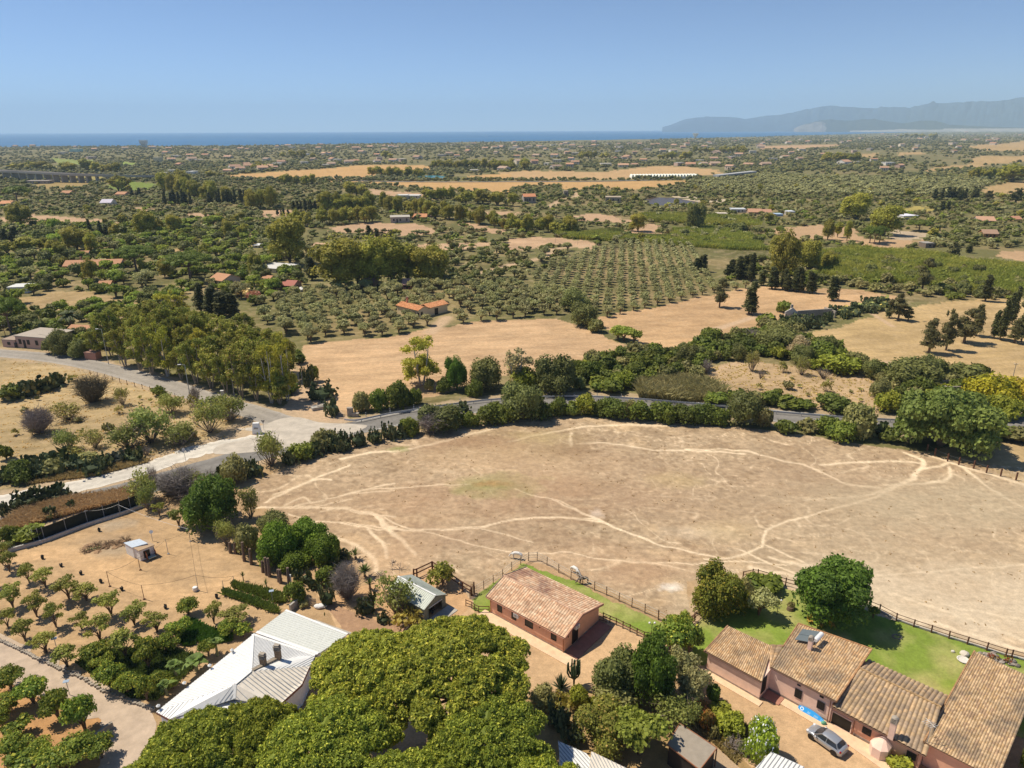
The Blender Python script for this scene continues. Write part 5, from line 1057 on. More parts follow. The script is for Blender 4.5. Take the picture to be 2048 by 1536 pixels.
# ---- distant and middle houses
WC = [(.62, .50, .38), (.72, .66, .58), (.60, .42, .32), (.70, .60, .45), (.55, .48, .42)]; RC = [(.46, .25, .15), (.44, .27, .18), (.40, .28, .20), (.50, .30, .19)]
def house(x, y, w, d, h, rz, wc, rc, label, group=None, flat=False, win=3, name=None, chim=False):
    o = thing(name or 'distant_house', label, 'house', (x, y, 0), rz, group)
    fl_ = Frame((0, 0), 0); hw_, hd = w/2, d/2
    if flat: obj('wall', prism([(-hw_, -hd), (hw_, -hd), (hw_, hd), (-hw_, hd)], 0, h, wc), M['colfar'], o); obj('roof', prism([(-hw_*1.04, -hd*1.04), (hw_*1.04, -hd*1.04), (hw_*1.04, hd*1.04), (-hw_*1.04, hd*1.04)], h+.01, h+.25, np.array(rc)), M['colfar'], o)
    else:
        obj('wall', walls([(-hw_, -hd), (hw_, -hd), (hw_, 0), (hw_, hd), (-hw_, hd), (-hw_, 0)], [h, h, h+d*.2, h, h, h+d*.2], C=wc), M['colfar'], o)
        e = .4; V = [(-hw_-e, -hd-e, h-.1), (hw_+e, -hd-e, h-.1), (hw_+e, 0, h+d*.2+.06), (-hw_-e, 0, h+d*.2+.06), (hw_+e, hd+e, h-.1), (-hw_-e, hd+e, h-.1)]; V += [(a, b, c-.15) for a, b, c in V]
        r_ = obj('roof', faces(V, [(0, 1, 2, 3), (3, 2, 4, 5), (9, 8, 7, 6), (11, 10, 8, 9), (0, 6, 7, 1), (1, 7, 8, 2), (2, 8, 10, 4), (4, 10, 11, 5), (5, 11, 9, 3), (3, 9, 6, 0)], rc), M['colfar'], o)
        if chim: obj('chimney', join([box((-hw_*.5, .5, h+d*.2+.4), (.6, .6, 1.6), C=rc), box((-hw_*.5, .5, h+d*.2+1.25), (.8, .8, .2), C=(.3, .2, .15))]), M['colfar'], r_)
    for i in range(win):
        s = -hw_+w*(i+.5)/win; obj('window', join([box((s, -hd-.02, h*.55), (min(1.0, w/win*.5), .08, h*.42))]), M['dark'], o)
        if i == 0: obj('door', box((s+w/win*.5, -hd-.02, h*.36), (.9, .06, h*.72)), M['shutter'], o)
    if win: obj('window', box((hw_+.02, 0, h*.55), (.08, 1.1, h*.4)), M['dark'], o)
    return o
def hpx(t, x, y, wpx, hpx_, d, rz, wc, rc, label, group=None, **k):
    """house whose front foot is at a traced place; width and height read from the enlargement"""
    g = GQ(t, x, y); s = ZM[t][2]; m_ = VW(g)[2]/FPX/s; w = wpx*m_; a = radians(rz); c = g[:2]+np.array([-sin(a), cos(a)])*d/2
    o = house(c[0], c[1], w, d, hpx_*m_, a, wc, rc, label, group, **k); NOV.append(np.array([c+np.array([cos(a)*p-sin(a)*q_, sin(a)*p+cos(a)*q_]) for p, q_ in ((-w/2-1, -d/2-1.5), (w/2+1, -d/2-1.5), (w/2+1, d/2+1), (-w/2-1, d/2+1))])); return o
TC = (.50, .26, .14); WT = (.72, .68, .6); CRM = (.70, .58, .36)
# L-shaped cream house in the olive grove
lo = shell('cream_house', 'cream L-shaped house with orange tile roof inside the olive grove', 'house')
LA, LB, LC = GQ('f', 930, 500), GQ('f', 992, 533), GQ('f', 1094, 508); LF = Frame(LB, degrees(atan2(*(LC-LB)[1::-1]))); Lw = np.linalg.norm((LC-LB)[:2]); ll = 6.5
W2 = 4.8; h_ = 2.9; rt = .9
obj('wall', walls([LF.p(0, 0), LF.p(Lw, 0), LF.p(Lw, W2/2), LF.p(Lw, W2), LF.p(0, W2)], [h_, h_, h_+rt, h_, h_], C=CRM), M['colfar'], lo)
obj('wall', walls([LF.p(0.01, .02), LF.p(.01, ll+W2), LF.p(-W2/2, ll+W2), LF.p(-W2, ll+W2), LF.p(-W2, 4), LF.p(-W2, .02), LF.p(-W2/2, .02)], [h_, h_, h_+rt, h_, h_, h_, h_+rt], C=CRM), M['colfar'], lo)
def gab(F_, u0, u1, v0, v1, z, rise, axis, C):
    e = .35
    if axis == 'u': a, b, c, d, f_, g_ = (u0, v0-e), (u1, v0-e), (u1, (v0+v1)/2), (u0, (v0+v1)/2), (u1, v1+e), (u0, v1+e)
    else: a, b, c, d, f_, g_ = (u1+e, v0), (u1+e, v1), ((u0+u1)/2, v1), ((u0+u1)/2, v0), (u0-e, v1), (u0-e, v0)
    P = [F_.p(*a, z), F_.p(*b, z), F_.p(*c, z+rise), F_.p(*d, z+rise), F_.p(*f_, z), F_.p(*g_, z)]
    return join([facet([P[0], P[1], P[2], P[3]], .14), facet([P[3], P[2], P[4], P[5]], .14)])
TR3 = [(.70, .31, .13), (.76, .37, .17), (.64, .27, .12)]
def P4(F_, u0, v0, u1, v1, z0, u2, v2, u3, v3, z1): return tiles(F_.p(u0, v0, z0), F_.p(u1, v1, z0), F_.p(u2, v2, z1), F_.p(u3, v3, z1), period=.3, row=.45, pal=TR3, lich=.1, seed=int(u0*3+v0) % 50)
zr2 = h_+rt+.1; obj('roof', join([P4(LF, -.3, -.4, Lw+.4, -.4, h_, Lw+.4, W2/2, -.3, W2/2, zr2), P4(LF, Lw+.4, W2+.4, -.3, W2+.4, h_, -.3, W2/2, Lw+.4, W2/2, zr2), P4(LF, .4, -.4, .4, ll+W2+.3, h_+.02, -W2/2, ll+W2+.3, -W2/2, -.4, zr2+.02), P4(LF, -W2-.4, ll+W2+.3, -W2-.4, -.4, h_+.02, -W2/2, -.4, -W2/2, ll+W2+.3, zr2+.02)]), M['tile'], lo)
obj('chimney', join([box(LF.p(-W2/2, ll+2, h_+1.6), (.6, .6, 2.4), LF.a, (.55, .25, .15)), box(LF.p(-W2/2, ll+2, h_+2.9), (.8, .8, .2), LF.a, (.2, .12, .1))]), M['col'], lo)
opening(lo, LF.p(0, 0), LF.u, Lw*.3, Lw*.48, .1, 2.2); 
for s_ in (1.2, 3.2): opening(lo, LF.p(-W2, ll), -LF.v, s_+3, s_+3.8, .9, 2.1)
opening(lo, LF.p(-W2, .02), LF.u, 1.2, 2.0, .9, 2.1)
rooted(lo, LF.p(0, 3)); NOV.append(np.array([LF.p(*q)[:2] for q in ((-W2-2.5, -9), (Lw+3, -9), (Lw+3, W2+2), (1, W2+2), (1, ll+W2+1), (-W2-1.5, ll+W2+1))]))
# middle distance houses, each with its own look
hpx('e', 610, 262, 345, 30, 9, 9, (.62, .40, .28), TC, 'long low house with terracotta roof beside the dark umbrella pines', win=7, chim=True)
hpx('e', 745, 205, 60, 22, 8, 20, WT, (.62, .27, .12), 'small house with bright orange roof behind the long terracotta roof', win=2)
hpx('e', 525, 178, 90, 12, 8, 10, WT, TC, 'house with orange roof hidden in shrubs at the left', win=0)
hpx('e', 1430, 370, 125, 42, 9, -30, (.55, .45, .38), TC, 'house with terracotta roof below the second umbrella pine', win=3)
hpx('e', 1770, 280, 200, 26, 13, -22, WT, (.62, .60, .56), 'flat roofed white villa at the foot of the eucalyptus trees', flat=True, win=4)
hpx('e', 1895, 395, 95, 30, 7, -12, (.35, .22, .18), (.42, .16, .12), 'small house with dark red roof by the olive grove corner', win=2)
hpx('e', 120, 420, 120, 40, 7, 8, (.66, .70, .72), (.66, .66, .62), 'white and grey shed at the left edge beside the dry field', flat=True, win=3)
hpx('e', 1715, 118, 90, 14, 7, -4, WT, (.74, .73, .7), 'white flat roof among the trees left of the tall eucalyptus', flat=True, win=2)
hpx('e', 1965, 408, 50, 10, 5, -15, WT, (.72, .70, .66), 'small white sheet roof beside the dark red roofed house', flat=True, win=0)
hpx('e', 690, 372, 70, 14, 5, 10, (.5, .35, .28), TC, 'tiny terracotta roof among the shrubs beyond the eucalyptus wood', win=0)
hpx('e', 1750, 345, 60, 18, 6, -20, (.6, .45, .35), TC, 'small outbuilding with terracotta roof beside the white villa', win=1)
hpx('e', 225, 785, 270, 78, 9, -14, (.50, .33, .25), (.42, .36, .29), 'pink walled farm building with pale flat roof beside the side road', flat=True, win=4)
hpx('e', 65, 775, 100, 48, 5, -10, (.48, .32, .25), (.36, .27, .2), 'low pink outbuilding at the left edge of the side road', flat=True, win=1)
hpx('e', 520, 705, 190, 30, 7, -10, (.55, .38, .3), TC, 'narrow terracotta roof behind the pink farm building', win=0)
hpx('e', 600, 858, 85, 45, 2.2, -12, (.46, .22, .15), (.42, .24, .18), 'short brick gate wall beside the side road', flat=True, win=0, name='gate_wall')
hpx('f', 870, 382, 50, 26, 8, 0, (.5, .25, .2), (.5, .3, .25), 'dark red building between the eucalyptus trunks', win=2)
hpx('f', 660, 372, 60, 34, 8, 0, (.45, .25, .18), (.4, .25, .2), 'brick red building behind the row of big eucalyptus', win=2)
hpx('c', 235, 735, 95, 52, 10, 10, (.34, .30, .26), (.56, .24, .12), 'unfinished grey two storey house with orange roof', win=3)
hpx('c', 520, 683, 34, 42, 7, 0, (.34, .29, .23), (.3, .24, .18), 'small grey stone tower in the scrub', flat=True, win=1, name='stone_tower')
hpx('c', 890, 735, 120, 45, 12, -8, (.38, .31, .22), (.42, .34, .24), 'grey farm building beside the brown pond', flat=True, win=3)
hpx('b', 1185, 888, 150, 42, 12, 10, (.42, .36, .30), (.46, .42, .36), 'grey flat roofed shed in front of the tree line', flat=True, win=3)
hpx('b', 1330, 856, 120, 14, 9, 0, (.5, .3, .2), (.58, .27, .13), 'long orange roof beside the grey flat roofed shed', win=0)
hpx('b', 1440, 858, 40, 24, 7, 0, (.34, .24, .19), (.34, .25, .2), 'small brown block at the end of the orange roof', flat=True, win=1)
hpx('b', 1195, 700, 90, 26, 12, 0, (.66, .62, .5), (.6, .58, .54), 'pale yellow farm shed beyond the eucalyptus line', flat=True, win=2)
hpx('b', 1275, 698, 110, 22, 12, -5, WT, (.66, .64, .6), 'white farm shed beyond the eucalyptus line', flat=True, win=3)
hpx('c', 1880, 808, 110, 24, 10, -6, (.5, .5, .48), (.52, .54, .56), 'grey sheet roofed barn on the right of the reed bed', flat=True, win=2)
hpx('c', 2010, 822, 100, 18, 10, -8, (.4, .28, .2), (.50, .28, .17), 'rusty roofed shed beside the grey barn', win=1)
hpx('c', 1750, 840, 80, 22, 8, -6, (.6, .52, .42), (.6, .52, .42), 'low pale wall building by the reed bed', flat=True, win=3)
hpx('d', 245, 975, 50, 30, 8, 0, (.62, .58, .52), (.6, .62, .64), 'small white tower shaped shed on the right', flat=True, win=1)
hpx('d', 150, 980, 60, 14, 8, 0, (.35, .45, .6), (.38, .48, .62), 'low blue sheeted shed on the right', flat=True, win=0)
hpx('d', 40, 965, 90, 16, 9, -10, (.42, .28, .2), (.48, .26, .17), 'long rusty roof beside the blue shed', win=0)
hpx('d', 1170, 1000, 130, 22, 12, 12, WT, (.74, .72, .78), 'white tunnel shed beside the dark cypresses', flat=True, win=0)
hpx('d', 1755, 1035, 120, 22, 11, -15, (.55, .45, .38), (.55, .32, .2), 'red brown roofed house far right among shrubs', win=2)
hpx('d', 1785, 1150, 100, 36, 9, -15, (.40, .20, .08), (.38, .24, .16), 'brown wooden house far right above the reeds', win=2)
hpx('d', 1315, 1225, 70, 34, 6, 6, (.22, .17, .13), (.34, .31, .27), 'small open dark shed beside the dirt track', flat=True, win=1)
hpx('d', 1010, 585, 80, 22, 12, 12, WT, (.72, .70, .66), 'white house with sloping wall in the far orchards', flat=True, win=2)
hpx('d', 2000, 1015, 60, 14, 8, 0, (.6, .4, .2), (.5, .25, .15), 'orange roofed shed at the right edge', win=0)
hpx('a', 832, 752, 80, 22, 12, 5, WT, (.6, .55, .62), 'pale lilac roofed house in the scrub on the left', win=2)
hpx('a', 515, 668, 70, 14, 10, 0, (.5, .35, .3), TC, 'terracotta roof left of the green field', win=0)
hpx('a', 945, 675, 80, 12, 10, -8, (.5, .35, .3), TC, 'terracotta roof below the green field', win=0)
hpx('a', 40, 755, 85, 18, 10, 3, (.6, .45, .35), (.62, .3, .15), 'orange roofed house at the left edge', win=1)
hpx('a', 290, 582, 170, 22, 14, 4, (.34, .28, .24), (.36, .31, .27), 'long brown barn below the viaduct', flat=True, win=4)
hpx('a', 1230, 415, 45, 40, 20, 0, (.62, .55, .36), (.5, .46, .36), 'tall cream silo building far left', flat=True, win=0)
hpx('a', 585, 330, 72, 22, 26, 0, (.35, .55, .5), (.66, .66, .5), 'white roofed hall with teal wall near the coast', flat=True, win=0)
hpx('a', 1270, 512, 50, 16, 14, 0, WT, (.7, .66, .6), 'white house just above the end of the viaduct', flat=True, win=1)
hpx('a', 1495, 520, 55, 34, 14, -10, WT, (.72, .70, .66), 'white two storey house beside the tall far trees', flat=True, win=2)
# far houses scattered among trees: places read off the photo
far = {'a': [(1360, 495), (1310, 345), (1390, 375), (1510, 400), (1570, 405), (1350, 405), (1500, 365), (1700, 325), (1800, 380), (1940, 440), (1960, 455), (1890, 480), (1850, 470), (1800, 500), (300, 300), (500, 345), (750, 322), (260, 290), (1330, 310), (1480, 310), (1650, 320), (1950, 320), (1900, 310), (720, 385), (1420, 445), (1620, 365)],
       'b': [(135, 405), (225, 435), (140, 465), (100, 480), (190, 465), (430, 425), (500, 405), (650, 400), (780, 425), (820, 415), (690, 405), (590, 360), (630, 355), (440, 355), (1000, 365), (1020, 395), (1200, 405), (1130, 410), (1000, 418), (1320, 390), (1510, 365), (1570, 360), (1630, 375), (330, 300), (250, 430), (300, 290), (420, 310), (540, 310), (700, 300), (850, 310), (950, 300), (1060, 290), (1150, 300), (1270, 325), (1060, 325), (1720, 330), (1850, 310), (1940, 345), (1970, 300), (1600, 280), (1760, 270), (600, 450), (640, 445), (2000, 480), (1780, 490), (560, 280), (880, 345)],
       'c': [(420, 280), (470, 315), (580, 275), (520, 270), (640, 300), (740, 290), (860, 272), (930, 275), (1020, 272), (1100, 275), (1200, 280), (1240, 275), (1370, 285), (1440, 300), (1160, 320), (1360, 330), (1500, 250), (1610, 295), (1640, 265), (1680, 270), (1850, 250), (1900, 245), (1790, 340), (1880, 365), (1990, 340), (1820, 385), (1570, 410), (1680, 395), (1700, 345), (1500, 445), (1600, 440), (1410, 440), (1690, 440), (1960, 445), (970, 385), (1000, 380), (900, 390), (830, 440), (970, 450), (1055, 445), (590, 430), (560, 400), (450, 415), (550, 455), (380, 435), (290, 370), (270, 425), (130, 375), (150, 425), (430, 375), (530, 345), (600, 355), (740, 340), (700, 290), (220, 300), (160, 320), (440, 465), (1810, 470), (1130, 410), (1280, 330), (930, 330), (1060, 345)],
       'd': [(240, 500), (320, 470), (100, 550), (190, 530), (300, 550), (500, 510), (670, 445), (730, 485), (850, 470), (1200, 465), (1540, 450), (1500, 490), (1240, 385), (1460, 315), (1190, 320), (750, 575), (650, 580), (960, 625), (1080, 610), (880, 560), (20, 420), (220, 415), (370, 410), (690, 405), (870, 410), (1500, 355), (1650, 360), (1760, 355), (1900, 320), (620, 400), (950, 345), (1350, 320), (40, 590), (1480, 400), (1600, 330)]}
LB2 = ['far house with terracotta roof among the trees', 'far pale house with flat roof among the trees']
for t, pts in far.items():
    for x, y in pts:
        fl_ = rng.uniform() < .3; g = GQ(t, x, y); s = np.hypot(*g[:2])/1000
        w_ = rng.uniform(9, 15)*(1+.18*s); hh = rng.uniform(3.2, 5.5)*(1+.1*s)
        house(g[0], g[1], w_, w_*rng.uniform(.6, .9), hh, radians(rng.uniform(-50, 50)), np.array(WC[rng.integers(5)])*rng.uniform(.85, 1.1), (np.array(RC[rng.integers(4)]) if not fl_ else np.array((.62, .58, .52)))*rng.uniform(.85, 1.15),
              LB2[int(fl_)], ['terracotta roofed houses on the far plain', 'flat roofed houses on the far plain'][int(fl_)], flat=fl_, win=2)
for i, (x0, x1, y0, y1, n) in enumerate([(0, 1300, 295.5, 301, 20), (1000, 2048, 283, 297, 22), (1500, 2048, 269, 284, 14)]):
    for k in range(n):
        g = G(rng.uniform(x0, x1), rng.uniform(y0, y1)); 
        if np.hypot(*g[:2]) > np.interp(atan2(g[0], g[1]), _ca, _cd)-60: continue
        s = np.hypot(*g[:2])/1000; w_ = rng.uniform(10, 20)*(1+.1*s); fl_ = rng.uniform() < .35
        house(g[0], g[1], w_, w_*.7, rng.uniform(4, 7)*(1+.1*s), radians(rng.uniform(-60, 60)), np.array(WC[rng.integers(5)])*1.05, (np.array(RC[rng.integers(4)]) if not fl_ else np.array((.66, .6, .52))), LB2[int(fl_)], ['terracotta roofed houses on the far plain', 'flat roofed houses on the far plain'][int(fl_)], flat=fl_, win=0)
# long white shed row, bridge, viaduct, water tower, striped tower
gh = thing('polytunnel_row', 'long white row of nursery tunnels beside the golden field', 'greenhouse', GQ('c', 1290, 545))
a, b = GQ('c', 1035, 543), GQ('c', 1560, 540); L_ = np.linalg.norm(b-a); dd = (b-a)/L_
for i in range(22):
    q = a+dd*L_*(i+.5)/22-np.array([*gh.location]); w_ = L_/22*.46
    pts = [(w_*cos(t_), 5.2*sin(t_)+.2) for t_ in np.linspace(0, pi, 7)]; V = [q+dd*px_+[0, 0, pz]+np.array([-dd[1], dd[0], 0])*s_ for s_ in (0, 16) for px_, pz in pts]
    obj('tunnel', faces(V, [(k, k+1, 8+k, 7+k) for k in range(6)]+[tuple(range(6, -1, -1)), tuple(range(7, 14))], (.80, .80, .70)), M['colfar'], gh)
vb = thing('viaduct', 'grey concrete road viaduct on pillars at the far left', 'bridge', GQ('a', 700, 540)); vo = np.array([*vb.location])
VL = [(-300, 455), (0, 473), (200, 482), (400, 492), (600, 502), (800, 508), (1100, 514), (1500, 519)]; ZV = [13, 12, 11.5, 11, 10, 9, 6, 1.5]
pv_ = [GQ('a', x, y+4, z) for (x, y), z in zip(VL, ZV)]; P_ = smooth_line(pv_, 6); 
for wd_, nm, z0_, z1_ in ((11, 'deck', -1.6, 0),):
    d_ = np.gradient(P_[:, :2], axis=0); d_ /= np.linalg.norm(d_, axis=1)[:, None]; n_ = np.stack([-d_[:, 1], d_[:, 0]], 1); V = []
    for i in range(len(P_)):
        for s_, z_ in ((-1, z0_), (1, z0_), (1, z1_+.9), (.94, z1_+.9), (.94, z1_), (-.94, z1_), (-.94, z1_+.9), (-1, z1_+.9)): V.append((*(P_[i, :2]+n_[i]*s_*wd_/2-vo[:2]), P_[i, 2]+z_))
    obj('deck', faces(V, [(i*8+k, i*8+(k+1) % 8, i*8+8+(k+1) % 8, i*8+8+k)[::-1] for i in range(len(P_)-1) for k in range(8)], (.40, .36, .31)), M['colfar'], vb)
for i in range(3, 33, 2):
    if i < len(P_): obj('pillar', box((P_[i, 0]-vo[0], P_[i, 1]-vo[1], P_[i, 2]/2-.8), (2.2, 8, P_[i, 2]-1.5), atan2(d_[i, 1], d_[i, 0]), (.36, .33, .29)), M['colfar'], vb)
vk = thing('overpass', 'grey road overpass behind the white nursery tunnels', 'bridge', GQ('c', 1900, 530)); vo = np.array([*vk.location]); a, b = GQ('c', 1700, 520, 4), GQ('c', 2000, 488, 7)
obj('deck', join([beam(a-vo, b-vo, 10, 1.4, (.36, .36, .36)), beam(a-vo+[0, 0, 1], b-vo+[0, 0, 1], 10.6, .5, (.4, .4, .4))]), M['colfar'], vk)
for k in (.25, .55, .85): q = lerp(a, b, k)-vo; obj('pillar', box((q[0], q[1], q[2]/2-.6), (1.6, 8, q[2]), 0, (.3, .3, .3)), M['colfar'], vk)
# old highway strip of the far field
struct('far_road', ribbon(wl(ln('b', [(480, 545), (900, 560), (1400, 568), (2048, 566), (2800, 562), (3300, 548)])), 9, .35), M['asph'], 'far highway strip across the golden fields')
wt = thing('water_tower', 'white cone shaped water tower on the far coast', 'tower', GQ('c', 1538, 218+6)); s_ = VW([*wt.location])[2]/FPX
obj('tank', lathe((0, 0, 0), [(s_*3.6, 4*s_), (s_*6.2, 9.6*s_), (s_*6.2, 10*s_), (0.1, 10.2*s_)], 14, (.85, .85, .83)), M['colfar'], wt); obj('shaft', lathe((0, 0, 0), [(s_*2.2, 0), (s_*2.2, 4.1*s_)], 10, (.7, .7, .68)), M['colfar'], wt)
st_ = thing('coastal_tower', 'grey ribbed water tower on legs near the left shore', 'tower', GQ('a', 1137, 296)); s_ = VW([*st_.location])[2]/FPX
obj('tank', join([box(((k-2.5)*2.3*s_, 0, 10.5*s_), (1.6*s_, 8*s_, 7*s_), 0, (.62, .66, .70)) for k in range(6)]), M['colfar'], st_)
for k in range(4): obj('leg', box(((k-1.5)*3.2*s_, 0, 3.6*s_), (1.0*s_, 4*s_, 7.4*s_), 0, (.55, .6, .64)), M['colfar'], st_)
for x, y in ((1327, 268), (1445, 263.5), (1190, 276)):
    g = G(x, y, -1.5); b_ = thing('sailing_boat', 'tiny white sailing boat on the blue sea', 'boat', g, rng.uniform(0, 3), 'sailing boats on the sea'); s_ = VW(g)[2]/FPX
    obj('sail', faces([(0, 0, .4*s_), (1.1*s_, .1*s_, .4*s_), (0, .1*s_, 3.4*s_), (0, .15*s_, .4*s_)], [(0, 1, 2), (3, 2, 1), (0, 2, 3), (0, 3, 1)], (.9, .9, .9)), M['colfar'], b_); obj('hull', box((.2*s_, 0, .2*s_), (2*s_, .5*s_, .4*s_), 0, (.85, .85, .85)), M['colfar'], b_)
# far town on the bay: blocks
for k in range(46):
    x = rng.uniform(1880, 2060); y = 254.2-(x-1880)*.004+rng.uniform(-.1, .9); g = G(x, y); d_ = np.hypot(*g[:2]); g = g*min(1, 15000/d_); 
    w_ = rng.uniform(50, 130); b_ = thing('town_block', 'pale block of the far town on the bay', 'building', (g[0], g[1], -1), rng.uniform(-.5, .5), 'buildings of the town on the bay'); obj('wall', box((0, 0, 16), (w_, 40, rng.uniform(24, 60)), 0, np.array((.62, .58, .54))*rng.uniform(.8, 1.2)), M['colfar'], b_); obj('roof', box((0, 0, 30), (w_*.6, 12, 4), 0, (.5, .4, .35)), M['colfar'], b_)
# ================================================================ SMALL THINGS
def fin(o, loc): rooted(o, loc); return o
def fence(name, label, pts, hp, rails, pw=.12, pm='wood', rm=None, rw=.05, rh=.09, group=None, cat='fence', step=None):
    """pts: feet of the posts"""
    o = thing(name, label, cat, (0, 0, 0), 0, group); P = [np.array([p[0], p[1], 0.]) for p in pts]
    if step:
        Q_ = [P[0]]
        for a, b in zip(P[:-1], P[1:]):
            k = max(1, round(np.linalg.norm(b-a)/step)); Q_ += [a+(b-a)*(i+1)/k for i in range(k)]
        P = Q_
    for p in P: obj('post', beam(p, p+[rng.normal()*.03, rng.normal()*.03, hp*rng.uniform(.96, 1.05)], pw, pw), M[pm], o)
    for z in rails: obj('rail', join([beam(a+[0, 0, z], b+[0, 0, z+rng.normal()*.015], rw, rh) for a, b in zip(P[:-1], P[1:])]), M[rm or pm], o)
    return fin(o, P[0])
def gq(t, L): return [GQ(t, *p) for p in L]
# paddock fence and garden fences
fence('paddock_fence', 'pale roped paddock fence behind the gabled pink house', gq('h', [(150, 408), (244, 352), (342, 292), (437, 240), (530, 160), (622, 105), (700, 60), (790, 55), (890, 105), (1010, 180), (1135, 250), (1255, 306), (1377, 362), (1500, 412), (1627, 475), (1758, 535), (1893, 597), (2030, 660)])+gq('2', [(1810, 682), (1887, 722), (1945, 750)]), 1.45, (.55, .95, 1.35), .09, 'wood', 'rope', .04, .05)
fence('picket_fence', 'dark brown two rail fence on the yard side of the lawn', gq('h', [(1465, 660), (1535, 692), (1600, 718), (1667, 752), (1740, 785), (1810, 822), (1882, 855), (1948, 870)]), 1.1, (.55, 1.0), .11, 'wood')
pk = thing('picket_gate', 'small dark picket gate at the gable end of the pink house', 'gate'); a, b = GQ('h', 1425, 680), GQ('h', 1500, 700); obj('picket', join([beam(lerp(a, b, k/8), lerp(a, b, k/8)+[0, 0, 1.1], .09, .03) for k in range(9)]), M['wood'], pk); obj('rail', join([beam(a+[0, 0, z], b+[0, 0, z], .04, .08) for z in (.3, .85)]), M['wood'], pk); fin(pk, a)
fence('lawn_fence', 'low dark fence at the left end of the gabled house', gq('h', [(60, 520), (120, 545), (150, 568), (190, 587), (300, 588)]), 1.0, (.5, .95), .1, 'wood')
pk = thing('picket_gate', 'tall dark picket gate panel between corral and lawn', 'gate'); a, b = GQ('i', 1570, 690), GQ('i', 1640, 600); obj('picket', join([beam(lerp(a, b, k/9), lerp(a, b, k/9)+[0, 0, 1.5], .1, .04) for k in range(10)]), M['wood'], pk); obj('post', beam(b, b+[0, 0, 1.8], .18, .18), M['wood'], pk); fin(pk, a)
fence('corral_rail', 'heavy brown corral rails behind the metal garage', gq('i', [(690, 360), (740, 350), (985, 232)]), 1.5, (.7, 1.35), .2, 'wood', rw=.1, rh=.16)
fence('corral_rail', 'heavy brown corral rails right of the fig tree', gq('i', [(985, 232), (1230, 400), (1460, 558), (1600, 640)]), 1.5, (.7, 1.35), .2, 'wood', rw=.1, rh=.16)
fence('garden_fence', 'brown two rail fence around the farmhouse lawn', gq('3', [(180, 440), (140, 470), (90, 500), (40, 520)]), 1.2, (.6, 1.1), .12, 'wood')
pk = thing('field_gate', 'dark wooden field gate beside the lawn corner', 'gate'); a, b = GQ('3', 122, 495), GQ('3', 148, 470); obj('panel', join([beam(a+[0, 0, z], b+[0, 0, z], .05, .12) for z in (.3, .6, .9, 1.2)]), M['wood'], pk); obj('post', join([beam(q, q+[0, 0, 1.5], .15, .15) for q in (a,)]), M['wood'], pk); fin(pk, a)
fence('garden_fence', 'brown rail fence corner behind the lawn trees', gq('3', [(420, 225), (475, 212), (507, 214), (587, 238), (667, 265), (760, 290)]), 1.3, (.6, 1.15), .12, 'wood')
GF = gq('3', [(1150, 395), (1210, 418), (1308, 470), (1408, 505), (1510, 538), (1612, 572), (1718, 605), (1830, 640), (1940, 675), (1975, 682), (2090, 712)])
fence('garden_fence', 'thin brown rail fence on a low kerb between lawn and paddock', GF, 1.2, (.6, 1.1), .12, 'wood', rw=.04, rh=.07)
tag(obj('kerb_wall', join([beam(a+[.1, .2, .1], b+[.1, .2, .1], .22, .3) for a, b in zip(GF[:-1], GF[1:])]), M['conc']), 'low concrete kerb under the garden fence', 'kerb')
fence('post_row', 'row of dark posts along the far right side of the paddock', gq('6', [(1480, 1062), (1525, 1087), (1600, 1120), (1665, 1140), (1752, 1162), (1827, 1187), (1910, 1207), (2000, 1230), (2110, 1260)]), 1.6, (1.3,), .2, 'wood', 'grey', .015, .015)
fence('wire_fence', 'thin wire fence along the side road', gq('4', [(530, 205), (660, 238), (790, 275), (925, 310), (1080, 358)]), 1.3, (.5, 1.0, 1.25), .09, 'wood', 'grey', .012, .012, step=3.2)
pk = thing('wooden_gate_panel', 'small weathered picket panel above the metal roofed annex', 'gate'); a, b = GQ('o', 1185, 1355), GQ('o', 1255, 1362); obj('picket', join([beam(lerp(a, b, k/10), lerp(a, b, k/10)+[0, 0, 1.3*rng.uniform(.9, 1.05)], .1, .03) for k in range(11)]), M['barkgrey'] if 'barkgrey' in M else M['stone'], pk); obj('rail', beam(a+[0, 0, .8], b+[0, 0, .8], .05, .1), M['stone'], pk); fin(pk, a)
# wooden stumps beside the domed shrubs
for i, (x, y, h) in enumerate([(330, 785, 110), (385, 792, 115), (480, 872, 200), (555, 908, 165), (680, 992, 120), (720, 1022, 185), (752, 1040, 195), (852, 1095, 130), (872, 1112, 145), (965, 1162, 215)]):
    g = GQ('o', x, y); px, py = Q('o', x, y); H_ = min(hgt(py-h/5.39, g), 3.6); tag(obj('wooden_stump', join([tube([(0, 0, 0), (.03, 0, H_*.5), (.05, .04, H_)], [.26, .21, .19], 7, (.17, .12, .09))]), M['trunk'], loc=g), 'sawn tree trunk standing at the edge of the yard', 'post', 'sawn trunks at the edge of the yard')
g = GQ('o', 980, 1155); tag(obj('white_post', join([prism([(-.15, -.15), (.15, -.15), (.15, .15), (-.15, .15)], 0, 1.9), box((0, 0, 1.94), (.36, .36, .08))]), M['white'], loc=g), 'white post beside the last sawn trunk', 'post')
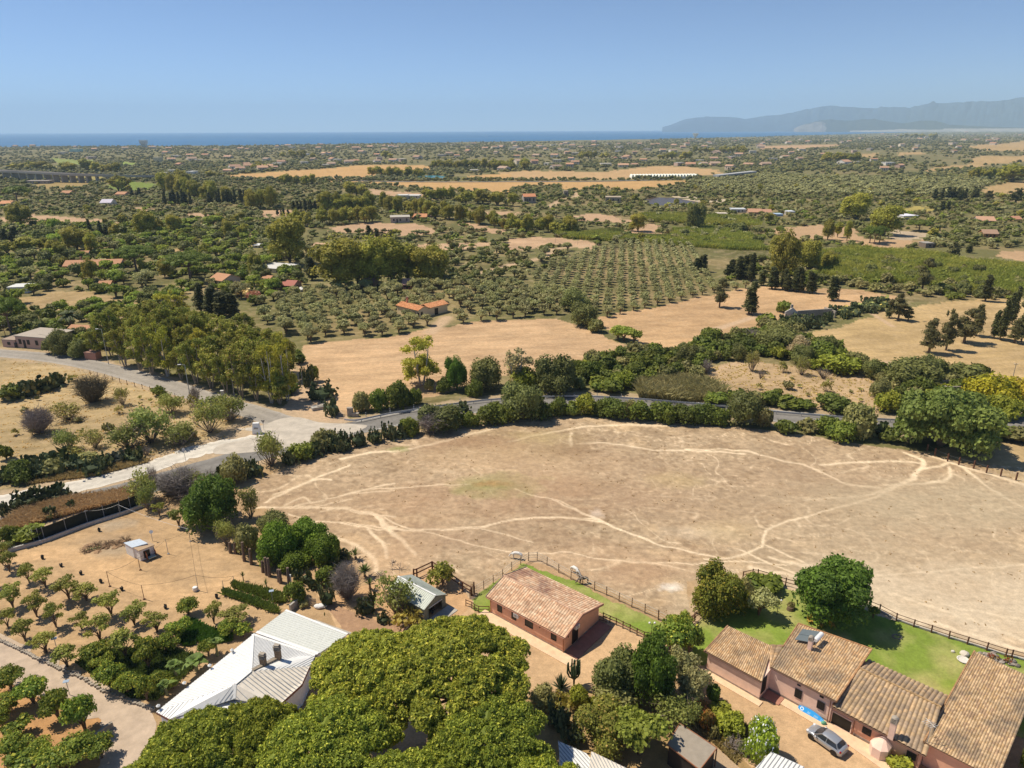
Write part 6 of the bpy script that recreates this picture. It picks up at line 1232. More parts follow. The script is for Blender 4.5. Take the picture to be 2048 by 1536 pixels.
# guard rail
RL = [Q('5', 25, 562), Q('5', 60, 566), Q('5', 120, 562), Q('5', 300, 525), Q('5', 560, 485), Q('5', 860, 449), Q('5', 1150, 434), Q('5', 1340, 430), Q('5', 1700, 445), Q('6', 330, 797), Q('6', 540, 820), Q('6', 960, 855), Q('6', 1220, 869), Q('6', 1500, 880), Q('6', 1810, 862), Q('6', 2048, 846), Q('6', 2500, 800)]
rl = smooth_line([G(x, y, .72)[:2] for x, y in RL], 6); gr = thing('guardrail', 'long metal guardrail along the far side of the curving road', 'guardrail')
dd_ = np.gradient(rl, axis=0); dd_ /= np.linalg.norm(dd_, axis=1)[:, None]; nn_ = np.stack([-dd_[:, 1], dd_[:, 0]], 1)
V = [(*(rl[i]+nn_[i]*o_), z) for i in range(len(rl)) for o_, z in ((0, .42), (.07, .50), (0, .60), (.07, .70), (0, .80), (-.06, .80), (-.06, .42))]
obj('rail', faces(V, [(i*7+k, i*7+(k+1) % 7, i*7+7+(k+1) % 7, i*7+7+k) for i in range(len(rl)-1) for k in range(7)]), M['rail'] if 'rail' in M else mat('galvanised_rail', (.50, .52, .55), .5, metal=.2, noise=.12), gr)
acc = 0; last = rl[0]
for i in range(1, len(rl)):
    acc += np.linalg.norm(rl[i]-rl[i-1])
    if acc > 3.6: acc = 0; obj('post', box((*(rl[i]-nn_[i]*.14), .38), (.12, .12, .76)), M['grey'], gr)
fin(gr, [rl[0][0], rl[0][1], 0])
for t, x, y in (('5', 683, 462), ('5', 420, 498), ('5', 148, 545), ('5', 285, 520), ('5', 1333, 432), ('5', 1462, 432), ('5', 1600, 438)):
    o = thing('delineator', 'white road delineator post behind the guardrail', 'post', GQ(t, x, y+6), 0, 'delineators behind the guardrail'); obj('body', box((0, 0, .5), (.14, .1, 1.0)), M['white'], o); obj('band', box((0, 0, .82), (.15, .11, .22)), M['black'], o)
# lamps, poles and cables
def pole(t, x, y, xt, yt, label, lamp=False, r=.11, mt='conc', name='utility_pole'):
    g = GQ(t, x, y); H_ = hgt(Q(t, xt, yt)[1], g); o = thing(name, label, 'street lamp' if lamp else 'pole', g); obj('pole', tube([(0, 0, 0), (0, 0, H_)], [r, r*.6], 7), M[mt], o)
    if lamp: obj('lamp_arm', beam((0, 0, H_-.05), (-.9, -.2, H_+.1), .07, .07), M['grey'], o); obj('lamp_head', box((-1.1, -.25, H_+.12), (.7, .28, .14), .2), M['white'], o)
    else: obj('crossarm', beam((-.5, 0, H_-.3), (.5, 0, H_-.3), .08, .08), M[mt], o); obj('insulator', join([tube([(s, 0, H_-.26), (s, 0, H_-.08)], .05, 6) for s in (-.4, 0, .4)]), M['white'], o)
    return g+[0, 0, H_-.25]
l1 = pole('4', 1120, 377, 1088, 145, 'tall street lamp nearest the road junction', True, mt='grey', name='street_lamp'); l2 = pole('e', 718, 887, 668, 655, 'tall street lamp beside the brick gate wall', True, mt='grey', name='street_lamp')
p1 = pole('e', 1548, 1097, 1520, 915, 'concrete power pole in front of the eucalyptus wood near the junction'); p2 = pole('e', 795, 885, 762, 730, 'concrete power pole inside the left end of the eucalyptus wood'); p3 = pole('e', 40, 715, 5, 628, 'wooden power pole at the left edge behind the farm building', mt='wood')
p4 = pole('6', 962, 182, 972, 92, 'wooden power pole beside the lone cypress', mt='barkp'); p5 = pole('6', 1866, 347, 1872, 285, 'wooden pole left of the cypress row', mt='barkp'); p6 = pole('6', 1980, 640, 1996, 545, 'leaning wooden pole above the yellow shrubs', mt='barkp')
pole('c', 435, 1050, 437, 975, 'thin pole in the pale field, left one', mt='barkp', r=.08); pole('c', 612, 1060, 612, 1015, 'thin pole in the pale field, right one', mt='barkp', r=.08); pole('d', 688, 1012, 688, 965, 'short pole beside the broad far tree', mt='barkp')
def cable(a, b, sag, label, r=.022, mt='black'):
    P = [a+(b-a)*t-[0, 0, sag*4*t*(1-t)] for t in np.linspace(0, 1, 14)]; tag(obj('cable', tube(P, r, 3), M[mt]), label, 'cable')
cable(p3, p2, 1.2, 'power cable from the wooden pole to the pole in the wood'); cable(p2, p1, 1.5, 'power cable along the eucalyptus wood', .03); cable(p4, p5, 2.0, 'power cable across the right hand field')
# signs near the junction
o = thing('yield_sign', 'grey backed triangular road sign at the junction', 'sign', GQ('4', 1545, 528)); H_ = 2.3; obj('pole', tube([(0, 0, 0), (0, 0, H_)], .035, 6), M['grey'], o); obj('plate', faces([(-.45, .05, H_), (.45, .05, H_), (0, .05, H_-.8), (-.45, .02, H_), (.45, .02, H_), (0, .02, H_-.8)], [(0, 1, 2), (5, 4, 3), (0, 3, 4, 1), (1, 4, 5, 2), (2, 5, 3, 0)]), M['stone'], o)
g = GQ('4', 1505, 546); o = thing('white_kiosk', 'white tapered marker block on the junction island', 'marker', g, .1); obj('body', faces([(-.9, -.5, 0), (.9, -.5, 0), (.9, .5, 0), (-.9, .5, 0), (-.62, -.35, 2.4), (.62, -.35, 2.4), (.62, .35, 2.4), (-.62, .35, 2.4)], [(0, 1, 5, 4), (1, 2, 6, 5), (2, 3, 7, 6), (3, 0, 4, 7), (4, 5, 6, 7)]), M['white'], o); obj('plaque', box((0, -.50, 1.3), (.8, .06, .3)), M['stone'], o)
o = thing('round_sign', 'thin sign post on the gravel island between the lanes', 'sign', GQ('4', 1088, 708)); obj('pole', tube([(0, 0, 0), (-.1, 0, 2.6)], .04, 6), M['grey'], o); obj('plate', tube([(-.1, 0, 2.45), (-.1, .03, 2.45)], .3, 12), M['white'], o)
o = thing('utility_box', 'white utility cabinet at the foot of the eucalyptus wood', 'cabinet', GQ('4', 1302, 322)); obj('cabinet', box((0, 0, .6), (.8, .5, 1.2)), M['white'], o); obj('door', box((0, -.26, .6), (.7, .02, 1.0)), M['conc'], o)
o = thing('stone_block', 'low concrete well cover beside the junction track', 'block', GQ('4', 1865, 402), .5); obj('slab', box((0, 0, .35), (3.2, 1.8, .7)), M['conc'], o); obj('lid', box((.3, 0, .75), (1.4, 1.2, .1)), M['stone'], o)
for x, y, w_, h_, lb in ((60, 545, 1.2, 1.9, 'grey stone pillar at the end of the guardrail'), (88, 548, 1.4, .7, 'low pale block next to the stone pillar'), (1944, 300, 0, 0, '')): 
    if w_: g = GQ('5', x, y); tag(obj('stone_pillar', join([prism([(-w_/2, -.4), (w_/2, -.4), (w_/2, .4), (-w_/2, .4)], 0, h_), box((0, 0, h_+.05), (w_*1.1, .9, .1))]), M['stone'], loc=g), lb, 'pillar')
# screened wall of the yard
wa, wb = gq('1', [(40, 302), (250, 245), (500, 150), (690, 90), (880, 18)]), None
o = thing('yard_wall', 'long low pale wall along the upper side of the yard', 'wall'); obj('wall', join([beam(a+[0, 0, .3], b+[0, 0, .3], .3, .62) for a, b in zip(wa[:-1], wa[1:])]), mat('pale_wall', (.46, .44, .41), .9, noise=.25), o); fin(o, wa[0])
o = thing('shade_net_fence', 'dark green shade net fence behind the yard wall', 'fence'); off = np.array([-.25, .75, 0]); nn = [lerp(wa[0], wa[1], .72)]+wa[1:4]+[lerp(wa[3], wa[4], .6)]
obj('net', join([beam(a+off+[0, 0, 1.15], b+off+[0, 0, 1.15+rng.normal()*.08], .04, 2.2) for a, b in zip(nn[:-1], nn[1:])]), mat('shade_net', (.022, .026, .02), .95, noise=.3), o)
for a, b in zip(nn[:-1], nn[1:]):
    for k in (0, .5): q = lerp(a, b, k)+off+[0, -.06, 0]; obj('post', beam(q, q+[0, 0, 2.4], .07, .07), M['grey'], o)
fin(o, nn[0])
# yard poles with wires
YP = [(690, 92, 690, 26), (505, 135, 495, 62), (315, 207, 313, 157), (630, 496, 617, 410), (805, 402, 793, 332), (965, 310, 972, 226), (1092, 238, 1096, 166), (827, 570, 805, 488), (1138, 520, 1138, 430), (1285, 530, 1287, 462), (1343, 480, 1345, 436)]
tops = []
for x, y, xt, yt in YP:
    g = GQ('1', x, y); H_ = min(hgt(Q('1', xt, yt)[1], g), 5.5); tops.append(g+[0, 0, H_]); tag(obj('yard_pole', join([tube([(0, 0, 0), (0, 0, H_)], [.045, .035], 5), box((0, 0, .06), (.25, .25, .12))]), M['wood'] if len(tops) in (4, 5, 8) else M['grey'], loc=g), 'thin pole carrying wires over the bare yard', 'pole', 'thin poles of the yard')
for i, j, lb in ((0, 1, 'pale rope between two poles at the yard wall'), (0, 6, 'long pale rope from the wall corner pole'), (3, 4, 'wire between two poles near the white hut'), (4, 5, 'wire passing the white hut'), (5, 6, 'wire at the upper side of the yard'), (3, 7, 'wire along the dirt path'), (7, 8, 'wire across the dirt path'), (8, 10, 'wire near the vegetable rows'), (9, 10, 'short wire beside the vegetable rows'), (6, 8, 'wire on the right side of the yard'), (2, 1, 'rope along the yard wall')): cable(tops[i], tops[j], .35, lb, .018, 'white' if i in (0, 2) else 'black')
for x, y in ((245, 338), (352, 382), (465, 427), (580, 474), (700, 518), (950, 622), (1243, 562), (570, 180)): tag(obj('flower_pot', join([lathe((0, 0, 0), [(.16, 0), (.22, .38), (.2, .4)], 10), cloud([(0, 0, .5, .2, .2, .15)], 20, .1, DU, rng)]), M['black'], loc=GQ('1', x, y)), 'small black pot in the row at the orchard edge', 'pot', 'black pots at the orchard edge')
tag(obj('white_drum', lathe((0, 0, 0), [(.3, 0), (.36, .3), (.3, .6), (.1, .62)], 12), M['white'], loc=GQ('1', 1120, 520)), 'white drum beside a yard pole', 'drum')
o = thing('satellite_dish', 'pale satellite dish on a pole beside the white hut', 'dish', GQ('1', 875, 235)); obj('pole', tube([(0, 0, 0), (0, 0, 1.6)], .04, 6), M['grey'], o); obj('dish', tube([(0, 0, 1.6), (.1, -.1, 1.7)], [.06, .28], 12), M['white'], o)
bp = GQ('n', 860, 640); hp = join([blob((rng.uniform(-3.2, 3.2), rng.normal()*.7, .0), (rng.uniform(.3, .9), rng.uniform(.25, .6), rng.uniform(.12, .3)), 2, .3, np.array((.28, .17, .09))*rng.uniform(.6, 1.3)) for _ in range(34)]+[twigs(26, rng, 2.2, .7, .025, (.24, .16, .09)).xf(t=(x_, rng.normal()*.5, .05)) for x_ in (-2.6, -1.2, .2, 1.5, 2.7)]+[cloud([(-1.6, -.4, .2, 1.2, .5, .2)], 60, .12, OL, rng)])
tag(obj('brush_heap', hp.xf(rz=.35), M['col'], loc=bp), 'brown heap of brush and earth left of the white hut', 'heap')
for x, y, lb in ((400, 1118, 'solar garden lamp beside the gravel driveway'), (330, 868, 'solar garden lamp at the lower orchard edge'), (1565, 590, 'solar lamp at the end of the vegetable rows')):
    o = thing('solar_lamp', lb, 'lamp', GQ('1', x, y)); obj('pole', tube([(0, 0, 0), (0, 0, 1.9)], .04, 6), M['grey'], o); obj('panel', box((0, 0, 1.95), (.6, .45, .05), .3), mat('panel_blue', (.35, .42, .50), .3) if 'pb' not in M else M['pb'], o)
kw = gq('1', [(-20, 800), (60, 835), (160, 882), (250, 925), (350, 975), (470, 1022), (600, 1102), (760, 1160), (900, 1212)]); tag(obj('stone_edging', join([box((*(lerp(a, b, k/8)[:2]+rng.normal(size=2)*.05), .12), (.42, .26, .28), rng.uniform(0, .6)) for a, b in zip(kw[:-1], kw[1:]) for k in range(8)]), M['stone']), 'rough stone edging along the gravel driveway', 'edging')
gw = gq('1', [(400, 1470), (450, 1430), (520, 1400), (600, 1330), (650, 1300)]); o = thing('garden_wall', 'low white garden wall at the bottom left', 'wall'); obj('wall', join([beam(a+[0, 0, .35], b+[0, 0, .35], .3, .7) for a, b in zip(gw[:-1], gw[1:])]), M['stone'], o); obj('pier', join([prism([(q[0]-.25, q[1]-.25), (q[0]+.25, q[1]-.25), (q[0]+.25, q[1]+.25), (q[0]-.25, q[1]+.25)], 0, 1.1) for q in (gw[0],)]), M['white'], o); obj('pier', prism([(gw[1][0]-.25, gw[1][1]-.25), (gw[1][0]+.25, gw[1][1]-.25), (gw[1][0]+.25, gw[1][1]+.25), (gw[1][0]-.25, gw[1][1]+.25)], 0, 1.1), M['white'], o); fin(o, gw[0])
aw = gq('m', [(1370, 160), (1470, 75)]); tag(obj('retaining_wall', beam(aw[0]+[0, 0, .5], aw[1]+[0, 0, .5], .3, 1.0), M['conc']), 'short concrete wall at the corner of the metal roofed annex', 'wall')
aw = gq('m', [(1610, 262), (1760, 320), (1960, 390)]); tag(obj('terrace_kerb', join([beam(a+[0, 0, .1], b+[0, 0, .1], .3, .35) for a, b in zip(aw[:-1], aw[1:])]), M['conc']), 'concrete kerb behind the metal roofed annex', 'kerb')
tag(obj('white_sack', join([blob((0, 0, .25), (.8, .45, .3), 2, .08, (.75, .73, .7)), blob((.5, .1, .2), (.5, .4, .25), 2, .1, (.7, .68, .65))]), M['col'], loc=GQ('o', 1290, 1375)), 'white sack lying beside the small picket panel', 'sack')
# lamp with two globes and garden things
def globe_lamp(t, x, y, H_, label):
    o = thing('garden_lamp', label, 'lamp', GQ(t, x, y)); obj('pole', tube([(0, 0, 0), (0, 0, .15), (0, 0, H_)], [.09, .04, .035], 8), M['black'], o); obj('arm', tube([(-.32, 0, H_-.1), (0, 0, H_-.22), (.32, 0, H_-.1)], .02, 5), M['black'], o)
    for s in (-.32, .32): obj('globe', blob((s, 0, H_+.02), (.14, .14, .15), 2, 0, (.8, .8, .78)), M['col'], o)
globe_lamp('h', 1957, 845, 2.2, 'twin globe lamp on the lawn behind the gabled house'); globe_lamp('3', 618, 432, 2.2, 'twin globe lamp on the farmhouse lawn')
tag(obj('round_stone', blob((0, 0, .25), (.55, .5, .35), 2, .06, (.62, .56, .46)), M['col'], loc=GQ('3', 1702, 668)), 'pale round boulder on the lawn', 'stone'); tag(obj('small_stone', blob((0, 0, .12), (.25, .2, .2), 2, .08, (.62, .58, .5)), M['col'], loc=GQ('3', 1636, 650)), 'small pale stone left of the round boulder', 'stone')
tag(obj('bird_bath', lathe((0, 0, 0), [(.5, 0), (.62, .16), (.7, .2), (.6, .22), (.45, .12)], 14, (.68, .64, .56)), M['col'], loc=GQ('3', 1695, 698)), 'round white stone basin on the lawn', 'basin')
tag(obj('stone_ring', join([blob((.5*cos(a), .42*sin(a), .06), (.16, .14, .12), 1, .15, (.26, .22, .16)) for a in np.linspace(0, 5.8, 11)]), M['col'], loc=GQ('3', 1312, 562)), 'ring of dark stones on the lawn', 'stones')
fb = GQ('3', 1870, 700)
o = thing('rockery', 'rockery of pots and red flowers behind the right roof', 'rockery', fb); obj('rocks', join([blob((rng.uniform(-2, 2.4), rng.uniform(-1.2, 1.2)-.0, .1), (.4, .3, .25), 1, .25, np.array((.28, .24, .2))*rng.uniform(.7, 1.4)) for _ in range(34)]), M['col'], o); obj('flowers', cloud([(rng.uniform(-2, 2), rng.uniform(-1, 1), .35, .5, .4, .3) for _ in range(9)], 260, .09, ((.05, .08, .02), (.15, .03, .015)), rng), M['leaf_far'], o)
for i, (x, y) in enumerate(((808, 482), (868, 505), (935, 505))):
    o = thing('garden_chair', 'yellow garden chair under the large lawn tree', 'chair', GQ('3', x, y), i*.8, 'yellow chairs under the lawn tree'); my = mat('ochre_wood', (.45, .28, .05), .7) if i == 0 else my
    obj('seat', box((0, 0, .45), (.6, .55, .06)), my, o); obj('backrest', box((0, .28, .8), (.6, .06, .6)), my, o)
    for sx in (-.26, .26):
        for sy in (-.24, .24): obj('leg', box((sx, sy, .22), (.06, .06, .44)), my, o)
o = thing('stump_planter', 'sawn stump planter on the lawn', 'stump', GQ('3', 695, 405)); obj('stump', tube([(0, 0, 0), (0, 0, .5)], [.5, .4], 10), M['bark'], o)
# paddle board
M['blue'] = mat('blue_board', (.02, .30, .72), .35, noise=.04); M['deck'] = mat('white_mark', (.72, .80, .86), .5); M['deck2'] = mat('pale_blue_mark', (.25, .52, .80), .5)
b0, b1 = GQ('j', 1170, 985, .25), GQ('j', 1450, 1160, .15); bd = b1-b0; bl_ = np.linalg.norm(bd); bd /= bl_; sd = np.array([-bd[1], bd[0], 0]); sd /= np.linalg.norm(sd); tl = sd*cos(.75)+np.array([0, 0, 1])*sin(.75); nrm = np.cross(bd, tl); nrm *= -1 if nrm[2] < 0 else 1
o = shell('paddle_board', 'bright blue paddle board leaning at the farmhouse wall', 'paddle board'); out = []
for t in np.linspace(0, 1, 19): wv = .40*(sin(pi*min(1, t*.98+.02))**.42); out.append((t, wv))
ringp = [b0+bd*bl_*t+tl*(w_+.0) for t, w_ in out]+[b0+bd*bl_*t-tl*w_ for t, w_ in out[::-1]]; nR = len(ringp)
obj('hull', faces([p+nrm*.06 for p in ringp]+[p-nrm*.06 for p in ringp], [tuple(range(nR)), tuple(range(2*nR-1, nR-1, -1))]+[(i, nR+i, nR+(i+1) % nR, (i+1) % nR) for i in range(nR)]), M['blue'], o)
def mark(t0, t1, v0, v1): return faces([b0+bd*bl_*t+tl*v+nrm*.064 for t, v in ((t0, v0), (t1, v0), (t1, v1), (t0, v1))], [(0, 1, 2, 3)])
cc = b0+bd*bl_*.14; obj('emblem', faces([cc+(bd*cos(a)+tl*sin(a))*r_*1.0+nrm*.064 for a in np.linspace(0, 2*pi, 17)[:-1] for r_ in (.20, .12)], [(2*i, 2*i+1, (2*i+3) % 32, (2*i+2) % 32) for i in range(16)]), M['deck'], o)
obj('lettering', join([mark(.36+.022*k, .372+.022*k, -.16+.05*(k % 2), .14-.04*(k % 3)) for k in range(5)]+[mark(.60+.022*k, .612+.022*k, -.17+.04*(k % 3), .16-.05*(k % 2)) for k in range(7)]+[mark(.84, .95, .05, .10), mark(.84, .95, -.10, -.05)]), M['deck2'], o)
fin(o, lerp(b0, b1, .5)*[1, 1, 0]); tag(obj('green_bag', blob((0, 0, .22), (.3, .22, .22), 2, .08, (.12, .35, .22)), M['col'], loc=GQ('j', 1440, 1180)), 'green bag at the tail of the paddle board', 'bag')
# antenna
o = shell('roof_antenna', 'tv antenna of white rods at the corner of the right roof', 'antenna'); a = GQ('k', 1075, 1080, 3.0); obj('mast', tube([a, a+[0, 0, 2.6]], .03, 5), M['grey'], o)
obj('rods', join([tube([a+[-.5, .3*k-.5, 2.4-.12*k], a+[.5, .3*k-.2, 2.4-.12*k]], .018, 4) for k in range(5)]+[tube([a+[0, -.6, 2.5], a+[0, 1.0, 2.1]], .02, 4)]), M['white'], o); fin(o, a)
# dead branches in the paddock
for t, x, y, s, r_ in (('i', 470, 230, 1.6, .4), ('i', 350, 130, .8, 1.0), ('i', 170, 330, 1.1, .1), ('o', 1930, 1025, .9, .2)): tag(obj('dead_branch', twigs(9, rng, 2.2*s, .5*s, .04, (.32, .25, .19), k=2), M['col'], loc=GQ(t, x, y)), 'dead branch lying on the bare ground', 'branch', 'dead branches on the ground')
tag(obj('fallen_trunk', tube([(-1.6, 0, .15), (-.4, .2, .2), (1.2, -.1, .15)], [.12, .16, .1], 6, (.45, .36, .27)), M['col'], loc=GQ('o', 1780, 1310)), 'pale fallen trunk below the dead grey shrub', 'log')
# ---------------------------------------------------------------- ruins
o = thing('ruined_farm', 'roofless stone ruin among prickly pears on the right', 'ruin', GQ('6', 690, 292)); RM = M['stone']
obj('gable', faces([(-2.6, -.2, 0), (1.6, -.2, 0), (1.6, -.2, 2.6), (-.2, -.2, 4.2), (-2.6, -.2, 2.8), (-2.6, .2, 0), (1.6, .2, 0), (1.6, .2, 2.6), (-.2, .2, 4.2), (-2.6, .2, 2.8)], [(0, 1, 2, 3, 4), (9, 8, 7, 6, 5), (0, 5, 6, 1), (1, 6, 7, 2), (2, 7, 8, 3), (3, 8, 9, 4), (4, 9, 5, 0)], (.62, .56, .48)), M['col'], o)
obj('wall', join([box((8, 2.0, 1.5), (13, .5, 3.0), .22), box((14.6, 5, 1.2), (.5, 6, 2.4), .2)]), RM, o); obj('chimney', box((-.4, .5, 3.4), (.7, .7, 3.4)), RM, o); NOV.append(np.array([o.location[:2]])+np.array([(-4, -3), (16, -1), (16, 8), (-4, 6)]))
o = thing('roofless_hut', 'pale walled hut without roof beside the yellow shrubs', 'ruin', GQ('6', 1620, 722)); 
for k, (cx, cy, sx, sy) in enumerate(((0, -2.2, 6, .3), (0, 2.2, 6, .3), (-2.85, 0, .3, 4.1), (2.85, 0, .3, 4.1))): obj('wall', box((cx, cy, 1.3), (sx, sy, 2.6)), M['stone'], o)
obj('floor', box((0, 0, 1.6), (5.3, 4.0, .1)), M['conc'], o)
# ---------------------------------------------------------------- animals
def horse(x, y, t, rz, c, label, graze=True, s=1.0):
    g = GQ(t, x, y); bm_v = []; R = rng
    me = bpy.data.meshes.new('horse'); import bmesh
    hd = [(1.28, 0, .55), (1.5, 0, .22)] if graze else [(1.15, 0, 1.65), (1.45, 0, 1.45)]
    V = [(0, 0, 1.12), (.42, 0, 1.14), (.72, 0, 1.2), (1.0, 0, .98 if graze else 1.5)]+hd+[(-.42, 0, 1.12), (-.72, 0, 1.18), (-.86, 0, .8), (-.84, 0, .5)]
    Rr = [.30, .29, .26, .15, .12, .08, .28, .24, .05, .04]; E = [(0, 1), (1, 2), (2, 3), (3, 4), (4, 5), (0, 6), (6, 7), (7, 8), (8, 9)]
    for par, sx in ((2, .62), (7, -.66)):
        for sy in (-.17, .17):
            b = len(V)
            if par == 2: V += [(sx, sy, .92), (sx, sy, .52), (sx+.02, sy, .1), (sx+.07, sy, .02)]; Rr += [.15, .07, .055, .06]
            else: V += [(sx, sy, .95), (sx-.12, sy, .52), (sx-.02, sy, .1), (sx+.04, sy, .02)]; Rr += [.18, .075, .055, .06]
            E += [(par, b), (b, b+1), (b+1, b+2), (b+2, b+3)]
    me.from_pydata(V, E, []); o = bpy.data.objects.new('horse', me); COL.objects.link(o); o.location = g; o.rotation_euler = (0, 0, rz); o.scale = (s, s, s)
    if not me.skin_vertices:
        bm = bmesh.new(); bm.from_mesh(me); bm.verts.layers.skin.verify(); bm.to_mesh(me); bm.free()
    m_ = o.modifiers.new('skin', 'SKIN')
    for i, r in enumerate(Rr): me.skin_vertices[0].data[i].radius = (r, r); me.skin_vertices[0].data[i].use_root = (i == 0)
    sb = o.modifiers.new('sub', 'SUBSURF'); sb.levels = 1; sb.render_levels = 2; me.materials.append(c); tag(o, label, 'horse')
    obj('ear', join([tube([(hd[0][0]-.02, sy, hd[0][2]+.1), (hd[0][0]-.05, sy*1.3, hd[0][2]+.27)], [.04, .01], 4) for sy in (.07,)]), c, o); obj('ear', join([tube([(hd[0][0]-.02, -.07, hd[0][2]+.1), (hd[0][0]-.05, -.09, hd[0][2]+.27)], [.04, .01], 4)]), c, o)
    obj('mane', beam((.78, 0, 1.38), (1.2, 0, .82 if graze else 1.7), .05, .12), M['stone'], o); return o
HW = mat('white_coat', (.74, .71, .66), .8, noise=.08); HG = mat('grey_brown_coat', (.20, .16, .13), .85, noise=.15)
horse(1008, 335, '2', 2.9, HW, 'white horse grazing behind the left end of the paddock fence', s=.88); horse(1335, 420, '2', -.9, HW, 'white horse grazing close to the fence behind the gabled house', s=.88); horse(1265, 290, 'h', 3.3, HG, 'dark grey donkey grazing beside the white horse', s=.8)
# ---------------------------------------------------------------- car
def hatchback():
    wf, wr = GQ('P', 1621, 1477), GQ('P', 1668, 1511); d = (wf-wr)[:2]; ang = atan2(d[1], d[0]); sd = np.array([sin(ang), -cos(ang)]); mid = (wf+wr)[:2]/2
    side = np.array([-sin(ang), cos(ang)])
    c = mid+side*(-.72 if side[1] < 0 else .72)*1.0 if False else mid+side*(.72 if side[0] > 0 else -.72)
    o = thing('parked_car', 'silver hatchback parked beside the farmhouse terrace', 'car', (c[0], c[1], 0), ang)
    paint = mat('silver_paint', (.48, .49, .51), .28, metal=.55, noise=.02, spec=.5); red = mat('tail_red', (.35, .01, .01), .2); cl = mat('lamp_clear', (.7, .72, .75), .1)
    X = [-1.98, -1.92, -1.7, -1.2, -.4, .5, 1.15, 1.6, 1.88, 1.98]; HWd = [.62, .76, .84, .86, .87, .87, .86, .82, .72, .55]; ZB = [.42, .30, .24, .22, .22, .22, .22, .24, .30, .40]; ZT = [.80, .93, .97, .96, .93, .90, .88, .80, .68, .55]
    V = []; F = []
    for x, h, b, t in zip(X, HWd, ZB, ZT):
        V += [(x, -h*.86, b), (x, -h, b+.14), (x, -h*1.0, (b+t)/2+.05), (x, -h*.95, t-.05), (x, -h*.80, t), (x, 0, t+.04), (x, h*.80, t), (x, h*.95, t-.05), (x, h, (b+t)/2+.05), (x, h, b+.14), (x, h*.86, b)]
    n = 11; F = [(i*n+k, i*n+k+1, (i+1)*n+k+1, (i+1)*n+k)[::-1] for i in range(len(X)-1) for k in range(n-1)]+[(i*n, (i+1)*n, (i+1)*n+n-1, i*n+n-1)[::-1] for i in range(len(X)-1)]+[tuple(range(n)), tuple(range((len(X)-1)*n+n-1, (len(X)-1)*n-1, -1))]
    obj('body', faces(V, F), paint, o, smooth=True)
    # cabin: glass house with a painted roof
    lo = [(-1.62, .72, .94), (1.05, .74, .88)]; hi = [(-1.18, .56, 1.42), (.22, .56, 1.46)]
    rp = [(-1.30, .50, 1.36), (-1.0, .57, 1.43), (-.3, .60, 1.47), (.12, .57, 1.45), (.34, .53, 1.38)]
    V = []
    for x, h, z in rp: V += [(x, -h, z-.05), (x, -h*.75, z+.015), (x, 0, z+.04), (x, h*.75, z+.015), (x, h, z-.05)]
    obj('car_roof', faces(V+[(x, y, z-.04) for x, y, z in V], [(i*5+k, i*5+k+1, i*5+6+k, i*5+5+k)[::-1] for i in range(4) for k in range(4)]), paint, o, smooth=True)
    obj('windscreen', faces([(1.08, -.70, .90), (1.08, .70, .90), (.36, .52, 1.37), (.36, -.52, 1.37), (1.14, 0, .93), (.38, 0, 1.41)], [(0, 4, 5, 3), (4, 1, 2, 5)]), M['glass'], o)
    obj('rear_window', faces([(-1.66, -.60, 1.0), (-1.66, .60, 1.0), (-1.31, .49, 1.34), (-1.31, -.49, 1.34)], [(1, 0, 3, 2)]), M['glass'], o)
    for s in (-1, 1):
        P = [(-1.60, s*.79, .96), (-.35, s*.83, .95), (-.35, s*.60, 1.41), (-1.25, s*.54, 1.33)]; P2 = [(-.27, s*.83, .95), (1.0, s*.80, .90), (.34, s*.56, 1.36), (-.27, s*.60, 1.41)]
        for q in (P, P2): obj('side_window', faces(q, [(0, 1, 2, 3)] if s < 0 else [(3, 2, 1, 0)]), M['glass'], o)
        obj('pillar', join([beam(P[3], P[0], .07, .07), beam(P2[1], P2[2], .06, .06), beam((-.31, s*.835, .95), (-.31, s*.61, 1.41), .05, .05), beam(P[3], P[2], .05, .04), beam(P2[3], P2[2], .05, .04)]), paint, o)
        obj('mirror', blob((.72, s*.98, .98), (.10, .12, .08), 2, 0), paint, o)
        obj('headlight', blob((1.78, s*.62, .70), (.16, .17, .09), 2, 0), cl, o); obj('tail_light', blob((-1.86, s*.70, .84), (.10, .16, .12), 2, 0), red, o)
        for x in (1.24, -1.26):
            w_ = obj('wheel', tube([(x, s*.66, .31), (x, s*.85, .31)], .31, 18), M['black'], o); obj('rim', join([tube([(x, s*.85, .31), (x, s*.862, .31)], .20, 12)]), M['grey'], w_)
            obj('wheel_arch', tube([(x, s*.80, .34), (x, s*.872, .34)], .37, 18), M['dark'], o)
    obj('number_plate', box((-2.0, 0, .52), (.02, .5, .11)), M['white'], o); obj('rear_bumper', box((-1.95, 0, .42), (.12, 1.2, .14)), paint, o); obj('front_grille', box((1.965, 0, .45), (.05, .7, .12)), M['dark'], o)
hatchback()
# ================================================================ PLANTING (traced places)
def many(t, rows, lab, group=None):
    for r in rows: plant(t, *r[:5], (lab.get(r[4]) if isinstance(lab, dict) else lab), group)
def one(t, x, y, w, h, k, label): plant(t, x, y, w, h, k, label, None, pr=1)
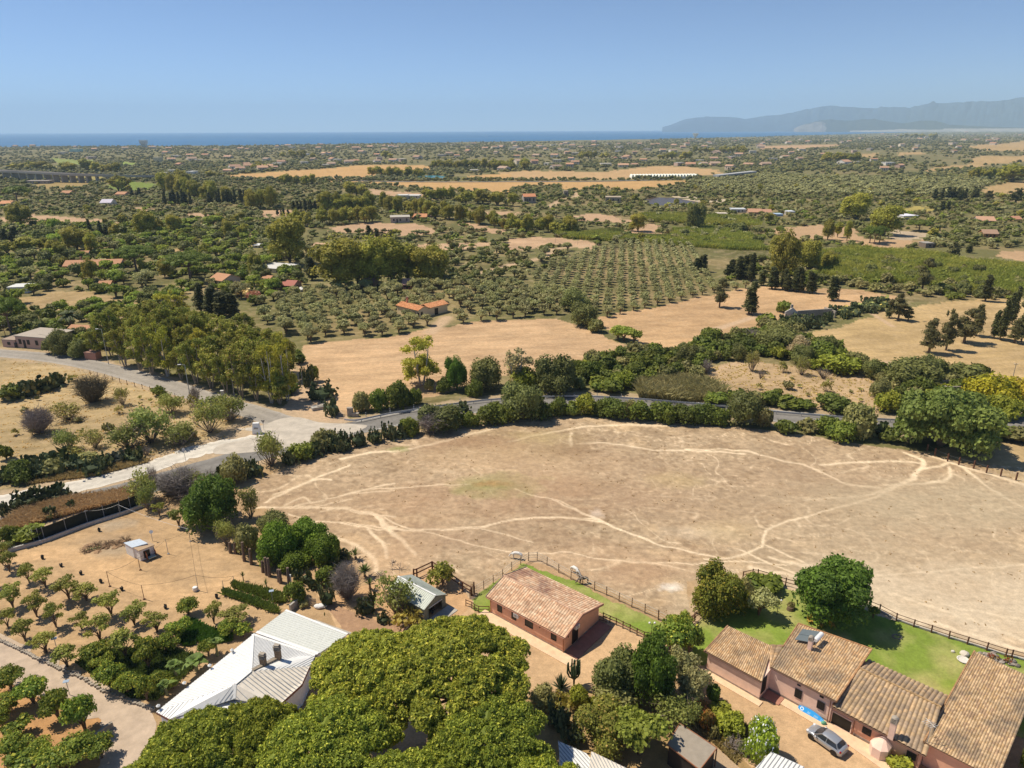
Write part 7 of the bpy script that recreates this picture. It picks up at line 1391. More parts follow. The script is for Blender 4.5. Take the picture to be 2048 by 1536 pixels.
# --- landmarks
one('5', 465, 382, 220, 285, 'eucy', 'lone yellow green eucalyptus standing in the field behind the road')
one('5', 830, 400, 190, 175, 'oak', 'round dark evergreen left of the pale leafy tree behind the road'); one('5', 1215, 425, 230, 215, 'oak', 'big dark evergreen right of the pale leafy tree behind the road')
one('5', 665, 405, 130, 190, 'carob', 'narrow dark tree at the left end of the roadside clump'); one('5', 1010, 390, 210, 225, 'poplar', 'pale grey leafy tree between two dark evergreens behind the road')
one('5', 1060, 405, 180, 130, 'bush_y', 'yellow green shrub at the foot of the pale leafy tree'); one('5', 1285, 410, 110, 170, 'oak', 'dark slim evergreen touching the big dark evergreen')
one('5', 1040, 575, 240, 215, 'oak', 'tall dark shrub that hides the middle of the curving road'); one('5', 560, 632, 250, 150, 'oak', 'wide shrub in front of the left part of the guardrail')
one('5', 530, 650, 170, 130, 'drygrey', 'bare grey shrub leaning on the wide shrub before the guardrail')
one('6', 1550, 1062, 560, 345, 'carob', 'very wide spreading green tree by the road at the right'); PL[-1]['k'] = 'widetree'
one('6', 1840, 790, 300, 170, 'mimosa', 'large yellow flowering shrub behind the wide spreading tree'); one('6', 1990, 770, 240, 130, 'mimosa', 'yellow flowering shrub at the right edge')
one('6', 1900, 860, 240, 120, 'bush_y', 'yellow green shrub below the yellow flowering shrubs')
one('6', 265, 222, 95, 170, 'cypw', 'brownish cypress pair at the corner of the olive rows'); one('6', 437, 262, 95, 195, 'cyp', 'dark cypress cluster alone in the field right of the olive rows'); one('6', 450, 262, 60, 150, 'cyp', 'shorter cypress at the right of the lone dark cluster')
one('6', 925, 180, 75, 140, 'cyp', 'dark cypress beside the wooden power pole')
one('6', 1310, 298, 110, 165, 'cypw', 'tall dark cypress at the end of the prickly pear hedge'); one('6', 1258, 282, 45, 100, 'cyp', 'small cypress left of the hedge end cypress'); one('6', 1368, 300, 75, 85, 'cypw', 'low cypress right of the hedge end cypress')
one('6', 1490, 492, 150, 205, 'cypw', 'leftmost dark cypress of the four in the right hand field'); one('6', 1590, 475, 110, 240, 'cypw', 'second dark cypress of the four in the right hand field'); one('6', 1695, 432, 150, 205, 'cypw', 'third dark cypress of the four in the right hand field'); one('6', 1765, 392, 95, 190, 'cypw', 'rightmost dark cypress of the four in the right hand field')
many('6', [(1870, 402, 50, 165, 'cyp'), (1905, 412, 60, 235, 'cyp'), (1945, 345, 60, 215, 'cyp'), (1975, 320, 50, 265, 'cyp'), (1990, 432, 110, 145, 'cypw'), (2030, 425, 80, 285, 'cypw'), (2110, 420, 80, 260, 'cyp')], {'cyp': 'slender cypress in the row at the right edge', 'cypw': 'broad cypress in the row at the right edge'}, 'cypresses at the right edge')
one('6', 1450, 125, 110, 195, 'cypw', 'dark conifer at the edge of the bright reed bed'); one('6', 1820, 185, 65, 155, 'cyp', 'single cypress between the reed bed and the right hand field')
one('4', 1250, 1105, 320, 290, 'carob', 'dense dark green carob at the corner of the bare yard'); one('4', 1592, 745, 185, 200, 'wispg', 'feathery green tree between the road and the paddock')
one('4', 1470, 1050, 110, 185, 'wispg', 'small pale tree with bare trunk at the paddock corner'); one('4', 550, 375, 215, 165, 'dryg', 'large bare wispy shrub in the dry field at the left'); one('4', 240, 555, 180, 155, 'drygrey', 'grey leafless shrub in the dry field at the left')
one('o', 870, 880, 480, 400, 'mastic', 'bright green domed shrub nearest the wooden stumps'); one('o', 1150, 740, 430, 290, 'mastic', 'bright green domed shrub at the paddock side'); one('o', 1370, 900, 400, 300, 'mastic', 'bright green domed shrub at the right of the clump'); one('o', 1010, 985, 380, 190, 'mastic', 'low green domed shrub right behind the stumps')
one('o', 800, 580, 340, 210, 'oak', 'dull dark shrub behind the bright domed shrubs'); one('o', 300, 725, 240, 290, 'wispg', 'grey wispy shrub beside the carob and the stumps'); one('o', 520, 790, 260, 300, 'bush_dull', 'dull shrub behind the first wooden stumps')
one('o', 1600, 1315, 330, 410, 'drygrey', 'large dead grey shrub beside the yuccas'); one('o', 1040, 1325, 230, 230, 'bush_g', 'green shrub above the small wooden gate'); one('o', 1370, 1135, 220, 200, 'bush_g', 'green shrub between the domed shrubs and the dead shrub')
one('o', 1680, 870, 170, 140, 'yucca', 'yucca clump at the right tip of the domed shrubs'); one('o', 1780, 1065, 190, 170, 'yucca', 'yucca clump beside the dead grey shrub'); one('o', 1835, 1195, 160, 150, 'yucca', 'lower yucca clump facing the paddock')
one('o', 470, 1092, 70, 120, 'yucca', 'small yucca on a stem left of the vegetable rows'); one('o', 722, 1188, 75, 135, 'yucca', 'small yucca on a stem right of the vegetable rows')
one('o', 1120, 1385, 120, 70, 'bush_dull', 'silvery low plant beside the small wooden gate'); one('o', 1380, 1360, 170, 240, 'cactus', 'prickly pear below the dead grey shrub'); one('o', 1800, 1450, 240, 210, 'cactus', 'prickly pear thicket left of the metal garage')
one('2', 320, 662, 215, 215, 'wispg', 'grey green tree leaning over the metal garage roof'); one('2', 390, 725, 200, 90, 'wispy', 'yellowish shrub below the metal garage'); one('2', 250, 705, 90, 60, 'cactus', 'small prickly pear beside the garage tree')
one('2', 585, 505, 170, 145, 'fig', 'open fig tree between the garage and the corral rails')
one('2', 1330, 1065, 85, 155, 'candel', 'tall candelabra cactus in front of the gabled house'); one('2', 1255, 1092, 112, 105, 'agave', 'round spiky agave in front of the candelabra cactus'); one('2', 1180, 1075, 50, 45, 'agave', 'small agave left of the round spiky agave')
one('2', 1362, 1182, 125, 115, 'bush_y', 'bright yellow green shrub below the candelabra cactus'); one('2', 1440, 1182, 62, 60, 'bush_y', 'small bright yellow shrub right of the brighter one')
one('2', 1155, 1185, 160, 115, 'bush_dull', 'dull olive shrub at the edge of the pine crown'); one('2', 1262, 1195, 170, 80, 'wispy', 'low yellowish shrub among the cacti'); one('2', 1250, 1310, 190, 150, 'cactus', 'prickly pear right of the pine crown'); one('2', 1335, 1395, 150, 130, 'cactus', 'lower prickly pear near the lean-to roof')
one('2', 1560, 1140, 280, 270, 'oak', 'dark evergreen left of the tallest garden tree'); one('2', 1780, 1180, 270, 380, 'carob', 'tallest dark green garden tree below the picket fence'); one('2', 1880, 905, 230, 190, 'citrus', 'bright green citrus at the garden gate')
one('2', 1560, 1215, 270, 150, 'bush_dull', 'silver green shrub below the dark evergreen'); one('2', 1510, 1420, 320, 230, 'fig', 'pale yellow green leafy tree above the store roof'); PL[-1]['k'] = 'yellowtree'; one('2', 1700, 1490, 320, 270, 'round', 'mid green leafy tree left of the brown shed'); one('2', 1890, 1330, 250, 200, 'wispg', 'feathery grey green shrub above the brown shed'); one('2', 1970, 1170, 170, 150, 'olive', 'small silver olive in the garden left of the farmhouse')
one('3', 270, 442, 305, 268, 'oak', 'broad olive green tree on the left of the garden lawn'); PL[-1]['k'] = 'gardenoak'; one('3', 425, 395, 130, 170, 'bush_dull', 'grey shrub squeezed behind the lawn olive'); one('3', 510, 455, 190, 160, 'olive', 'round silver olive on the garden lawn'); one('3', 545, 312, 230, 95, 'bush_g', 'low spreading green shrub inside the garden fence corner'); one('3', 475, 290, 120, 90, 'bush_g', 'small green shrub near the fence corner')
one('3', 915, 492, 415, 362, 'carob', 'large dense dark green tree in the middle of the garden lawn'); one('3', 1172, 458, 62, 72, 'citrus', 'tiny young tree by the garden fence'); one('3', 697, 402, 45, 45, 'bush_dull', 'small plant growing on a stump on the lawn')
one('3', 100, 700, 180, 210, 'citrus', 'bright citrus tree left of the farmhouse'); one('3', 50, 570, 140, 140, 'citrus', 'green citrus above the bright citrus tree'); one('3', 60, 850, 190, 190, 'olive', 'silver olive beside the brown path'); one('3', 130, 955, 180, 190, 'olive', 'lower silver olive beside the clipped bush'); one('3', 245, 950, 80, 110, 'ball', 'rounded clipped dark shrub at the drive'); one('3', 345, 1118, 180, 115, 'bush_y', 'bright yellow green shrub along the drive'); one('3', 290, 1010, 120, 60, 'bush_y', 'low yellow green plant beside the clipped shrub'); one('3', 210, 1108, 90, 120, 'rust', 'reddish leaved shrub above the brown shed'); one('3', 60, 1110, 210, 200, 'wispg', 'tall feathery shrub behind the brown shed'); one('3', 252, 1155, 58, 75, 'bush_dull', 'grey green small shrub at the corner of the brown shed'); one('3', 330, 1165, 60, 55, 'bush_g', 'little green shrub in the dry bed'); one('3', 515, 1290, 195, 240, 'plumb', 'plumbago shrub covered with pale blue flowers'); one('3', 370, 1240, 140, 90, 'dry', 'dry grey shrub left of the blue flowered plumbago'); one('3', 320, 1180, 60, 40, 'wispy', 'dry grassy tuft in the bed'); one('3', 2045, 1330, 70, 170, 'bush_g', 'green shrub behind the end of the farmhouse'); one('3', 1330, 1345, 150, 80, 'bush_y', 'trimmed hedge plant at the foot of the farmhouse')
one('3', 2190, 590, 260, 330, 'palm', 'palm whose fronds reach in from the right edge'); one('3', 170, 1000, 110, 60, 'rust', 'small brownish shrub near the olives'); one('3', 440, 1240, 110, 80, 'bush_g', 'small green shrub left of the plumbago foot')
one('e', 905, 278, 265, 175, 'pinefar', 'left umbrella pine beside the long terracotta roof'); one('e', 1260, 345, 305, 200, 'pinefar', 'right umbrella pine beside the terracotta house'); one('e', 75, 690, 230, 245, 'pinefar', 'large umbrella pine at the left edge behind the farm building'); one('e', 475, 665, 170, 130, 'palm', 'palm tree behind the pink farm building'); one('e', 1600, 435, 125, 55, 'oleander', 'white flowering oleander near the terracotta house'); one('e', 1685, 475, 115, 72, 'oleanderp', 'pink flowering oleander beside the white oleander'); one('e', 965, 375, 155, 110, 'olive', 'grey round olive below the umbrella pines')
one('f', 225, 250, 210, 265, 'eucb', 'tallest broad eucalyptus above the white villa'); many('f', [(500, 392, 270, 290, 'eucb'), (680, 372, 240, 270, 'eucb'), (790, 362, 240, 265, 'eucb'), (980, 362, 210, 205, 'eucb'), (1040, 322, 130, 185, 'eucb'), (600, 372, 180, 250, 'eucb'), (880, 350, 160, 200, 'eucb')], 'huge eucalyptus in the row above the olive grove', 'row of huge eucalyptus above the olive grove')
many('f', [(345, 335, 70, 130, 'cyp'), (330, 300, 60, 110, 'cyp'), (660, 100, 50, 70, 'cyp'), (700, 105, 70, 60, 'cypw'), (740, 108, 60, 60, 'cypw'), (780, 108, 60, 55, 'cypw')], {'cyp': 'small dark cypress behind the huge eucalyptus', 'cypw': 'small dark conifer behind the huge eucalyptus'}, 'dark conifers behind the huge eucalyptus')
# eucalyptus wood beside the side road
EW = [(650, 850, 130, 190), (740, 835, 150, 300), (830, 905, 160, 260), (930, 935, 150, 280), (1010, 965, 150, 340), (1110, 975, 160, 350), (1200, 995, 150, 240), (1300, 1025, 170, 300), (1400, 1055, 170, 260), (1500, 1085, 150, 260), (1600, 1115, 180, 340), (1700, 1135, 180, 330), (1800, 1155, 190, 400), (1900, 1135, 150, 430), (1850, 1160, 160, 190), (900, 780, 150, 250), (1000, 740, 160, 260), (1100, 800, 150, 300), (1230, 860, 160, 300), (1350, 860, 170, 320), (1480, 880, 160, 280), (1600, 900, 190, 260), (1700, 900, 160, 260), (1850, 960, 170, 300), (820, 700, 140, 200), (1120, 620, 150, 210), (1200, 600, 140, 180), (1000, 600, 130, 130), (1350, 760, 200, 220), (700, 760, 130, 220), (780, 740, 140, 240), (1430, 1000, 170, 300), (1550, 1010, 170, 300), (1650, 1020, 170, 310), (1750, 1040, 180, 330), (1160, 880, 150, 300), (1060, 870, 150, 300), (950, 850, 150, 280), (1260, 930, 150, 300), (1340, 950, 150, 290), (1500, 780, 180, 200), (1600, 760, 180, 200), (1080, 700, 150, 230), (1200, 730, 160, 220), (870, 640, 120, 130), (1900, 1000, 150, 290)]
for a in EW: plant('e', *a, 'euc' if rng.uniform() < .8 else 'eucy', 'eucalyptus in the dense wood beside the side road', 'eucalyptus wood beside the side road')
many('e', [(1330, 545, 95, 195, 'cyp'), (1400, 565, 105, 185, 'cyp'), (1470, 575, 110, 165, 'cyp'), (1540, 575, 100, 155, 'cyp'), (1430, 540, 90, 180, 'cyp'), (1500, 550, 90, 150, 'cyp')], 'dark cypress behind the eucalyptus wood', 'cypress clump behind the eucalyptus wood')
many('e', [(350, 818, 120, 105, 'oak'), (430, 832, 150, 150, 'oak'), (525, 848, 130, 120, 'oak'), (400, 780, 120, 120, 'oak')], 'dark shrub between the pink farm building and the gate wall', 'dark shrubs beside the pink farm building')
# roadside shrubs
many('5', [(125, 522, 100, 110, 'bush_dull'), (230, 515, 120, 120, 'bush_g'), (330, 505, 150, 145, 'bush'), (420, 485, 90, 90, 'bush_g'), (510, 405, 60, 75, 'bush_dull'), (590, 415, 90, 85, 'bush'), (770, 435, 110, 95, 'bush'), (1340, 330, 120, 100, 'bush_g')], {k: 'shrub on the field side of the guardrail' for k in ('bush', 'bush_g', 'bush_dull')}, 'shrubs behind the guardrail')
near5 = [(400, 660, 110, 105, 'bush_g'), (640, 622, 115, 115, 'bush_g'), (740, 612, 110, 85, 'bush_g'), (860, 592, 170, 110, 'bush'), (960, 585, 150, 110, 'bush_g'), (1120, 565, 170, 150, 'bush'), (1240, 548, 110, 100, 'bush'), (1400, 542, 150, 115, 'bush_y'), (1490, 548, 110, 90, 'bush'), (1560, 562, 160, 110, 'bush'), (1640, 560, 110, 100, 'bush_dull'), (1700, 572, 150, 110, 'bush_g'), (1830, 582, 170, 110, 'bush_g'), (1950, 592, 140, 100, 'bush'), (2030, 594, 120, 110, 'bush'), (1320, 548, 110, 80, 'bush_g')]
SHL = {k: v+' in the hedge between the road and the paddock' for k, v in {'bush': 'dark shrub', 'bush_g': 'green shrub', 'bush_dull': 'grey green shrub', 'bush_y': 'yellow green shrub', 'oak': 'tall dark shrub', 'cactus': 'prickly pear', 'wispg': 'wispy shrub', 'dry': 'bare shrub', 'wisp': 'thin shrub'}.items()}
many('5', near5, SHL, 'hedge between the road and the paddock')
many('6', [(50, 892, 120, 95, 'bush'), (190, 902, 150, 110, 'bush'), (270, 908, 130, 95, 'bush_g'), (400, 912, 200, 190, 'oak'), (520, 922, 110, 115, 'bush_dull'), (655, 962, 130, 80, 'bush'), (780, 952, 130, 80, 'bush_dull'), (900, 962, 150, 100, 'bush_g'), (970, 1002, 180, 115, 'bush_g'), (1065, 982, 200, 190, 'bush_dull'), (1210, 975, 120, 85, 'cactus'), (1250, 1010, 120, 80, 'bush'), (1900, 992, 200, 85, 'bush'), (2000, 1012, 160, 90, 'bush_dull'), (2100, 1020, 160, 90, 'bush')], SHL, 'hedge between the road and the paddock')
many('5', [(20, 742, 120, 90, 'cactus'), (110, 722, 110, 90, 'cactus'), (200, 698, 110, 90, 'cactus'), (290, 682, 110, 100, 'cactus'), (350, 672, 90, 80, 'cactus'), (700, 522, 80, 60, 'cactus')], SHL, 'hedge between the road and the paddock')
many('4', [(1385, 835, 170, 150, 'bush_dull'), (1500, 795, 130, 100, 'cactus'), (1300, 815, 120, 75, 'cactus'), (1690, 735, 110, 80, 'cactus'), (1780, 705, 170, 95, 'bush_g'), (1900, 645, 150, 120, 'bush_dull'), (1990, 610, 120, 90, 'cactus'), (1440, 800, 100, 100, 'cactus'), (1850, 680, 110, 80, 'cactus'), (1950, 650, 120, 100, 'cactus'), (1120, 900, 200, 130, 'wispg'), (1230, 850, 130, 90, 'dry'), (850, 955, 190, 170, 'wispg'), (1010, 900, 120, 60, 'bush'), (1100, 960, 150, 90, 'dry')], SHL, 'hedge between the road and the paddock')
one('4', 1060, 925, 270, 170, 'drygrey', 'spreading grey leafless shrub above the yard wall'); one('4', 900, 860, 80, 130, 'dry', 'bare sapling beside the old road lane')
many('6', [(240, 792, 160, 70, 'bush_g'), (370, 792, 150, 85, 'bush_g'), (470, 792, 130, 78, 'bush_dull'), (560, 794, 120, 85, 'bush'), (680, 812, 180, 70, 'bush_g'), (760, 824, 130, 60, 'bush_g'), (950, 834, 220, 100, 'bush'), (1100, 852, 120, 60, 'bush'), (1240, 834, 140, 120, 'bush_y'), (1205, 755, 130, 115, 'bush_dull'), (1520, 685, 120, 60, 'bush')], {k: 'shrub along the far side of the road' for k in ('bush', 'bush_g', 'bush_dull', 'bush_y')}, 'shrubs along the far side of the road')
# scrub belts behind the road
BL = {k: v+' in the scrub belt behind the road' for k, v in {'bush': 'dark shrub', 'bush_g': 'green shrub', 'bush_dull': 'dull shrub', 'bush_y': 'yellow green shrub', 'oak': 'dark evergreen', 'dry': 'bare shrub', 'cactus': 'prickly pear', 'wisp': 'thin shrub', 'wispg': 'wispy shrub'}.items()}
many('6', [(215, 432, 150, 90, 'bush_g'), (600, 475, 260, 130, 'oak'), (850, 545, 190, 125, 'bush_g'), (960, 608, 230, 110, 'bush_y'), (1390, 695, 320, 165, 'oak'), (1690, 655, 200, 100, 'oak'), (1145, 612, 80, 62, 'oak'), (185, 612, 80, 90, 'dry'), (130, 652, 100, 90, 'bush_dull'), (540, 332, 130, 80, 'bush_g'), (640, 252, 90, 70, 'bush_g')], BL, 'scrub belt behind the road')
one('6', 725, 515, 150, 125, 'drygrey', 'rounded purple grey shrub in the scrub belt'); PL[-1]['k'] = 'greyball'
many('6', [(455, 598, 90, 130, 'wisp'), (505, 638, 50, 60, 'dry'), (635, 602, 60, 70, 'wisp'), (745, 618, 90, 110, 'wisp'), (870, 638, 90, 70, 'dry'), (890, 718, 80, 80, 'wisp'), (225, 698, 70, 45, 'bush_g'), (605, 738, 70, 45, 'bush_g'), (665, 702, 70, 50, 'bush_dull'), (875, 762, 50, 35, 'bush_dull'), (495, 702, 50, 40, 'wisp'), (730, 690, 40, 22, 'wisp'), (1035, 720, 30, 20, 'bush_dull'), (1090, 710, 40, 20, 'wisp'), (780, 740, 40, 22, 'wisp'), (290, 690, 40, 26, 'dry'), (690, 640, 36, 14, 'wisp'), (1090, 770, 36, 20, 'wisp')], {k: 'small shrub in the dry clearing behind the road' for k in ('wisp', 'dry', 'bush_g', 'bush_dull')}, 'small shrubs of the dry clearing')
fill('5', [(1330, 260), (1420, 230), (1560, 200), (1720, 180), (2048, 120), (2048, 320), (1900, 330), (1700, 390), (1500, 430), (1340, 430)], 260, {'bush': 4, 'bush_g': 3, 'bush_dull': 1.2, 'oak': 1, 'bush_y': .5}, (3, 6), (.8, 1.15), BL, 'scrub belt behind the road')
fill('6', [(0, 430), (130, 385), (220, 365), (400, 350), (500, 300), (740, 372), (800, 420), (900, 440), (980, 480), (1070, 560), (1070, 600), (920, 600), (820, 590), (700, 545), (600, 525), (500, 495), (380, 535), (300, 545), (180, 560), (60, 610), (0, 620)], 420, {'bush': 4, 'bush_g': 3, 'bush_dull': 1.5, 'oak': 1, 'bush_y': .4, 'dry': .3}, (3, 6.5), (.8, 1.15), BL, 'scrub belt behind the road')
fill('6', [(1095, 640), (1150, 580), (1240, 600), (1370, 560), (1500, 590), (1590, 640), (1680, 590), (1800, 610), (1780, 650), (1560, 700), (1500, 760), (1330, 760), (1250, 670)], 200, {'bush': 4, 'bush_g': 2, 'bush_dull': 2, 'oak': 1}, (3, 7), (.8, 1.15), BL, 'scrub belt behind the road')
fill('6', [(1250, 760), (1500, 740), (1700, 700), (2048, 800), (2048, 850), (1800, 850), (1250, 830)], 110, {'bush': 3, 'bush_g': 3, 'bush_y': 2}, (3, 6), (.8, 1.1), BL, 'scrub belt behind the road')
fill('6', [(520, 350), (700, 280), (900, 240), (1050, 190), (1240, 180), (1240, 235), (1100, 262), (950, 305), (780, 355), (600, 385)], 240, {'cactus': 1}, (3.5, 6), (.8, 1.2), 'prickly pear in the long hedge between two dry fields', 'prickly pear hedge between two dry fields')
many('5', [(1580, 118, 115, 85, 'round'), (1615, 125, 110, 80, 'round'), (1672, 138, 95, 82, 'round')], 'light green tree in the clump between two stubble fields', 'light green clump between the stubble fields')
many('g', [(170, 765, 210, 155, 'oak'), (230, 865, 200, 160, 'oak'), (310, 905, 115, 90, 'oak')], 'dull evergreen at the corner of the olive grove', 'dull evergreens at the grove corner')
# left field
LF_ = {k: v+' in the dry field left of the junction' for k, v in {'wisp': 'thin shrub', 'wispg': 'green wispy shrub', 'dry': 'bare shrub', 'bush': 'dark shrub', 'bush_dull': 'dull shrub', 'cactus': 'prickly pear', 'cactus_pale': 'pale prickly pear', 'bush_g': 'green shrub'}.items()}
many('4', [(280, 295, 190, 90, 'cactus'), (160, 335, 200, 90, 'cactus'), (60, 352, 140, 90, 'bush'), (340, 265, 100, 70, 'cactus'), (220, 310, 160, 80, 'cactus'), (100, 345, 150, 70, 'cactus'), (400, 475, 180, 105, 'wisp'), (720, 385, 90, 110, 'wisp'), (640, 545, 70, 62, 'bush_dull'), (145, 425, 50, 35, 'bush_dull'), (460, 482, 60, 35, 'bush_dull'), (400, 655, 170, 125, 'wispg'), (560, 635, 130, 105, 'wisp'), (760, 645, 240, 155, 'wispg'), (890, 615, 260, 225, 'wispg'), (1060, 625, 200, 135, 'wispg'), (700, 432, 60, 50, 'wisp'), (965, 365, 65, 52, 'bush'), (1120, 392, 60, 70, 'wisp'), (1230, 553, 200, 200, 'wispg'), (1350, 483, 180, 160, 'wispg'), (1290, 440, 140, 120, 'wispg'), (1150, 372, 70, 110, 'dry'), (1000, 440, 160, 120, 'wispg'), (480, 560, 60, 40, 'wisp'), (90, 560, 60, 40, 'wisp'), (200, 560, 60, 50, 'wisp'), (820, 350, 30, 25, 'wisp'), (880, 365, 30, 25, 'wisp'), (825, 385, 26, 24, 'wisp'), (430, 240, 60, 40, 'wisp'), (410, 245, 40, 25, 'wisp'), (1080, 590, 150, 80, 'bush_dull')], LF_, 'shrubs of the dry field left of the junction')
many('4', [(30, 835, 150, 90, 'cactus'), (130, 835, 170, 120, 'bush'), (230, 805, 180, 110, 'cactus'), (360, 725, 160, 90, 'cactus'), (450, 765, 160, 100, 'cactus'), (560, 785, 170, 100, 'cactus'), (680, 725, 140, 70, 'cactus_pale'), (790, 715, 130, 80, 'cactus'), (40, 705, 90, 85, 'bush'), (620, 750, 140, 80, 'cactus'), (180, 770, 160, 90, 'cactus'), (320, 790, 150, 90, 'bush_dull'), (290, 740, 130, 80, 'cactus'), (740, 700, 110, 70, 'cactus'), (500, 720, 150, 60, 'bush_dull'), (430, 690, 150, 60, 'wisp'), (860, 680, 90, 60, 'dry')], LF_, 'shrubs of the dry field left of the junction')
many('4', [(120, 985, 150, 90, 'cactus'), (230, 965, 160, 100, 'cactus'), (350, 935, 170, 90, 'cactus'), (30, 1030, 120, 80, 'cactus'), (290, 945, 130, 80, 'cactus'), (300, 1050, 110, 70, 'cactus'), (420, 1000, 80, 60, 'cactus')], 'prickly pear between the gravel road and the screened wall', 'prickly pears above the screened wall')
many('4', [(1890, 345, 170, 95, 'cactus'), (1955, 445, 110, 110, 'cactus'), (1800, 275, 90, 120, 'cactus'), (1830, 250, 80, 100, 'bush')], {'cactus': 'prickly pear beside the track at the junction', 'bush': 'dark shrub beside the track at the junction'}, 'plants beside the junction track')
many('1', [(170, 240, 180, 90, 'bush_g'), (60, 250, 120, 100, 'bush_g'), (40, 300, 90, 60, 'wispg')], {'bush_g': 'green shrub at the left end of the screened wall', 'wispg': 'thin shrub at the left end of the screened wall'}, 'shrubs at the left end of the wall')
many('4', [(1050, 1102, 110, 110, 'fruit'), (937, 1035, 75, 80, 'fruit'), (875, 1002, 120, 150, 'wispg')], {'fruit': 'young fruit tree in the far corner of the yard', 'wispg': 'thin tree in the far corner of the yard'}, 'trees in the far corner of the yard')
many('o', [(1050, 1095, 170, 130, 'cactus'), (1150, 1115, 160, 150, 'cactus'), (1560, 865, 210, 110, 'cactus'), (1450, 960, 180, 120, 'cactus'), (1250, 1180, 160, 120, 'cactus')], 'prickly pear at the foot of the domed shrubs', 'prickly pears below the domed shrubs')
# orchard
OR = [(170, 480, 110, 130), (265, 510, 150, 130), (80, 630, 150, 150), (215, 680, 150, 160), (400, 580, 180, 150), (500, 590, 170, 120), (645, 680, 170, 160), (325, 740, 140, 160), (470, 750, 120, 110), (580, 820, 190, 170), (775, 730, 170, 140), (905, 770, 160, 130), (1230, 720, 120, 140), (1365, 730, 210, 120), (725, 920, 200, 200), (150, 820, 150, 150), (270, 890, 170, 140), (390, 970, 180, 150), (50, 740, 130, 120), (60, 420, 120, 140), (20, 380, 100, 150), (-40, 520, 120, 130), (-30, 660, 120, 130)]
OC = [(1085, 668, 150, 110), (560, 955, 200, 150), (860, 985, 200, 200), (1040, 805, 170, 130), (1200, 905, 140, 120), (660, 1085, 220, 160), (850, 1165, 170, 180), (740, 1125, 160, 140), (1400, 795, 130, 90), (960, 885, 170, 120), (930, 1080, 130, 110), (600, 1000, 160, 120), (1000, 1090, 110, 90), (1310, 790, 150, 110), (850, 880, 120, 90)]
for a in OR: plant('1', a[0], a[1], a[2]*.86, a[3]*.86, 'fruit', 'gnarled fruit tree on the orange soil of the orchard', 'fruit trees of the orchard')
for a in OC: plant('1', a[0], a[1], a[2]*.8, a[3]*.84, 'citrus', 'leafy citrus tree at the lower side of the orchard', 'citrus trees of the orchard')
for i, a in enumerate([(70, 1095, 190, 150), (200, 1185, 220, 180), (340, 1265, 200, 200), (60, 1235, 170, 130), (20, 1305, 120, 120), (500, 1358, 240, 280), (120, 1365, 180, 120), (90, 1490, 220, 150), (240, 1505, 180, 130), (460, 1530, 260, 180), (590, 1500, 200, 160), (-40, 1180, 150, 150), (150, 1560, 240, 120), (330, 1570, 240, 150)]): plant('1', a[0], a[1], a[2]*.84, a[3]*.8, 'citrus', 'leafy tree below the gravel driveway', 'leafy trees below the driveway')
many('1', [(1020, 1065, 120, 140, 'banana'), (1130, 995, 150, 95, 'banana'), (1250, 905, 110, 105, 'banana'), (960, 1130, 110, 90, 'banana')], 'banana plant beside the white metal roof', 'banana plants beside the metal roof')
# umbrella pines of the foreground: crown centre, radius, height
for x, y, z, r, h, lb in [(752, 1345, 9.5, 6.6, 12, 'leftmost big umbrella pine touching the beige metal roof'), (905, 1345, 9.5, 7.6, 13, 'umbrella pine in front of the metal garage'), (980, 1480, 9, 5.6, 11.5, 'umbrella pine crown at the bottom right of the pines'), (395, 1492, 9, 5.4, 10.5, 'low umbrella pine at the bottom left over the driveway'), (655, 1485, 10, 6.0, 12, 'umbrella pine crown at the bottom centre'), (810, 1600, 10, 5.4, 12, 'umbrella pine crown cut by the lower edge'), (300, 1600, 9, 5, 11, 'umbrella pine crown cut by the lower left edge'), (1080, 1600, 8.5, 4.5, 11, 'umbrella pine crown cut by the edge beside the lean-to'), (505, 1462, 8.5, 4.4, 10.3, 'small umbrella pine crown against the white metal roof')]:
    g = G(x, y, z); put('pine', g[0], g[1], 2*r, h, lb, pr=1)
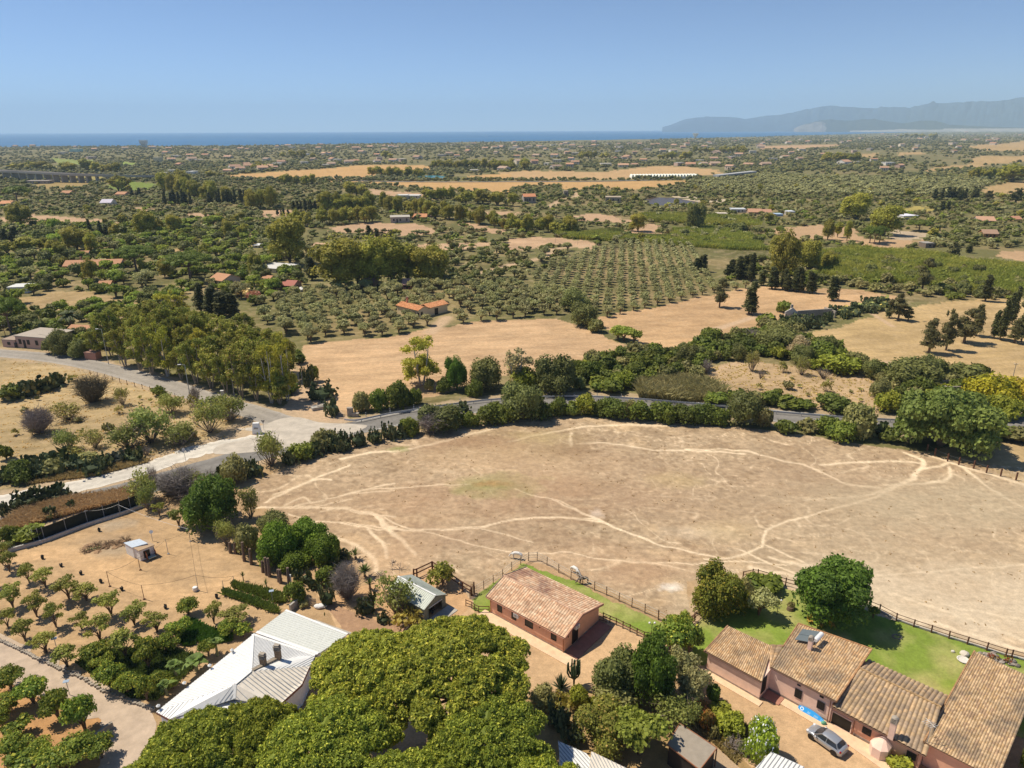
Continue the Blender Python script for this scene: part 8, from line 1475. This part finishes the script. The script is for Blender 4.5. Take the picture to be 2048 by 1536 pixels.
# olive grove
g1, g0 = GQ('g', 860, 690), GQ('g', 745, 310); dv = (g0-g1)[:2]; dv /= np.linalg.norm(dv); du_ = np.array([dv[1], -dv[0]])
GA = np.array([G(*p)[:2] for p in [(520, 640), (525, 610), (600, 592), (700, 578), (820, 577), (1010, 575), (1130, 590), (1160, 610), (1150, 628), (1110, 636), (960, 643), (850, 660), (700, 680), (610, 690), (565, 665)]])
GB = np.array([G(*p)[:2] for p in [(1128, 595), (1075, 572), (1060, 552), (1100, 530), (1175, 503), (1230, 489), (1290, 485), (1380, 490), (1400, 520), (1430, 565), (1500, 577), (1420, 590), (1350, 605), (1215, 638), (1165, 620)]])
rots = []
for P, sp, sv_, lab, grp, jt, ang in ((GB, 4.5, 4.9, 'silvery olive tree in the straight rows of the right hand grove', 'olive trees in straight rows', .4, 0), (GA, 5.6, 5.4, 'silvery olive tree in the dense left hand grove', 'olive trees of the left hand grove', 1.1, .5)):
    a_ = np.array([cos(ang)*du_[0]-sin(ang)*du_[1], sin(ang)*du_[0]+cos(ang)*du_[1]]); b_ = np.array([-a_[1], a_[0]]); b_ = b_ if b_@dv > 0 else -b_
    c_ = P.mean(0)
    for i in range(-45, 46):
        for j in range(-45, 46):
            q = c_+a_*i*sp+b_*j*sv_+rng.normal(size=2)*jt*.5
            if not inpoly(np.array([q[0]]), np.array([q[1]]), P)[0] or rng.uniform() < .04: continue
            if any(inpoly(np.array([q[0]]), np.array([q[1]]), N_)[0] for N_ in NOV) or dseg(np.array([q[0]]), np.array([q[1]]), TRACKS[2][0])[0] < 3: continue
            w_ = rng.uniform(2.9, 3.8) if P is GB else rng.uniform(3.9, 5.4); put('olive', q[0], q[1], w_, w_*rng.uniform(.78, .95), lab, grp)
GVS = [GA, GB]
NOV += GVS
# tree lines of the middle distance
EL = 'eucalyptus in the long tree line across the middle distance'; EG = 'long eucalyptus line of the middle distance'
for a in [('b', 560, 812, 1020, 792, 11, 90, 150), ('b', 540, 902, 1020, 882, 12, 80, 120), ('b', 1040, 790, 2048, 932, 24, 78, 130), ('b', 0, 782, 200, 782, 4, 80, 165), ('b', 320, 905, 500, 920, 5, 70, 120), ('c', 0, 950, 620, 980, 12, 82, 125), ('a', 1290, 645, 1740, 742, 10, 110, 165), ('b', 760, 680, 920, 680, 4, 80, 110), ('b', 1350, 712, 1600, 722, 5, 80, 110), ('a', 1950, 780, 2040, 780, 3, 80, 150), ('b', 1660, 740, 2040, 760, 7, 100, 110)]: row(*a, 'eucb', EL, EG)
for a in [('b', 930, 520, 1400, 542, 12, 70, 85), ('b', 1440, 462, 2048, 472, 16, 70, 80), ('b', 250, 590, 520, 600, 6, 75, 85), ('a', 120, 470, 440, 485, 8, 80, 75), ('a', 500, 490, 660, 490, 4, 90, 100), ('a', 740, 495, 980, 500, 6, 80, 85), ('b', 0, 470, 130, 470, 4, 60, 60), ('c', 0, 470, 210, 475, 6, 70, 90), ('b', 1020, 380, 1110, 385, 3, 60, 60), ('b', 240, 370, 520, 385, 8, 60, 60), ('c', 620, 385, 860, 385, 8, 55, 60), ('c', 1230, 390, 1500, 390, 8, 55, 60), ('c', 1520, 340, 1960, 345, 12, 50, 60), ('d', 1640, 692, 1850, 692, 8, 60, 85), ('d', 480, 560, 760, 560, 8, 70, 80), ('a', 1360, 575, 1460, 575, 3, 80, 110), ('a', 1640, 540, 1740, 545, 3, 70, 60), ('a', 880, 640, 1000, 640, 3, 90, 120), ('d', 1080, 370, 1400, 380, 9, 50, 45)]: row(*a, 'eucb', 'tall tree in a tree line on the far plain', 'tree lines of the far plain')
for a in [('a', 1290, 752, 1530, 752, 7, 45, 130), ('a', 1640, 742, 1740, 742, 4, 40, 120), ('a', 1760, 745, 1940, 730, 7, 40, 115), ('b', 340, 792, 560, 802, 8, 38, 105), ('b', 200, 830, 320, 850, 4, 30, 75), ('a', 710, 990, 900, 1000, 5, 55, 120), ('a', 0, 1045, 160, 1045, 4, 60, 120), ('a', 1030, 680, 1120, 680, 3, 40, 65), ('d', 1340, 850, 1700, 862, 9, 50, 95), ('d', 1340, 952, 1500, 922, 5, 45, 75), ('a', 380, 720, 410, 720, 1, 45, 60)]: row(*a, 'cyp', 'dark cypress in a line of the middle distance', 'cypress lines of the middle distance')
for a in [('g', 1500, 600, 1770, 642, 13, 60, 150), ('g', 1180, 515, 1280, 535, 4, 60, 105), ('g', 1290, 540, 1400, 565, 5, 60, 190), ('g', 985, 492, 1080, 495, 4, 55, 110)]: row(*a, 'cyp', 'dark cypress in the cluster right of the olive rows', 'cypress clusters right of the olive rows')
one('g', 1440, 585, 65, 110, 'cyp', 'short cypress at the end of the olive rows'); one('g', 1590, 560, 190, 340, 'eucb', 'tall eucalyptus rising behind the cypress wall'); one('g', 1755, 490, 165, 210, 'eucb', 'second eucalyptus behind the cypress wall'); one('g', 1900, 480, 120, 130, 'eucb', 'lighter tree right of the cypress wall')
one('g', 990, 208, 135, 185, 'oak', 'tall dark tree standing in the reed bed'); one('g', 600, 218, 120, 125, 'eucb', 'rounded eucalyptus group left of the reed bed'); one('g', 1280, 225, 105, 72, 'oak', 'round green tree below the rusty roofed shed'); one('g', 1570, 222, 82, 48, 'bush_g', 'bright round shrub right of the reed bed'); one('g', 1450, 265, 62, 32, 'bush_g', 'low round bush in the dry clearing')
one('d', 523, 1165, 90, 165, 'eucb', 'thin stemmed tree, leftmost of three in the far clearing'); one('d', 600, 1145, 72, 120, 'eucb', 'thin stemmed tree, middle of three in the far clearing'); one('d', 672, 1170, 62, 155, 'eucb', 'thin stemmed tree, right one of three in the far clearing')
many('d', [(850, 1190, 130, 135, 'pinefar'), (925, 1185, 130, 130, 'pinefar'), (885, 1200, 120, 130, 'pinefar')], 'umbrella pine in the small group in the far clearing', 'umbrella pines in the far clearing')
one('d', 735, 1005, 225, 200, 'eucb', 'broad tree mass beside the white tunnel shed'); one('d', 960, 1130, 230, 235, 'eucb', 'tall tree behind the small umbrella pines'); one('d', 1980, 885, 135, 125, 'cypw', 'dark round conifer at the right edge'); one('d', 1950, 715, 200, 145, 'eucb', 'big tree on the right below the dry hill'); one('d', 1770, 860, 110, 80, 'cypw', 'dark conifer in the dry field on the right'); one('d', 160, 1319, 210, 210, 'eucb', 'tall tree cluster above the cypress wall'); one('d', 370, 1319, 160, 150, 'eucb', 'tree right of the tall cluster')
one('d', 1500, 1310, 110, 130, 'cypw', 'dark conifer above the bright reeds'); one('d', 1620, 1265, 60, 70, 'cyp', 'small cypress above the bright reeds'); one('d', 1230, 1100, 200, 90, 'pinefar', 'flat topped pine right of the far clearing')
one('a', 140, 730, 200, 130, 'pinefar', 'dark broad tree far left below the viaduct'); one('a', 160, 925, 190, 190, 'eucb', 'tall dark tree at the left above the cypresses'); one('a', 935, 640, 140, 120, 'eucb', 'large olive green tree in the green field'); one('a', 1150, 990, 170, 200, 'eucb', 'large tree right of the left cypresses'); one('a', 1380, 975, 120, 150, 'eucb', 'pale olive tree right of the large tree'); one('a', 610, 1115, 220, 190, 'eucb', 'broad green tree at the left above the terracotta roofs')
many('a', [(1260, 975, 90, 120, 'eucb'), (430, 975, 100, 120, 'round'), (230, 1130, 190, 130, 'eucb'), (350, 1060, 150, 130, 'oak'), (60, 1140, 180, 110, 'eucb'), (470, 1090, 160, 120, 'round'), (1500, 940, 130, 90, 'round'), (1680, 930, 130, 100, 'round')], 'garden tree of the left middle distance', 'garden trees of the left middle distance')
# mass fill of the left and centre scrub
MX = {'bush': 3, 'bush_dull': 4, 'bush_g': 2, 'oak': 3, 'olive': 2}
ML = {k: v+' in the wide scrub of the middle distance' for k, v in {'bush': 'dark shrub', 'bush_g': 'green shrub', 'bush_dull': 'dull shrub', 'oak': 'round evergreen', 'olive': 'grey olive', 'round': 'leafy tree', 'eucb': 'tall tree', 'bush_y': 'yellowish shrub', 'citrus': 'garden tree'}.items()}
fill('P', [(-60, 470), (100, 450), (500, 450), (560, 480), (640, 560), (600, 590), (520, 620), (480, 600), (330, 560), (280, 600), (100, 590), (-60, 600)], 1500, {'bush_g': 4, 'bush': 2, 'oak': 4, 'olive': 2, 'round': 3, 'citrus': 2, 'eucb': .6}, (3.4, 7), (.7, 1.05), ML, 'scrub of the middle distance')
fill('P', [(-60, 600), (60, 600), (200, 600), (330, 590), (420, 560), (360, 600), (200, 650), (130, 670), (-60, 680)], 260, {'bush_g': 3, 'bush': 2, 'oak': 3, 'round': 3}, (3.4, 6.5), (.7, 1.05), ML, 'scrub of the middle distance')
fill('P', [(60, 690), (150, 660), (230, 680), (220, 700), (140, 692)], 60, {'bush': 3, 'oak': 2, 'bush_g': 2}, (3, 6), (.8, 1.1), ML, 'scrub of the middle distance')
fill('P', [(260, 790), (560, 800), (600, 700), (620, 760), (585, 800), (480, 790)], 60, {'bush': 1, 'bush_g': 1}, (3, 5), (.8, 1.1), ML, 'scrub of the middle distance')
fill('P', [(560, 480), (640, 490), (900, 500), (1150, 500), (1100, 545), (1010, 570), (900, 575), (680, 570), (620, 530)], 420, {'bush_dull': 3, 'oak': 3, 'bush': 3, 'olive': 3}, (3, 5.6), (.65, .95), ML, 'scrub of the middle distance')
fill('P', [(1480, 520), (1640, 510), (2110, 560), (2110, 600), (1850, 600), (1790, 590), (1700, 575), (1540, 570), (1440, 560)], 420, {'bush_dull': 3, 'oak': 2, 'bush_g': 3, 'bush': 1}, (3, 6), (.6, .9), ML, 'scrub of the middle distance')
fill('P', [(-80, 400), (2130, 400), (2130, 500), (1400, 490), (900, 500), (560, 480), (-80, 470)], 4200, {'bush': 3, 'bush_dull': 5, 'bush_g': 2, 'oak': 4, 'olive': 2, 'eucb': .25, 'round': .5}, (3.2, 6.5), (.55, .85), ML, 'scrub of the middle distance')
fill('P', [(-80, 360), (2130, 355), (2130, 402), (-80, 402)], 4200, {'bush': 3, 'bush_dull': 5, 'oak': 5, 'eucb': .25}, (4, 8), (.5, .8), ML, 'scrub of the middle distance')
fill('P', [(1370, 368), (1500, 352), (1960, 362), (1990, 378), (1900, 395), (1500, 392), (1400, 385)], 2600, {'olive': 1}, (5.5, 7.5), (.75, .95), 'grey olive in the large far grove', 'olives of the large far grove')
# reed beds and far woods: one object each
def leafmass(name, label, P, n, hs, pal, size, kind='blade', z=0, cat=None):
    lo, hi = P.min(0), P.max(0); x = rng.uniform(lo[0], hi[0], n*3); y = rng.uniform(lo[1], hi[1], n*3); ok = inpoly(x, y, P); x, y = x[ok][:n], y[ok][:n]; n = len(x)
    if kind == 'blade':
        h = rng.uniform(*hs, n)*(.7+.6*fbm(x, y, 6, 2, 9)); a = rng.uniform(0, pi, n); lx = rng.normal(size=n)*.45*h; ly = rng.normal(size=n)*.45*h; w_ = size*rng.uniform(.6, 1.4, n)
        ux, uy = np.cos(a)*w_, np.sin(a)*w_
        V = np.stack([np.stack([x-ux*.6, y-uy*.6, 0*x], 1), np.stack([x+ux*.6, y+uy*.6, 0*x], 1), np.stack([x+lx*.5+ux, y+ly*.5+uy, h*.7], 1), np.stack([x+lx, y+ly, h], 1), np.stack([x+lx*.5-ux, y+ly*.5-uy, h*.6], 1)], 1).reshape(-1, 3)
        t = np.clip(fbm(x, y, 9, 3, 4)*1.6-.4+rng.normal(size=n)*.15, 0, 1)[:, None]; c = np.array(pal[0])*(1-t)+np.array(pal[1])*t
        g = Geo(V, np.arange(5*n), np.full(n, 5), np.repeat(c*np.array((1.5, 1.4, 1.2)) if pal is not RG else c, 5, 0))
    o = obj(name, g, M['leaf_far']); return tag(o, label, cat or name.replace('_', ' '), kind='stuff')
RG = ((.33, .38, .07), (.54, .53, .11))
for nm, lb, P, n, hs, pal, s in [('reeds', 'pale green reeds in front of the right hand scrub belt', polyq('5', [(1690, 375), (1900, 330), (2048, 360), (2200, 420), (2100, 465), (1900, 470), (1700, 445)]), 9000, (1.6, 2.8), ((.20, .20, .08), (.33, .30, .16)), .07),
    ('reeds', 'bright green reed bed behind the olive rows', polyq('g', [(0, 215), (180, 238), (420, 235), (640, 262), (830, 268), (900, 300), (1100, 300), (1450, 325), (1500, 345), (1300, 345), (930, 318), (600, 285), (330, 280), (100, 262)]), 20000, (1.5, 3), RG, .16),
    ('reeds', 'green reed bed below the brown pond', polyq('c', [(1120, 832), (1450, 830), (1480, 860), (1700, 850), (1850, 855), (2048, 900), (2048, 930), (1800, 915), (1480, 895), (1300, 892), (1150, 880)]), 16000, (2, 3.6), RG, .22),
    ('reeds', 'large bright reed field at the right above the cypress field', np.array([G(*p)[:2] for p in [(1630, 508), (1700, 498), (1830, 505), (1950, 525), (2120, 540), (2120, 592), (1950, 588), (1830, 568), (1700, 560), (1640, 550)]]), 42000, (1.6, 3), RG, .15),
    ('reeds', 'yellow green reeds along the ditch on the right', polyq('c', [(1380, 960), (1600, 930), (1750, 940), (2048, 1010), (2048, 1090), (1750, 1060), (1500, 1050), (1300, 1040)]), 20000, (1.5, 3), RG, .2),
    ('reeds', 'green reeds among the trees at the left', polyq('e', [(600, 75), (760, 50), (1000, 30), (1120, 60), (900, 90), (760, 100), (620, 120)]), 8000, (1.5, 3), RG, .18),
    ('reeds', 'pale reeds beside the reed bed on the left', polyq('c', [(540, 985), (900, 945), (1010, 990), (1320, 1000), (1300, 1020), (1000, 1010), (760, 1035)]), 9000, (1.5, 2.6), ((.17, .19, .06), (.28, .28, .09)), .2),
    ('dry_grass', 'tall straw coloured grass above the screened wall', polyq('4', [(0, 1090), (120, 1020), (250, 975), (450, 930), (780, 885), (860, 900), (800, 945), (500, 1000), (230, 1075), (60, 1130)]), 15000, (.6, 1.5), ((.26, .20, .10), (.46, .37, .22)), .045),
    ('dry_grass', 'dry grass between the prickly pears and the gravel road', polyq('4', [(0, 870), (300, 830), (560, 800), (860, 720), (880, 700), (620, 740), (400, 780), (150, 850)]), 9000, (.3, .8), ((.26, .20, .10), (.42, .34, .20)), .05),
    ('weeds', 'lush green weeds under the orchard trees', polyq('1', [(1010, 720), (1100, 690), (1200, 735), (1330, 770), (1330, 810), (1200, 830), (1100, 800), (1120, 830), (1060, 840), (1000, 770)]), 9000, (.2, .5), ((.06, .13, .02), (.13, .24, .03)), .10),
    ('weeds', 'low green planting between the lower orchard trees', polyq('1', [(430, 930), (560, 860), (800, 850), (1000, 860), (1180, 900), (1050, 1020), (900, 1150), (760, 1140), (560, 1030)]), 12000, (.15, .5), ((.08, .12, .03), (.17, .21, .06)), .09),
    ('vegetable_row', 'left leafy vegetable row beside the dirt path', polyq('o', [(250, 1190), (400, 1230), (640, 1310), (830, 1380), (850, 1440), (780, 1430), (560, 1350), (250, 1240)]), 6500, (.1, .75), ((.10, .15, .03), (.26, .26, .07)), .10),
    ('vegetable_row', 'right leafy vegetable row beside the dirt path', polyq('o', [(350, 1110), (500, 1150), (700, 1190), (900, 1240), (930, 1320), (850, 1330), (620, 1250), (350, 1160)]), 6500, (.1, .8), ((.11, .16, .03), (.30, .26, .09)), .10),
    ('dry_grass', 'tufted dry grass of the bed between the garden shrubs', polyq('l', [(180, 330), (560, 160), (860, 420), (850, 640), (700, 800), (540, 640), (300, 440)]), 9000, (.1, .45), ((.20, .19, .06), (.36, .30, .16)), .06)]:
    leafmass(nm, lb, P, n, hs, pal, s)
# tufts and stones scattered on the paddock
def scatter_tufts(name, label, P, n, pal, s):
    lo, hi = P.min(0), P.max(0); x = rng.uniform(lo[0], hi[0], n*3); y = rng.uniform(lo[1], hi[1], n*3); ok = inpoly(x, y, P) & ~blockmask_b(x, y); x, y = x[ok][:n], y[ok][:n]; k = 5
    X = np.repeat(x, k)+rng.normal(size=len(x)*k)*s; Y = np.repeat(y, k)+rng.normal(size=len(x)*k)*s; bl = np.stack([X, Y, X*0+.03, X*0+s*.6, X*0+s*.6, X*0+s*.5], 1)
    g = cloud(bl, len(bl)*2, s*.5, pal, rng); tag(obj(name, g, M['leaf_far']), label, name.replace('_', ' '), kind='stuff')
def blockmask_b(x, y):
    m_ = np.zeros(len(x), bool)
    for P in NOV+LAWNS: m_ |= inpoly(x, y, P)
    return m_
scatter_tufts('weed_tufts', 'small dark weed tufts and dung dotted over the brown paddock', PADP, 420, ((.10, .08, .04), (.20, .17, .08)), .13)
scatter_tufts('dry_tufts', 'low dry tufts over the left hand dry field', [F for F in FIELDS if F[2] is False][1][0], 900, ((.22, .19, .08), (.36, .30, .15)), .22)
scatter_tufts('clearing_tufts', 'low tufts in the dry clearing behind the road', [F for F in FIELDS if F[2] is False][0][0], 500, ((.17, .15, .07), (.28, .24, .12)), .3)
def farwood():
    gs = []; cfg = [(0, 2048, 300, 362, 12000, (5.5, 10), (.42, .68)), (-40, 2090, 284, 300, 7000, (8, 13), (.38, .6)), (1300, 2090, 262, 286, 4200, (9, 16), (.36, .55)), (-40, 2090, 322, 362, 3600, (5, 9), (.45, .7))]
    out = []
    for x0, x1, y0, y1, n, wr, hr in cfg:
        px = rng.uniform(x0, x1, n); py = rng.uniform(y0, y1, n); P = np.array([G(a, b)[:2] for a, b in zip(px, py)]); d = np.hypot(P[:, 0], P[:, 1]); lim = np.interp(np.arctan2(P[:, 0], P[:, 1]), _ca, _cd)-25
        ok = (d < lim) & (P[:, 1] > 0) & ~blockmask(P[:, 0], P[:, 1]) & ((fbm(P[:, 0], P[:, 1], 230, 4, 300) > .41) | (rng.uniform(size=len(P)) < .10))
        P = P[ok]; w_ = rng.uniform(*wr, len(P)); out.append(np.stack([P[:, 0], P[:, 1], w_, w_*rng.uniform(*hr, len(P))], 1))
    A = np.concatenate(out); T = []
    PAL = [((.045, .06, .03), (.085, .10, .05)), ((.07, .085, .035), (.12, .13, .06)), ((.035, .045, .025), (.06, .07, .035)), ((.10, .11, .05), (.15, .15, .08))]
    for v in range(8):
        R = np.random.default_rng(900+v); bl = dome_blobs(R, 3, 1, 1, sp=.3); T.append(join([core(bl, PAL[v % 4], R, .95), cloud(bl, 8, .16, PAL[v % 4], R)]))
    k = rng.integers(0, 8, len(A)); 
    for part, sel in (('nearer', np.hypot(A[:, 0], A[:, 1]) < 1700), ('farther', np.hypot(A[:, 0], A[:, 1]) >= 1700)):
        Vs, Ls, Ts, Cs = [], [], [], []; off = 0
        for v in range(8):
            B = A[sel & (k == v)]; t = T[v]; n = len(B)
            if not n: continue
            an = rng.uniform(0, 6.28, n); c, s = np.cos(an), np.sin(an); X = t.V[None, :, 0]*c[:, None]-t.V[None, :, 1]*s[:, None]; Y = t.V[None, :, 0]*s[:, None]+t.V[None, :, 1]*c[:, None]
            V = np.stack([X*B[:, 2:3]+B[:, 0:1], Y*B[:, 2:3]+B[:, 1:2], t.V[None, :, 2]*B[:, 3:4]], -1).reshape(-1, 3); Vs.append(V); Ls.append((t.L[None]+(np.arange(n)*len(t.V))[:, None]).ravel()+off); Ts.append(np.tile(t.T, n)); Cs.append((t.C[None]*rng.uniform(.75, 1.3, (n, 1, 1))).reshape(-1, 3)); off += len(V)
        tag(obj('far_trees', Geo(np.concatenate(Vs), np.concatenate(Ls), np.concatenate(Ts), np.concatenate(Cs)), M['leaf_far']), 'dense %s trees and scrub of the far plain towards the coast' % part, 'trees', kind='stuff')
farwood()
def realise():
    KIND['widetree'] = ('broad_tree', 'tree', b_dome(15, 8, ((.055, .085, .025), (.10, .135, .042)), 15000, nb=20, leaf=.22, rr=(.13, .2), sp=.40, zr=(.3, .85), zb=.18), 15, 8, 1)
    KIND['yellowtree'] = ('leafy_tree', 'tree', b_dome(6, 5, ((.08, .105, .025), (.145, .165, .04), (.22, .19, .07)), 7000, nb=12, leaf=.12, zr=(.3, .85)), 6, 5, 1)
    KIND['gardenoak'] = ('broad_tree', 'tree', b_dome(8, 6.5, ((.05, .08, .015), (.12, .15, .025), (.2, .2, .04)), 11000, nb=14, leaf=.14, rr=(.18, .26), sp=.36, zr=(.3, .85)), 8, 6.5, 1)
    KIND['greyball'] = ('shrub', 'shrub', b_dome(6, 4, ((.16, .15, .11), (.24, .21, .17)), 3500, nb=8), 6, 4, 1)
    by = {}
    for p in PL:
        d = hypot(hypot(p['x'], p['y']), CAM_H); p['app'] = p['h']*704/d; p['L'] = 0 if p['app'] > 14 else (1 if p['app'] > 6.5 else 2); by.setdefault(KIND[p['k']][0], []).append(p)
    cnt = {}; 
    for p in PL: cnt.setdefault(p['label'], []).append(p)
    for lb, ps in cnt.items():
        if lb and len(ps) > 6 and len(lb.split()) < 12:
            ds = sorted(hypot(p['x'], p['y']) for p in ps); xs = [VW((p['x'], p['y'], 0))[0] for p in ps]; x0, x1 = min(xs), max(xs); n_ = 5 if len(ps) > 20 else 3; nm_ = ['leftmost', 'left', 'middle', 'right', 'rightmost'] if n_ == 5 else ['left', 'middle', 'right']
            for p, x in zip(ps, xs): k = min(n_-1, int((x-x0)/(x1-x0+1e-6)*n_)); r = ds.index(hypot(p['x'], p['y']))/len(ds); p['label'] = lb+', '+('front ' if r < .34 else ('back ' if r > .67 else 'mid '))+nm_[k]+' part'
    tot = {}
    for nm, ps in by.items():
        ps.sort(key=lambda p: -(p['app']+p['pr']*1000)); lim = 290; rest = ps[lim:]
        for i, p in enumerate(ps[:lim]):
            K = KIND[p['k']]; v = (hash((round(p['x'], 1), round(p['y'], 1))) & 0xffff) % K[5]; rz = (p['x']*7.31+p['y']*3.7) % 6.283; sc = (p['w']/K[3], p['w']/K[3], p['h']/K[4]); lb = p['label'] or K[0].replace('_', ' ')+' of the countryside'
            if p['L'] == 2:
                o = bpy.data.objects.new(K[0], pmesh(p['k'], 2, v, 'a')); COL.objects.link(o); o.location = (p['x'], p['y'], p['z']); o.rotation_euler = (0, 0, rz); o.scale = sc; tag(o, lb, K[1], p['group'])
            else:
                mt_ = pmesh(p['k'], p['L'], v, 't'); mc = pmesh(p['k'], p['L'], v, 'c')
                if mt_ is None:
                    o = bpy.data.objects.new(K[0], mc); COL.objects.link(o); o.location = (p['x'], p['y'], p['z']); o.rotation_euler = (0, 0, rz); o.scale = sc; tag(o, lb, K[1], p['group'])
                else:
                    o = thing(K[0], lb, K[1], (p['x'], p['y'], p['z']), rz, p['group']); o.scale = sc
                    for nn, mm in (('trunk', mt_), ('crown', mc)):
                        if mm: c = bpy.data.objects.new(nn, mm); COL.objects.link(c); c.parent = o
        if rest:
            gs = []
            for p in rest:
                K = KIND[p['k']]; v = int(p['x']*13+p['y']*7) % K[5]; tk, cr = proto(p['k'], 2 if p['L'] == 2 else 1, v); gs.append(join([tk, cr]).xf((p['w']/K[3], p['w']/K[3], p['h']/K[4]), p['x'] % 6.28, (p['x'], p['y'], p['z']))); gs[-1].C = gs[-1].C*rng.uniform(.8, 1.22)
            tag(obj(nm+'_mass', join(gs), M['leaf_far']), 'mass of smaller %s plants farther off' % nm.replace('_', ' '), ps[0] and KIND[ps[0]['k']][1]+'s', kind='stuff')
        tot[nm] = (len(ps), len(rest))
    print('PLANTS', tot)
realise()
